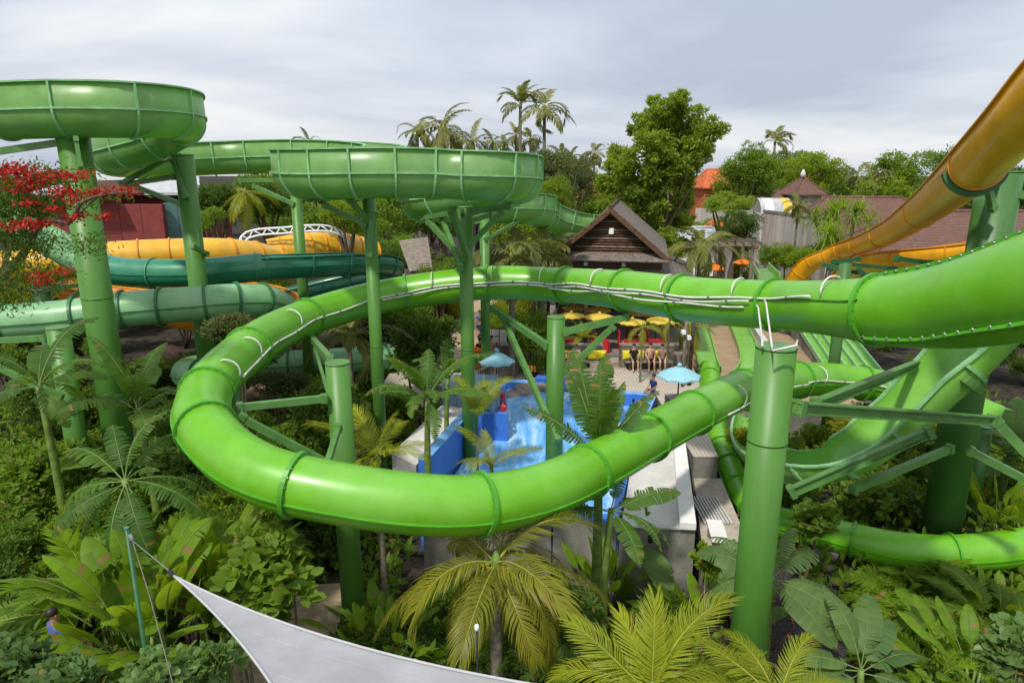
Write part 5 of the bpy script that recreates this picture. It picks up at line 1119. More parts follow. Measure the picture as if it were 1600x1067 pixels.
def palm_frond(seed, L=2.4, n=34, ll=0.55, w=0.026, bend=80, droop=0.7, pet=0.12, mat_='coconut', fwd=35, vfold=0.25):
    rg = np.random.default_rng(seed); v = []; f = []; K = 26
    p = np.zeros(3); rib = [p]; dirs = []; yaw = rg.uniform(-.15, .15)
    for k in range(K):
        t = k / K; a = -R(bend) * t ** 1.4; d = np.array((math.cos(a) * math.cos(yaw * t), math.cos(a) * math.sin(yaw * t), math.sin(a))); dirs.append(d); p = p + d * L / K; rib.append(p)
    dirs.append(dirs[-1]); rib = np.array(rib); dirs = np.array(dirs); tt = np.linspace(0, 1, K + 1)
    for i in range(n):
        t = pet + (1 - pet) * ((i + .5) / n) ** .95; q = np.array([np.interp(t, tt, rib[:, k]) for k in range(3)]); d = np.array([np.interp(t, tt, dirs[:, k]) for k in range(3)]); d /= np.linalg.norm(d)
        u = (t - pet) / (1 - pet); le = ll * (0.45 + 0.75 * math.sin(math.pi * (0.12 + 0.80 * u)) ** 0.8) * rg.uniform(.86, 1.1); a = R(fwd + 38 * u ** 2 + rg.uniform(-7, 7))
        nrm = np.cross(d, (0, 1, 0)); nrm = -nrm if nrm[2] < 0 else nrm
        for sg in (1, -1):
            s = np.array((0, sg, 0)); dr = droop * rg.uniform(.6, 1.35); l0 = (s * math.cos(a) + d * math.sin(a) + nrm * vfold); l0 /= np.linalg.norm(l0)
            l1 = l0 + np.array((0, 0, -dr)); l1 /= np.linalg.norm(l1); l2 = l1 + np.array((0, 0, -dr * .9)); l2 /= np.linalg.norm(l2)
            p1 = q + l0 * le * .4; p2 = p1 + l1 * le * .35; p3 = p2 + l2 * le * .25; wd = np.cross(l0, nrm); wd = wd / np.linalg.norm(wd) * w
            b = len(v); v += [q - wd * .6, q + wd * .6, p1 - wd, p1 + wd, p2 - wd * .75, p2 + wd * .75, p3 - wd * .08, p3 + wd * .08]
            f += [(b, b + 1, b + 3, b + 2), (b + 2, b + 3, b + 5, b + 4), (b + 4, b + 5, b + 7, b + 6)]
    nf = len(f); b = len(v)
    for k in range(K + 1):
        r = 0.02 * (L / 2.4) * (1.6 - 1.4 * tt[k])
        for a in (90, 210, 330): v.append(rib[k] + np.array((0, math.cos(R(a)) * r, math.sin(R(a)) * r)))
    for k in range(K):
        for a in range(3): f.append((b + k * 3 + a, b + k * 3 + (a + 1) % 3, b + k * 3 + 3 + (a + 1) % 3, b + k * 3 + 3 + a))
    me = np_mesh('frond', np.array(v), np.array(f), M[mat_]); me.materials.append(M['rachis'])
    mi = np.zeros(len(f), dtype=np.int32); mi[nf:] = 1; me.polygons.foreach_set('material_index', mi)
    return me
def unit(a): return a / np.maximum(1e-9, np.linalg.norm(a, axis=-1, keepdims=True))
def leaf_quads(P, N_, rg, ln, wd, six=True, fold=0.18, curl=0.15):
    """P leaf base points, N_ outward directions; returns vertices and faces of folded leaves"""
    n = len(P); a = unit(N_ * .75 + rg.normal(0, .6, (n, 3)) + np.array((0, 0, -.05))); t = unit(np.cross(a, rg.normal(0, 1, (n, 3)))); t[:, 2] *= .55; t = unit(t - a * np.sum(t * a, 1)[:, None] * .6); nr = np.cross(a, t)
    l = (ln * rg.uniform(.65, 1.3, n))[:, None]; w = (wd * rg.uniform(.7, 1.25, n))[:, None]
    if six:
        pts = [P, P + a * l * .3 + t * w * .5 + nr * w * fold, P + a * l * .72 + t * w * .42 + nr * w * fold * .8 - nr * l * curl * .5, P + a * l - nr * l * curl, P + a * l * .72 - t * w * .42 + nr * w * fold * .8 - nr * l * curl * .5, P + a * l * .3 - t * w * .5 + nr * w * fold]
        v = np.stack(pts, 1).reshape(-1, 3); b = np.arange(n)[:, None] * 6
        return v, np.concatenate([b + np.array([[0, 1, 2, 3]]), b + np.array([[0, 3, 4, 5]])])
    pts = [P, P + a * l * .5 + t * w * .5 + nr * w * fold, P + a * l - nr * l * curl, P + a * l * .5 - t * w * .5 + nr * w * fold]
    v = np.stack(pts, 1).reshape(-1, 3); b = np.arange(n)[:, None] * 4
    return v, b + np.array([[0, 1, 2, 3]])
def crown_mesh(seed, n, ln, wd, lobes=8, lr=(.34, .56), six=True, flat=1.0, mat_='leaf_mid', spread=.62, sub=14):
    """crown of leafy lobes inside the unit ball; each lobe carries leaf clumps so light and dark gather"""
    rg = np.random.default_rng(seed); C = unit(rg.normal(0, 1, (lobes, 3))) * rg.uniform(.25, 1, (lobes, 1)) ** .6 * spread; C[:, 2] *= .8; C[0] = (0, 0, .2); r = rg.uniform(*lr, lobes)
    k = rg.choice(lobes, n // sub + 1, p=r ** 2 / np.sum(r ** 2)); d = unit(rg.normal(0, 1, (len(k), 3)) + np.array((0, 0, .25))); cc = C[k] + d * (r[k] * rg.uniform(.72, 1.04, len(k)))[:, None]
    P = np.repeat(cc, sub, 0)[:n]; D = np.repeat(d, sub, 0)[:n]; P = P + rg.normal(0, 1, P.shape) * np.array((.085, .085, .06)) * (1.0)
    P[:, 2] *= flat
    v, f = leaf_quads(P, D, rg, ln, wd, six)
    return np_mesh('foliage', v, f, M[mat_])
def rosette_crown(seed, n_ros, per, ln, wd, mat_):
    """shrub whose leaves stand in whorls at the branch tips (frangipani, schefflera)"""
    rg = np.random.default_rng(seed); d = unit(rg.normal(0, 1, (n_ros, 3)) + np.array((0, 0, .5))); c = d * rg.uniform(.55, 1, (n_ros, 1)); V = []; F = []; b = 0
    for i in range(n_ros):
        ax = unit(d[i] + np.array((0, 0, .9))); t = unit(np.cross(ax, rg.normal(0, 1, 3))); s = np.cross(ax, t)
        for k in range(per):
            a = 2 * math.pi * k / per + rg.uniform(-.2, .2); o = unit(t * math.cos(a) + s * math.sin(a) + ax * rg.uniform(.1, .7)); w = np.cross(o, ax); w = unit(w) * wd * .5; l = ln * rg.uniform(.75, 1.2); q = c[i]
            V += [q, q + o * l * .45 + w, q + o * l * .8 + w * .8 - ax * l * .08, q + o * l - ax * l * .16, q + o * l * .8 - w * .8 - ax * l * .08, q + o * l * .45 - w]; F += [(b, b + 1, b + 2, b + 3), (b, b + 3, b + 4, b + 5)]; b += 6
    return np_mesh('foliage', np.array(V), np.array(F), M[mat_])
CR = {}
for s in range(4): CR['small', s] = crown_mesh(10 + s, 4600, .11, .056, 10)
for s in range(4): CR['med', s] = crown_mesh(20 + s, 2400, .18, .09, 9)
for s in range(3): CR['round', s] = crown_mesh(30 + s, 900, .23, .21, 7)
for s in range(5): CR['far', s] = crown_mesh(40 + s, 5600, .085, .05, 20, (.17, .36), six=False, spread=.86, sub=16)
for s in range(4): CR['loose', s] = crown_mesh(70 + s, 3000, .15, .075, 18, (.14, .30), six=True, spread=.95, sub=11)
for s in range(3): CR['lance', s] = crown_mesh(50 + s, 1500, .36, .055, 8, six=False)
for s in range(3): CR['ros', s] = rosette_crown(60 + s, 90, 9, .26, .075, 'leaf_dark')
BL = [banana_leaf(100 + s, torn=t, bend=b, Wd=w, n=22) for s, (t, b, w) in enumerate([(.8, 75, .28), (.5, 60, .31), (.92, 95, .27), (.3, 45, .31), (.88, 80, .26), (.65, 110, .29)])]
BU = [banana_leaf(110 + s, torn=t, bend=b, Wd=w, n=24) for s, (t, b, w) in enumerate([(.92, 18, .27), (.85, 30, .29), (.3, 22, .24), (.95, 40, .27)])]
BP = [banana_leaf(120 + s, torn=t, bend=b, mat_='banana_pale', Wd=.36) for s, (t, b) in enumerate([(.15, 55), (.5, 80), (.8, 70)])]
HL = [banana_leaf(140 + s, L=1.3, Wd=.19, torn=.06, bend=b, pet=.28, n=12, mat_='heliconia') for s, b in enumerate([20, 40, 62, 30])]
CF = [palm_frond(160 + s, bend=b, n=58, w=.014, ll=.62, droop=1.0) for s, b in enumerate([70, 90, 55, 105])]
CY = [palm_frond(170 + s, bend=b, mat_='coconut_yellow', ll=.66, droop=.62, w=.012, n=60) for s, b in enumerate([45, 65, 30, 80])]
CFAR = [palm_frond(180 + s, L=2.4, n=20, ll=.62, w=.05, bend=b, mat_='coconut_far', droop=.8) for s, b in enumerate([70, 105, 50, 130])]
FN = [palm_frond(190 + s, L=1.2, n=20, ll=.34, w=.026, bend=b, mat_='fern', droop=.35, fwd=25) for s, b in enumerate([60, 80, 100])]
FD = [palm_frond(195 + s, L=1.4, n=22, ll=.34, w=.03, bend=b, mat_='leaf_mid', droop=.4, fwd=25) for s, b in enumerate([55, 75, 95])]

def set_mat(o, m):
    o.material_slots[0].link = 'OBJECT'; o.material_slots[0].material = M[m]
GA = 2.39996
def base_of(c): return Vector((c.x, c.y, ground_z(c.x, c.y) - .05))
def stem_curve(a, b, sag=.15, n=7):
    a, b = Vector(a), Vector(b); off = Vector((random.uniform(-sag, sag), random.uniform(-sag, sag), 0)); return [a.lerp(b, i / (n - 1)) + off * math.sin(math.pi * i / (n - 1)) for i in range(n)]
def banana_plant(label, px, py, d, L, leaves, pool=None, tilt=(8, 80), az0=None, stem=True, az=None, group=None, name='banana_plant', tuck=None):
    """pseudostem with big leaves; leaves = count, az = explicit list of (azimuth deg, tilt deg, scale)"""
    pool = pool or BL; c = W(px, py, d); b = base_of(c); root = empty(name, b, label, 'banana plant', group); az0 = random.random() * 6 if az0 is None else az0
    if stem:
        pts = stem_curve(b, c, .12); MB().tube(pts, [0.13 * (L / 2.0) * (1 - .45 * i / 6) for i in range(7)], 9).build('stem', M['stem_green'], root)
    lst = az or [(math.degrees(az0 + k * GA), tilt[1] + (tilt[0] - tilt[1]) * (k + .5) / leaves + random.uniform(-8, 8), random.uniform(.8, 1.08)) for k in range(leaves)]
    for k, (a, t, s) in enumerate(lst):
        link('leaf', pool[(k * 5 + int(px)) % len(pool)], root, loc=c - b - Vector((0, 0, .12 * random.random())), rot=(R(random.uniform(-26, 26)), -R(t + random.uniform(-9, 9)), R(a + random.uniform(-13, 13))), scale=s * L / 2.0 * random.uniform(.82, 1.08))
    return root
def palm(label, px, py, d, L, n, pool=None, trunk=.14, tilt=(-25, 78), lean=(0, 0), group=None, nuts=False, az0=None, cat='palm tree', name='palm_tree', zb=None, az=None):
    pool = pool or CF; c = W(px, py, d); b = base_of(c) + Vector((lean[0], lean[1], 0)); root = empty(name, b, label, cat, group); az0 = random.random() * 6 if az0 is None else az0
    if trunk:
        m = 12; cur = []
        for i in range(m):
            t = i / (m - 1); q = b.lerp(c - Vector((0, 0, .05)), t); q.x += -lean[0] * .35 * math.sin(math.pi * t); q.y += -lean[1] * .35 * math.sin(math.pi * t); cur.append(q)
        MB().tube(cur, [trunk * (1.25 - .45 * i / (m - 1)) for i in range(m)], 9).build('trunk', M['palm_bark'], root)
        MB().tube([c - Vector((0, 0, .35)), c + Vector((0, 0, .05)), c + Vector((0, 0, .28))], [trunk * .9, trunk * 1.0, trunk * .25], 8).build('crownshaft', M['stem_green'], root)
    lst = az or [(math.degrees(az0 + k * GA), tilt[1] + (tilt[0] - tilt[1]) * ((k + .5) / n) ** .8 + random.uniform(-7, 7), random.uniform(.82, 1.08)) for k in range(n)]
    for k, (a, t, s) in enumerate(lst):
        link('frond', pool[(k * 3 + int(px)) % len(pool)], root, loc=c - b, rot=(R(random.uniform(-28, 28)), -R(t + random.uniform(-6, 6)), R(a + random.uniform(-10, 10))), scale=s * L / 2.4 * random.uniform(.88, 1.06))
    if nuts:
        for k in range(6): 
            a = k * 1.05; q = c + Vector((math.cos(a) * .24, math.sin(a) * .24, -.22 - .05 * (k % 2))); MB().tube([q - Vector((0, 0, .13)), q - Vector((0, 0, .08)), q + Vector((0, 0, .08)), q + Vector((0, 0, .13))], [.02, .1, .1, .02], 8).build('coconut', M['rachis'], root)
    return root
def clump(label, px, py, d, L, n, pool, spread=.5, tilt=(35, 88), cat='plant', name='leafy_clump', group=None, z=None):
    """stemless plant: leaves rise from a patch at the base"""
    c = W(px, py, d); b = Vector((c.x, c.y, c.z if z is None else z)); g = base_of(c); root = empty(name, g, label, cat, group)
    if b.z - g.z > .3:
        for k in range(4):
            q = b + Vector((random.uniform(-.3, .3), random.uniform(-.3, .3), 0)) * spread; MB().tube(stem_curve(g + Vector((random.uniform(-.2, .2), random.uniform(-.2, .2), 0)), q, .1, 5), .03, 6).build('stem', M['stem_green'], root)
    for k in range(n):
        a = k * GA + random.uniform(-.4, .4); r = spread * math.sqrt((k + .5) / n); t = tilt[1] + (tilt[0] - tilt[1]) * (k + .5) / n
        link('leaf', random.choice(pool), root, loc=b - g + Vector((math.cos(a) * r, math.sin(a) * r, random.uniform(-.1, .25) * L)), rot=(R(random.uniform(-30, 30)), -R(t + random.uniform(-10, 10)), a + random.uniform(-.5, .5)), scale=L / 1.3 * random.uniform(.7, 1.12))
    return root
KINDOF = {}
def shrub(label, c, r, kind='small', m='leaf_mid', flat=.85, group=None, name='shrub', cat='shrub', stems=4, var=None):
    b = base_of(c); root = empty(name, b, label, cat, group); KINDOF[root.name] = kind; vs_ = [k for k in CR if k[0] == kind]; k = random.choice(vs_) if var is None else (kind, var)
    o = link('foliage', CR[k], root, loc=c - b, rot=(0, 0, random.random() * 6.28), scale=(r, r * random.uniform(.9, 1.1), r * flat)); set_mat(o, m)
    for j in range(stems):
        q = c + Vector((random.uniform(-.5, .5) * r, random.uniform(-.5, .5) * r, random.uniform(-.2, .4) * r * flat)); MB().tube(stem_curve(b + Vector((random.uniform(-.1, .1) * r, random.uniform(-.1, .1) * r, 0)), q, .12 * r, 5), [.05 * r, .042 * r, .034 * r, .026 * r, .012 * r], 5).build('stem', M['bark'], root)
    return root
def shrub_px(label, px, py, d, r, *a, **k): return shrub(label, W(px, py, d), r, *a, **k)
def tree(label, c, r, h, m='leaf_mid', kind='far', group=None, lobes=None, trunk=.25, name='tree', flat=.9, limbs=6, clumps=1):
    """trunk with limbs and a crown of one or more leaf masses; c = crown centre"""
    b = base_of(c); root = empty(name, b, label, 'tree', group)
    fork = b.lerp(c, .55); MB().tube(stem_curve(b, fork, .2, 6), [trunk * (1.2 - .1 * i) for i in range(6)], 9).build('trunk', M['bark'], root)
    cl = lobes or [(0, 0, 0, 1)]
    for j in range(limbs):
        a = j * GA; q = c + Vector((math.cos(a) * r * .55, math.sin(a) * r * .55, random.uniform(-.2, .5) * r * flat)); MB().tube(stem_curve(fork - Vector((0, 0, .1)), q, .25 * r * .3, 6), [trunk * .6 * (1 - .16 * i) for i in range(6)], 6).build('limb', M['bark'], root)
    ks = [k for k in CR if k[0] == kind]
    for (x, y, z, s) in cl:
        o = link('crown', CR[random.choice(ks)], root, loc=c - b + Vector((x * r, y * r, z * r)), rot=(random.uniform(-.2, .2), random.uniform(-.2, .2), random.random() * 6.28), scale=(r * s, r * s, r * s * flat)); set_mat(o, m)
    return root

# ------------------------------------------------------------------ planting: fillers by zone
COLX = [(o.location.x, o.location.y) for o in bpy.data.objects if o.name.startswith('support_column')]
SLIDES = [(P.p, P.r) for P in (A, F, B, C, D, H, Y1, Y2, Y3, Y4)]
def clear(x, y, z, r, pad=.0):
    for p, rr in SLIDES:
        d = np.linalg.norm(p - np.array((x, y, z)), axis=1); 
        if np.any(d < rr * 1.05 + r * .55 + pad): return False
    return True
def zone(label, group, n, xr, yr, rr, zr, kinds, mats, flat=.85, skip=None, seed=1):
    rg = random.Random(seed); placed = []; tries = 0
    while len(placed) < n and tries < n * 40:
        tries += 1; x, y = rg.uniform(*xr), rg.uniform(*yr)
        if skip and skip(x, y): continue
        r = rg.uniform(*rr)
        if any((x - a) ** 2 + (y - b) ** 2 < (.75 * (r + c)) ** 2 * .55 for a, b, c in placed): continue
        z = ground_z(x, y) + rg.uniform(*zr)
        dd = y * CP - (z - CAM_Z) * SP; qx, qy = 800 + FPX * x / dd, 533.5 - FPX * (y * SP + (z - CAM_Z) * CP) / dd; m_ = FPX * r / dd
        if qx < -m_ * .6 or qx > 1600 + m_ * .6 or qy > 1067 + m_ * .6 or not clear(x, y, z, r): continue   # wholly outside the view: leave out
        placed.append((x, y, r)); shrub(label, Vector((x, y, z)), r, rg.choice(kinds), rg.choice(mats), flat=flat, group=group)
skip_path = lambda x, y: x < -3.4 and y < 15.5
zone('leafy shrub in the dark thicket filling the lower left garden', 'shrubs of the lower left garden', 66, (-17, -5.4), (10.5, 21.5), (.6, 1.25), (.5, 3.0), ['small', 'med', 'small', 'lance'], ['leaf_dark', 'leaf_mid', 'leaf_dark', 'leaf_bright', 'leaf_mid'], skip=lambda x, y: (x < -11 and y < 12) or (-7.6 < x and y < 19), seed=2)
zone('taller leafy shrub among the banana stems at left', 'taller shrubs of the left garden', 20, (-15, -6.8), (13.5, 21), (.9, 1.4), (2.2, 3.6), ['small', 'med'], ['leaf_dark', 'leaf_mid', 'leaf_mid', 'leaf_bright'], seed=12)
zone('low leafy shrub in the bed under the front loop', 'shrubs under the front loop', 32, (-4.2, 4.8), (12.2, 17.0), (.4, .8), (.2, 1.0), ['small', 'med', 'lance'], ['leaf_dark', 'leaf_mid', 'leaf_bright', 'leaf_mid'], skip=skip_path, seed=3)
zone('low yellow-green shrub in the bed at lower right', 'shrubs of the lower right bed', 34, (10.2, 20), (12.4, 16.9), (.4, .75), (.1, .5), ['small', 'lance', 'med'], ['leaf_mid', 'leaf_bright', 'leaf_dark', 'leaf_mid'], seed=4)
zone('shrub in the bed between the open half pipe and the low tube', 'shrubs behind the low tube', 22, (8.6, 21), (19.8, 26.0), (.5, .95), (.3, .9), ['small', 'med'], ['leaf_mid', 'leaf_bright', 'leaf_yellow', 'leaf_mid'], seed=5)
zone('shrub in the green bank left of the pool', 'shrubs on the bank left of the pool', 44, (-24, -4.6), (20, 33.5), (.8, 1.5), (.6, 2.4), ['small', 'med', 'small'], ['leaf_dark', 'leaf_mid', 'leaf_dark', 'leaf_mid'], seed=6)
zone('bushy shrub in the sunny belt beyond the left slides', 'shrubs beyond the left slides', 42, (-44, -4.5), (36, 58), (1.4, 2.5), (1.2, 3.6), ['far', 'small', 'far'], ['leaf_mid', 'leaf_bright', 'leaf_yellow', 'leaf_mid', 'leaf_dark'], skip=lambda x, y: x < -12 and y > 46, seed=7)
zone('small shrub in the bed between the return tube and the lanes', 'shrubs between the lanes', 9, (13.2, 22.5), (24, 30), (.5, .9), (.2, .7), ['small', 'lance'], ['leaf_mid', 'leaf_bright', 'leaf_yellow'], skip=lambda x, y: x < 17 and y > 28, seed=8)
zone('round hedge bush behind the sandy stone kerb', 'bushes behind the wide lanes', 12, (20.8, 32), (30, 52), (.9, 1.7), (.6, 1.8), ['small', 'far'], ['leaf_bright', 'leaf_mid', 'leaf_dark'], seed=9)
zone('shrub in the planting between the hut and the central flume', 'shrubs beside the hut', 12, (-1.5, 2.6), (36.5, 58), (.9, 1.8), (.6, 2.2), ['far', 'small'], ['leaf_bright', 'leaf_mid', 'leaf_dark', 'leaf_yellow'], skip=lambda x, y: y < 48 and x > .6, seed=10)
def tree_zone(label, group, n, xr, yr, rr, hr, mats, seed, name='tree', fl=(.75, 1.0), skip=None):
    rg = random.Random(seed); placed = []; tries = 0
    while len(placed) < n and tries < n * 40:
        tries += 1; x, y = rg.uniform(*xr), rg.uniform(*yr); r = rg.uniform(*rr)
        if skip and skip(x, y): continue
        if any((x - a) ** 2 + (y - b) ** 2 < (.8 * (r + c)) ** 2 * .5 for a, b, c in placed): continue
        placed.append((x, y, r)); top = rg.uniform(*hr); f = rg.uniform(*fl)
        tree(label, Vector((x, y, ground_z(x, y) + top - r * f)), r, top, rg.choice(mats), group=group, flat=f, limbs=3, name=name)
tree_zone('broad tree in the wooded belt behind the high flumes', 'trees behind the high flumes', 30, (-60, 4), (62, 96), (3.0, 4.8), (7.0, 10.6), ['leaf_dark', 'leaf_mid', 'leaf_dark', 'leaf_bright'], 21)
tree_zone('distant tree on the wooded skyline', 'trees of the distant skyline', 46, (-140, 150), (110, 190), (4.0, 6.5), (8.0, 12.0), ['leaf_dark', 'leaf_mid', 'leaf_dark'], 22)
tree_zone('tree in the grove behind the brown tiled roofs', 'trees behind the tiled roofs', 34, (36, 115), (84, 122), (3.2, 5.0), (9.5, 14.2), ['leaf_mid', 'leaf_dark', 'leaf_bright', 'leaf_mid'], 23)
tree_zone('tree in the strip between the big tree and the green tree', 'trees near the pale wall', 6, (14, 22), (62, 72), (1.8, 2.6), (4.0, 5.6), ['leaf_mid', 'leaf_dark', 'leaf_bright'], 24)

# undergrowth sheet of low leaves that hides the soil
def undergrowth():
    rg = np.random.default_rng(5); n = 42000; P = np.stack([rg.uniform(-24, 22, n), rg.uniform(6.5, 34, n)], 1)
    keep = ~(((P[:, 0] > -7.2) & (P[:, 0] < -4.6) & (P[:, 1] < 18)) | ((P[:, 0] > -3.3) & (P[:, 0] < 8.6) & (P[:, 1] > 16.4)) | ((P[:, 0] > 5.2) & (P[:, 0] < 8.4) & (P[:, 1] > 9)) | ((P[:, 0] > 8.0) & (P[:, 0] < 20) & (P[:, 1] > 26.6)))
    P = P[keep]; z = np.array([ground_z(x, y) for x, y in P]) + rg.uniform(0, .8, len(P)) ** 1.3
    Q = np.concatenate([P, z[:, None]], 1); v, f = leaf_quads(Q, np.tile(np.array((0, 0, 1.0)), (len(Q), 1)), rg, .34, .16, True)
    tag(link('undergrowth', np_mesh('undergrowth', v, f, M['leaf_mid'])), 'low dark leaves covering the soil of the garden beds', 'undergrowth', kind='stuff')
    k = 700; F_ = np.stack([rg.uniform(5.8, 13, k), rg.uniform(9, 22, k)], 1); z = np.array([ground_z(x, y) for x, y in F_]) + .045
    v, f = leaf_quads(np.concatenate([F_, z[:, None]], 1), np.tile(np.array((0, 0, .05)), (k, 1)), rg, .16, .09, True)
    tag(link('fallen_leaves', np_mesh('fallen_leaves', v, f, M['terracotta'])), 'orange brown fallen leaves on the dark gravel', 'leaves', kind='stuff')
undergrowth()

# ------------------------------------------------------------------ hero plants, front
palm('coconut palm with drooping yellow-green fronds under the front loop', 775, 880, 13.2, 2.45, 17, CF, .12, (-42, 58), nuts=True, az0=.4)
palm('young yellow palm at the bottom edge, one spear frond standing straight up', 1018, 1088, 10.6, 1.65, 15, CY, .1, az=[(90, 84, .98), (60, 62, .9), (125, 60, .9), (20, 42, 1.15), (155, 40, 1.0), (35, 55, 1.2), (5, 22, 1.15), (172, 25, 1.1), (190, 8, 1.1), (-15, 5, 1.2), (-40, 10, .9), (-80, 12, .8), (215, 5, .9), (70, 45, .9), (110, 48, .8)])
palm('yellow palm frond tuft leaning in at the bottom right of the spear palm', 1215, 1095, 10.0, 1.55, 8, CY, .08, az=[(175, 25, 1.0), (160, 40, .9), (20, 15, .9), (60, 40, .9), (200, 8, .9), (-20, 10, .9), (120, 45, .8), (0, 30, .8)])
palm('small golden palm left of the pale ramp', 590, 712, 17.5, 1.6, 10, CY, .08, (5, 80))
palm('green palm with upright fronds in front of the blue wall', 768, 730, 17.2, 1.35, 6, CY, .05, (25, 86))
palm('dry thin-leaved palm beside the glass screen', 745, 652, 22.5, 1.5, 8, CY, .05, (50, 86))
banana_plant('large banana plant with wide leaves at far left', 195, 748, 14.0, 1.95, 12, [BL[0], BL[2], BL[4], BL[5], BP[1]], az=[(150, 32, 1.15), (185, 2, 1.05), (200, -28, .95), (-95, -35, 1.0), (-40, -25, 1.05), (-10, -2, 1.05), (25, 8, .95), (-60, -30, .9), (230, -12, .85), (80, 75, .9), (120, 60, .9), (50, 50, .9), (-20, 40, .55), (165, 10, .6)])
banana_plant('banana plant with upright leaves behind the front loop at left', 215, 640, 17.6, 2.2, 10, BL, (10, 86))
banana_plant('banana plant at the far left edge beside the cut-off post', 60, 600, 17, 2.2, 9, BL, (-10, 70))
banana_plant('banana plant with torn leaves left of the pool glass', 668, 622, 20.5, 2.2, 13, BL, (0, 84))
banana_plant('small banana plant by the tall thin column', 700, 590, 24.5, 2.0, 9, BL, (10, 80))
banana_plant('fan of tall banana leaves in front of the pool, right of the loop column', 935, 712, 16.2, 2.55, 12, BU, az=[(95, 88, 1.0), (70, 76, 1.0), (118, 76, 1.0), (45, 60, .95), (140, 64, .95), (-70, 85, .8), (-110, 78, .75), (20, 48, .9), (165, 50, .9), (88, 70, 1.05)])
banana_plant('banana plant with arching torn leaves under the front loop by the white coping', 955, 795, 15.4, 1.9, 8, BL, az=[(8, 30, 1.0), (-5, 8, .95), (25, 22, .9), (-35, 10, .9), (-60, -5, .9), (170, 25, .9), (195, 5, .9), (60, 55, .8)])
banana_plant('banana plant with grey-green leaves against the right column', 1205, 900, 15.2, 2.0, 9, BP, az=[(130, 50, 1.0), (100, 72, 1.0), (155, 28, .9), (20, 20, .95), (-5, 8, 1.05), (-40, 0, 1.0), (60, 62, .8), (190, 5, .8), (-70, -5, .9)])
banana_plant('low banana plant beside the dark gravel at lower right', 1345, 1045, 13.6, 1.75, 8, BP + BL[:2], az=[(60, 48, 1.1), (45, 35, 1.0), (95, 70, 1.0), (150, 20, 1.0), (175, 5, .9), (10, 12, .9), (-30, 5, .8), (205, 0, .9)])
banana_plant('banana plant at the right edge beside the thick column', 1610, 735, 21.6, 2.4, 9, BL + BP, (0, 80))
banana_plant('tall pale banana plant at the right edge under the flume tube', 1575, 715, 22.5, 2.4, 8, BP, (20, 85))
def clump_px(label, px, py, Lpx, n, pool, spx, tilt, h=0.2, **k):
    """clump whose leaf base is seen at px, py, h metres above the ground"""
    q = G(px, py, h); z = ground_z(q.x, q.y) + h; q = G(px, py, z); d = q.y * CP - (q.z - CAM_Z) * SP
    return clump(label, px, py, d, Lpx * d / FPX, n, pool, spx * d / FPX, tilt, **k)
# broad leaves
clump_px('upright paddle-leaved clump at lower left, left of the sail tip', 235, 985, 150, 44, HL, 85, (30, 88), 3.4, name='heliconia_clump')
clump_px('paddle-leaved clump between the sail tip and the leafy bush', 330, 930, 130, 28, HL, 70, (30, 88), 3.2, name='heliconia_clump')
clump_px('glossy ginger clump at the foot of the front column', 600, 1015, 66, 46, HL, 90, (15, 80), .5, name='ginger_clump')
clump_px('low ginger plants right of the front column foot', 690, 1030, 55, 30, HL, 60, (15, 80), .4, name='ginger_clump')
clump_px('broad paddle leaves standing against the concrete wall', 940, 925, 80, 14, HL, 40, (50, 90), .6, name='heliconia_clump')
clump_px('paddle-leaved clump below the right column banana', 1110, 975, 85, 18, HL + BP[:1], 60, (20, 80), .9, name='heliconia_clump')
clump_px('yellow-green paddle clump under the low tube at the right edge', 1560, 955, 70, 20, HL, 80, (20, 85), .4, name='heliconia_clump')
clump_px('bright paddle clump standing between the low tube and the thick column', 1570, 822, 80, 24, HL, 60, (40, 88), .5, name='heliconia_clump')
clump_px('yellow-green paddle clump beside the gravel at the bottom right corner', 1520, 1050, 95, 18, HL, 60, (20, 80), 1.2, name='heliconia_clump')
clump_px('fern-leaved palm clump at lower left', 150, 955, 130, 16, FN + FD, 40, (0, 80), 3.4, name='fern_palm', cat='fern')
clump_px('small yellow fern palm below the person in blue', 130, 1000, 85, 12, FN, 30, (5, 70), 3.2, name='fern_palm', cat='fern')
clump_px('bright feathery fern clump on the gravel edge', 1440, 930, 62, 44, FN, 65, (5, 70), .3, name='fern_clump', cat='fern')
clump_px('second bright feathery fern clump lower at right', 1450, 985, 62, 40, FN, 65, (5, 65), .4, name='fern_clump', cat='fern')
clump_px('feathery fern clump at the bottom edge right of the gravel', 1460, 1062, 70, 36, FN, 75, (5, 65), .5, name='fern_clump', cat='fern')
clump_px('dark fern clump in the shade at the right edge', 1555, 990, 90, 26, FD, 70, (0, 65), .8, name='fern_clump', cat='fern')
clump_px('dark fern palm in the shade of the left garden', 20, 830, 130, 16, FD, 50, (-5, 70), 2.2, name='fern_palm', cat='fern')
clump_px('dark feather palm behind the lower left banana', 350, 800, 110, 14, FD + FN[:1], 40, (-10, 70), 2.5, name='fern_palm', cat='fern')
for i, (x, y, d_, r_) in enumerate([(15, 1050, 7.4, .5), (125, 1080, 7.0, .5), (230, 1080, 7.2, .5), (325, 1050, 8.4, .45)]):
    shrub_px(['round-leaved grey-green branch at the bottom left corner', 'round-leaved branch just right of the bottom left corner', 'round-leaved bush below the sail wire', 'round-leaved bush under the edge of the sail'][i], x, y, d_, r_, 'round', 'leaf_round', name='sea_grape_bush')
shrub_px('round-leaved grey-green bush in the bottom right corner', 1595, 1030, 8.4, .62, 'round', 'leaf_round', name='sea_grape_bush')
shrub_px('leafy bush with rounded leaves left of the front column', 430, 890, 13.6, 1.15, 'round', 'leaf_mid', name='leafy_bush')
shrub_px('dark leafy bush below the front loop at left', 372, 950, 13.4, .9, 'round', 'leaf_dark', name='leafy_bush')
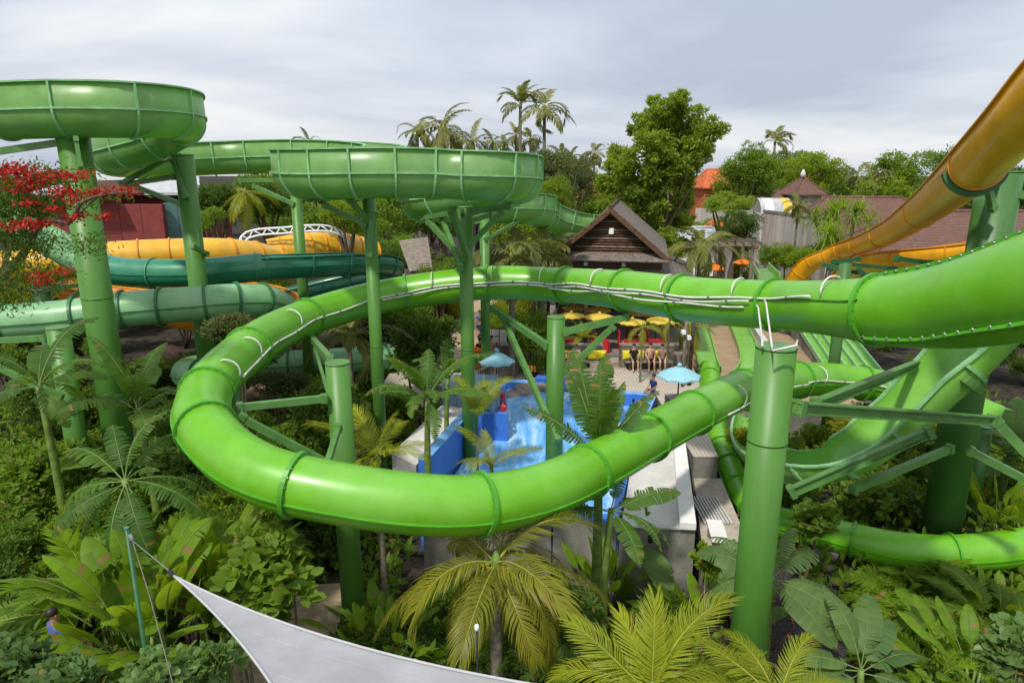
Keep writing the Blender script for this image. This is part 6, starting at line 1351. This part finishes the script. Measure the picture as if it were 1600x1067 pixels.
shrub_px('rounded bush over the bend of the low tube', 1265, 812, 18.6, .78, 'round', 'leaf_mid', name='leafy_bush')
shrub_px('light leafy bush against the corner of the concrete wall', 1105, 880, 16.4, .55, 'round', 'leaf_bright', name='leafy_bush')
shrub_px('dark whorled-leaf bush in front of the concrete wall', 880, 965, 15.0, 1.0, 'ros', 'leaf_dark', name='whorled_bush')
shrub_px('second whorled-leaf bush at the bottom edge', 840, 1040, 14.0, .9, 'ros', 'leaf_dark', name='whorled_bush')
shrub_px('glossy bush behind the small lamp post', 790, 1010, 15.0, .7, 'ros', 'leaf_mid', name='whorled_bush')
shrub_px('bush with pale round leaves below the open half pipe', 1345, 788, 22.0, .95, 'round', 'leaf_mid', name='leafy_bush')
shrub_px('leafy bush under the open half pipe beside the thick column', 1415, 795, 22.2, .95, 'round', 'leaf_dark', name='leafy_bush')
shrub_px('bright spiky yellow bush beside the lane tube', 1158, 682, 25.4, .55, 'lance', 'leaf_yellow', name='spiky_bush')
shrub_px('second yellow bush between the lane tube and the right column', 1190, 720, 24.4, .5, 'lance', 'leaf_yellow', name='spiky_bush')
shrub_px('yellow-flecked hedge inside the bend of the return tube', 1330, 668, 24, .9, 'small', 'leaf_yellow', name='clipped_hedge', flat=.55)
shrub_px('green hedge mound inside the bend of the return tube', 1370, 650, 26, 1.0, 'small', 'leaf_mid', name='clipped_hedge', flat=.55)
shrub_px('grey-leaved bush growing over the pale tube at left', 362, 510, 22.5, .95, 'small', 'leaf_blue', name='leafy_bush', flat=.7)
shrub_px('low grey bush below the lower pale tube', 440, 600, 27, 1.1, 'small', 'leaf_blue', name='leafy_bush', flat=.6)
shrub_px('tall dark shrub behind the far run of the front loop', 660, 530, 28, 1.7, 'small', 'leaf_dark', name='leafy_bush')
shrub_px('dark hanging foliage left of the middle columns', 520, 640, 22, 1.3, 'small', 'leaf_dark', name='leafy_bush', flat=1.2)
shrub_px('willowy green shrub behind the railing', 830, 540, 33.5, 1.5, 'small', 'leaf_mid', name='leafy_bush', flat=1.2)
shrub_px('airy shrub left of the railing shrub, beside the notice board', 800, 505, 38, 1.3, 'small', 'leaf_bright', name='leafy_bush', flat=1.1)
# ------------------------------------------------------------------ trees in the middle distance
tree('big light green tree towering behind the hut', W(1028, 285, 48), 4.2, 12, 'tree_bright', lobes=[(0.12, -0.31, 1.15, 0.33), (0.41, 0.05, 1.08, 0.3), (-0.23, -0.16, 0.97, 0.26), (0.02, 0.12, 0.82, 0.44), (0.5, 0.14, 0.75, 0.39), (0.69, -0.51, 0.78, 0.27), (-0.28, -0.57, 0.57, 0.36), (-0.62, 0.39, 0.4, 0.28), (0.22, -0.29, 0.43, 0.5), (-0.42, -0.31, 0.18, 0.41), (-0.7, 0.59, -0.03, 0.31), (-0.08, -0.04, 0.05, 0.42), (0.43, 0.39, 0.11, 0.39), (0.73, -0.03, 0.5, 0.21), (-0.65, 0.17, -0.35, 0.29), (-0.32, -0.4, -0.29, 0.41), (0.17, 0.16, -0.32, 0.41), (0.53, 0.43, -0.25, 0.3), (-0.17, 0.03, -0.7, 0.38), (0.27, 0.29, -0.7, 0.44), (-0.42, 0.2, -0.64, 0.3), (0.02, -0.51, -0.96, 0.32), (0.46, 0.3, -0.64, 0.26), (-0.1, 0.1, 1.3, 0.15), (-0.42, -0.23, 0.82, 0.18), (0.22, -0.55, 1.29, 0.15), (0.59, 0.43, 0.32, 0.25), (-0.82, -0.03, 0.25, 0.17), (0.79, 0.26, 0.86, 0.15), (0.12, 0.44, -1.18, 0.28), (0.37, 0.25, -1.07, 0.27)], kind='loose', trunk=.42, limbs=12, name='big_tree')
tree('dense rounded green tree beside the wind-blown palm', W(1172, 270, 78), 3.6, 9, 'leaf_mid', lobes=[(0, 0, 0, .9), (.35, 0, .3, .6), (-.45, 0, -.1, .6), (.2, 0, -.5, .6), (.05, 0, .55, .5)], trunk=.35, name='rounded_tree')
tree('dark rounded tree behind the pyramid roof', W(1245, 257, 118), 3.6, 9, 'leaf_dark', trunk=.35, name='rounded_tree')
tree('olive dark tree mass left of the big tree', W(870, 265, 66), 3.4, 8, 'leaf_blue', lobes=[(0, 0, 0, 1), (.5, 0, -.3, .7), (-.5, 0, -.1, .7)], name='olive_tree')
tree('second olive dark tree nearer the far orange roof', W(895, 290, 62), 2.8, 7, 'leaf_blue', name='olive_tree')
tree('bright yellow-green rounded tree right of the central flume', W(862, 300, 56), 1.9, 6, 'leaf_bright', lobes=[(0, 0, 0, 1), (.3, 0, -.4, .7)], name='bright_tree')
tree('small airy papaya-like tree in front of the pale annex', W(1132, 318, 58), 2.2, 5, 'leaf_bright', flat=.45, name='airy_tree')
tree('dark dense shrubby tree against the pale wall', W(1152, 350, 56), 1.7, 5, 'leaf_dark', lobes=[(0, 0, 0, 1), (.2, 0, -.7, .9), (-.5, 0, -.6, .7)], name='dense_tree')
tree('dark rounded tree behind the far high flume, nearest the maroon building', W(338, 312, 47), 2.0, 5, 'leaf_dark', lobes=[(0, 0, 0, 1), (.5, 0, -.3, .7)], name='dense_tree')
tree('broad dark tree under the far high flume, beside the yellow palm', W(412, 305, 50), 2.4, 6, 'leaf_dark', lobes=[(0, 0, 0, 1), (-.5, 0, -.2, .7), (.5, 0, -.3, .6)], name='dense_tree')
tree('light shrubby tree in front of the teal wall', W(322, 345, 42), 1.3, 3, 'leaf_mid', name='dense_tree')
tree('mid green tree between the two central columns', W(540, 340, 44), 1.8, 5, 'leaf_bright', name='dense_tree')
tree('yellow-green shrub tree left of the hut gable', W(880, 405, 40), 1.1, 3, 'leaf_bright', name='bright_tree')
for i, (x, y, d_, r_, m_) in enumerate([(1235, 400, 50, 1.6, 'leaf_bright'), (1262, 405, 48, 1.4, 'leaf_bright'), (1205, 400, 52, 1.4, 'leaf_mid'), (1290, 390, 52, 1.5, 'leaf_mid')]):
    shrub_px(['bright rounded hedge bush below the pale wall, largest one', 'bright hedge bush touching the end of the yellow flume', 'darker hedge bush beside the orange umbrella', 'green bush between the pandanus and the yellow flume'][i], x, y, d_, r_, 'far', m_, name='hedge_bush')
def pandanus(label, px, py, d, r, n=150, m='leaf_bright'):
    c = W(px, py, d); b = base_of(c); root = empty('pandanus', b, label, 'pandanus'); rg = np.random.default_rng(int(px)); MB().tube(stem_curve(b, c, .2, 6), .12, 7).build('trunk', M['palm_bark'], root)
    for h in range(4):
        hc = Vector((rg.uniform(-.6, .6), rg.uniform(-.6, .6), rg.uniform(-.5, .6))) * r * (0 if h == 0 else 1); V = []; F = []
        for k in range(n // 3):
            dv = unit(rg.normal(0, 1, 3) + np.array((0, 0, .55))); w = unit(np.cross(dv, (0, 0, 1))) * .045; l = r * rg.uniform(.6, .95); q = np.array(hc); m1 = q + dv * l * .6; m2 = q + dv * l * .9 + np.array((0, 0, -.18 * l)); e_ = m2 + dv * l * .15 + np.array((0, 0, -.3 * l)); i0 = len(V)
            V += [q - w, q + w, m1 - w, m1 + w, m2 - w * .7, m2 + w * .7, e_]; F += [(i0, i0 + 1, i0 + 3, i0 + 2), (i0 + 2, i0 + 3, i0 + 5, i0 + 4), (i0 + 4, i0 + 5, i0 + 6, i0 + 6)]
        V = np.array(V); me = bpy.data.meshes.new('leaf_head'); me.from_pydata([tuple(x) for x in V], [], [tuple(dict.fromkeys(q)) for q in F]); me.materials.append(M[m]); link('leaf_head', me, root, loc=c - b)
pandanus('spiky pandanus crown in front of the broad brown roof, left one', 1295, 340, 50, 2.0)
pandanus('spiky pandanus crown in front of the broad brown roof, right one', 1335, 335, 50, 1.8)
pandanus('lower spiky pandanus below the other two', 1305, 375, 46, 1.6)
palm('slim fan-leaved palm against the pale wall', 1248, 320, 52, 1.6, 12, CFAR, .09, (-40, 75))
palm('dark feather palm hanging over the central braces', 800, 400, 31, 2.6, 16, CFAR, .14, (-30, 70))
palm('second dark feather palm right of the central braces', 850, 395, 34, 2.6, 14, CFAR, .14, (-30, 70))
palm('dark feather palm below the big tree, right of the hut', 1095, 385, 42, 2.6, 15, CFAR, .14, (-30, 75))
palm('palm with hanging yellow leaves under the far high flume', 383, 300, 46, 2.4, 11, CY, .12, (-70, 30))
palm('feather palm in the dark below the far run of the loop', 545, 525, 26, 2.2, 12, CFAR, .1, (-10, 80))
palm('small bright palm in the terrace planter', 908, 528, 33.2, .95, 12, CY, .0, (10, 85), cat='palm plant')
palm('thin palm in front of the right terrace cushions', 1004, 512, 31.4, 1.1, 7, CF, .05, (-30, 60))
palm('thin palm beside the right terrace umbrella', 1046, 505, 32.0, 1.2, 7, CF, .05, (-35, 60))
palm('palm at the right end of the terrace', 1078, 510, 33.0, 1.5, 8, CF, .07, (-35, 60))
# ------------------------------------------------------------------ tall palms on the skyline
TP = [(652, 205, 72, 2.9, 'slim palm at the left of the skyline pair', 0), (692, 200, 66, 3.7, 'broad palm with a yellowed frond, right of the slim one', 1), (738, 222, 70, 2.6, 'low palm crown just above the central flume', 0), (770, 222, 92, 2.3, 'small distant palm above the central flume', 0), (788, 230, 98, 2.2, 'smallest palm right of the small distant one', 0), (813, 165, 76, 3.4, 'tallest palm with upright wind-combed fronds', 2), (851, 168, 70, 3.6, 'tall palm with fronds drooping to its right', 3), (806, 212, 88, 2.4, 'short palm at the foot of the tallest one', 0), (829, 218, 82, 2.6, 'short palm between the two tall ones', 0), (876, 240, 98, 2.4, 'distant palm over the olive trees', 0), (892, 244, 104, 2.2, 'distant palm nearest the big tree, lower', 0), (915, 250, 112, 2.4, 'far palm at the left edge of the big tree', 0), (929, 240, 112, 2.8, 'far palm touching the big tree crown', 0), (482, 222, 78, 2.0, 'palm tips peeping over the far high flume', 0), (1211, 222, 78, 3.0, 'wind-blown palm beside the rounded tree', 4), (1340, 275, 92, 2.9, 'grove palm left of three behind the brown roof', 0), (1362, 280, 86, 2.7, 'grove palm middle of three behind the brown roof', 0), (1391, 268, 88, 3.2, 'grove palm right of three behind the brown roof', 0)]
for x, y, d_, L_, lb, k in TP:
    if k == 2: palm(lb, x, y, d_, L_, 15, CFAR, .2, az=[(a, t, s) for a, t, s in [(80, 85, 1), (20, 70, 1), (160, 72, 1), (0, 55, .9), (180, 62, .9), (-90, 75, .9), (45, 60, 1), (135, 60, 1), (180, 20, .8), (200, -10, .75), (-20, 35, .7), (225, 0, .7), (-60, 50, .8)]], lean=(.5, 0))
    elif k == 3: palm(lb, x, y, d_, L_, 15, CFAR, .2, az=[(0, 12, 1.05), (-15, -12, 1.1), (20, 35, 1), (60, 70, .9), (100, 80, .9), (160, 45, .95), (180, 15, .9), (195, -15, .9), (215, -35, .9), (-40, -30, .9), (-80, 10, .8), (150, 65, .9), (-100, -20, .8)])
    elif k == 4: palm(lb, x, y, d_, L_, 13, CFAR, .16, az=[(10, 55, 1), (0, 35, 1.0), (-20, 15, .9), (40, 70, .95), (80, 75, .9), (30, 20, .9), (-50, 0, .8), (-10, -25, .7), (170, 30, .6), (120, 60, .8), (-80, 40, .8)], lean=(-1.2, 0))
    else: palm(lb, x, y, d_, L_, 14 if k else 12, CFAR, .17, (-45, 78))
# ------------------------------------------------------------------ flame tree at the left edge
def flame_tree():
    root = empty('flame_tree', base_of(W(-60, 620, 14.5)), 'dark branching tree with flat red flower sprays at the left edge', 'tree'); D_ = 14.5
    def limb(pts, r0, r1):
        n = len(pts); P = Path([(W(*q), 1) for q in pts], .3); m = len(P.p); MB().tube(P.p, [r0 + (r1 - r0) * i / (m - 1) for i in range(m)], 7).build('limb', M['bark'], root)
    limb([(-60, 620, 14.5), (-30, 520, 14.5), (0, 440, 14.4), (35, 400, 14.2), (62, 345, 14)], .14, .07)
    limb([(62, 345, 14), (85, 345, 13.8), (110, 348, 13.6), (125, 318, 13.4), (160, 305, 13.2), (200, 300, 13)], .06, .015)
    limb([(62, 345, 14), (50, 310, 14.2), (30, 285, 14.4), (60, 272, 14.2), (110, 272, 13.8)], .05, .012)
    limb([(0, 440, 14.4), (20, 360, 14.9), (10, 310, 15.2), (-10, 270, 15.5)], .06, .02)
    limb([(110, 348, 13.6), (150, 310, 13.3), (165, 300, 13.1)], .025, .01)
    limb([(0, 440, 14.4), (60, 455, 13.8), (100, 440, 13.6)], .05, .012)
    rg = np.random.default_rng(3)
    def cloud(name, px, py, d, w, h, n, ln, wd, m, six=True):
        c = W(px, py, d); s = d / FPX; P = rg.normal(0, .5, (n, 3)) * np.array((w * s, .3, h * s)); v, f = leaf_quads(P, unit(rg.normal(0, 1, (n, 3)) + np.array((0, 0, .5))), rg, ln, wd, six); me = np_mesh(name, v, f, M[m]); o = link(name, me, root, loc=c - root.location); o['kind'] = 'stuff'; return o
    for px, py, w, h in [(20, 265, 40, 9), (75, 275, 34, 9), (45, 285, 30, 7), (120, 275, 22, 8), (35, 297, 16, 10), (100, 300, 30, 9), (120, 312, 18, 8), (185, 299, 32, 8), (150, 303, 18, 7), (85, 326, 20, 5), (45, 318, 18, 5), (118, 340, 13, 8), (165, 338, 16, 5), (30, 352, 36, 8), (60, 350, 20, 8), (20, 270, 22, 12), (60, 430, 14, 5), (70, 440, 12, 6), (100, 424, 10, 5)]:
        cloud('flower_cluster', px, py, 13.5, w, h, int(w * h * .42) + 26, .062, .05, 'flower_red')
    for px, py, w, h in [(30, 275, 80, 22), (90, 280, 60, 18), (20, 310, 60, 24), (80, 320, 70, 18), (140, 305, 60, 10), (40, 335, 70, 20), (20, 365, 60, 26), (60, 380, 40, 20), (138, 382, 36, 20), (30, 420, 60, 30), (70, 435, 44, 22), (10, 460, 50, 30), (-10, 340, 60, 60)]:
        cloud('foliage', px, py, 13.9, w, h, int(w * h * .42), .11, .03, 'leaf_dark', False)
flame_tree()
# red rocks seen through the left planting
def rock(label, c, s_, m, seed):
    rg = np.random.default_rng(seed); n, k = 28, 16; ph = rg.uniform(0, 6, (6, 3)); fr = rg.normal(0, 1.6, (6, 3)); v = []
    for a in range(k):
        for b in range(n):
            th, p_ = math.pi * a / (k - 1), 2 * math.pi * b / n; d = np.array((math.sin(th) * math.cos(p_), math.sin(th) * math.sin(p_), math.cos(th)))
            r = s_ * (1 + .1 * sum(abs(math.sin(float(d @ fr[i]) * 1.7 + ph[i, 0])) - .5 for i in range(6))); v.append((c.x + r * d[0], c.y + r * d[1], c.z + r * .7 * d[2]))
    tag(MB().add(v, [(a * n + b, a * n + (b + 1) % n, (a + 1) * n + (b + 1) % n, (a + 1) * n + b) for a in range(k - 1) for b in range(n)], True).build('rock', M[m]), label, 'rock')
for i, (x, y, z_, s, lb) in enumerate([(262, 560, 3.0, .8, 'reddish rock showing behind the lower left bananas'), (430, 560, 3.2, .9, 'reddish boulder below the orange flume'), (405, 622, 2.2, .7, 'reddish boulder inside the front loop'), (1395, 935, .35, .3, 'small stone beside the gravel bed'), (820, 612, 2.4, .5, 'rough stone at the far left corner of the pool'), (845, 603, 2.5, .55, 'larger rough stone behind the pool steps'), (800, 620, 2.3, .4, 'lowest stone beside the pool corner'), (870, 598, 2.5, .5, 'stone right of the pool rocks')]):
    rock(lb, G(x, y, z_), s, 'red_rock' if i < 3 else 'stone', i)

# ------------------------------------------------------------------ labels of the filler planting: single each one out by look and place
def name_fillers():
    marks = [((-8.5, 8.5), 'behind the sail tip'), ((-12, 9), 'above the bottom left corner'), ((-9, 12), 'under the big left banana'), ((-12.5, 14), 'below the left cut-off post'), ((-6, 17), 'under the left bend of the loop'), ((-9, 18), 'behind the big left banana'), ((-5.8, 12), 'beside the leafy bush below the loop'),
             ((-2.5, 13), 'beside the front column foot'), ((0, 13.5), 'under the coconut palm'), ((2.6, 14), 'below the concrete wall'), ((0, 10.5), 'by the garden lamp'), ((3.5, 11), 'around the yellow spear palm'),
             ((11, 11), 'beside the ferns at lower right'), ((14, 11), 'at the bottom right corner'), ((13, 15), 'in front of the low tube'), ((16, 15), 'by the low tube at right'), ((9.5, 22), 'behind the right column'), ((13, 22), 'under the open half pipe'), ((18, 22), 'behind the thick right column'), ((15, 27), 'inside the return tube bend'), ((20, 28), 'right of the wide lanes'),
             ((-6, 23), 'beside the middle banana plants'), ((-6, 29), 'below the far run of the loop'), ((-11, 23), 'inside the loop at left'), ((-12, 29), 'under the pale tube bend'), ((-18, 23), 'under the pale tube at left'), ((-20, 30), 'below the orange flume'), ((-16, 31), 'behind the pale tube'),
             ((-8, 40), 'left of the sandy path'), ((-12, 44), 'behind the tall thin column'), ((-17, 42), 'behind the teal hairpin'), ((-25, 42), 'behind the fat yellow tube'), ((-35, 42), 'behind the flame tree'), ((-8, 53), 'behind the central column'), ((-14, 54), 'beside the brown shed'), ((-28, 54), 'in front of the maroon building'),
             ((0, 42), 'left of the hut'), ((0, 54), 'behind the hut at left'), ((24, 34), 'beside the sandy kerb'), ((24, 44), 'below the yellow flume end'), ((29, 40), 'under the yellow flume')]
    far = [((-55, 75), 'behind the maroon building'), ((-35, 75), 'behind the far high flume'), ((-18, 75), 'behind the central flume, left half'), ((-4, 75), 'behind the central flume, right half'), ((-35, 90), 'above the far high flume'), ((-8, 90), 'below the tall palms'),
           ((-110, 150), 'on the skyline at the left edge'), ((-60, 150), 'on the skyline above the left flume'), ((-20, 150), 'on the skyline behind the left palms'), ((15, 150), 'on the skyline left of the big tree'), ((45, 150), 'on the skyline behind the orange roof'), ((80, 150), 'on the skyline right of the pyramid roof'), ((120, 150), 'on the skyline at the right edge'),
           ((45, 95), 'behind the pyramid roof'), ((62, 95), 'behind the broad brown roof'), ((80, 95), 'behind the yellow flume'), ((100, 95), 'at the right edge behind the yellow flume'), ((16, 66), 'behind the pergola'), ((24, 66), 'in front of the pale wall')]
    colw = {'leaf_dark': 'dark green', 'leaf_mid': 'mid green', 'leaf_bright': 'bright green', 'leaf_yellow': 'yellow-green', 'leaf_blue': 'grey-green'}; buckets = {}
    for o in bpy.data.objects:
        if o.type != 'EMPTY' or 'group' not in o or o.get('category') not in ('shrub', 'tree'): continue
        ch = [c for c in o.children if c.name.startswith(('foliage', 'crown'))]
        if not ch: continue
        m = ch[0].material_slots[0].material.name; tr = o['category'] == 'tree'; x, y = o.location.x, o.location.y
        ph = min(far if tr else marks, key=lambda q: (q[0][0] - x) ** 2 + (q[0][1] - y) ** 2)[1]
        kind = 'tree' if tr else {'lan': 'narrow-leaved shrub', 'med': 'broad-leaved shrub'}.get(KINDOF.get(o.name, '')[:3], 'small-leaved shrub')
        buckets.setdefault('%s %s %s' % (colw.get(m, 'green'), kind, ph), []).append(o)
    ordw = ['leftmost', 'second from left', 'third from left', 'fourth from left', 'fifth from left', 'sixth from left', 'seventh from left', 'eighth from left', 'ninth from left', 'tenth from left']
    for lb, os_ in buckets.items():
        os_.sort(key=lambda o: o.location.x / max(1, o.location.y))
        for i, o in enumerate(os_): o['label'] = lb if len(os_) == 1 else '%s, %s' % (lb, ordw[min(i, 9)])
name_fillers()
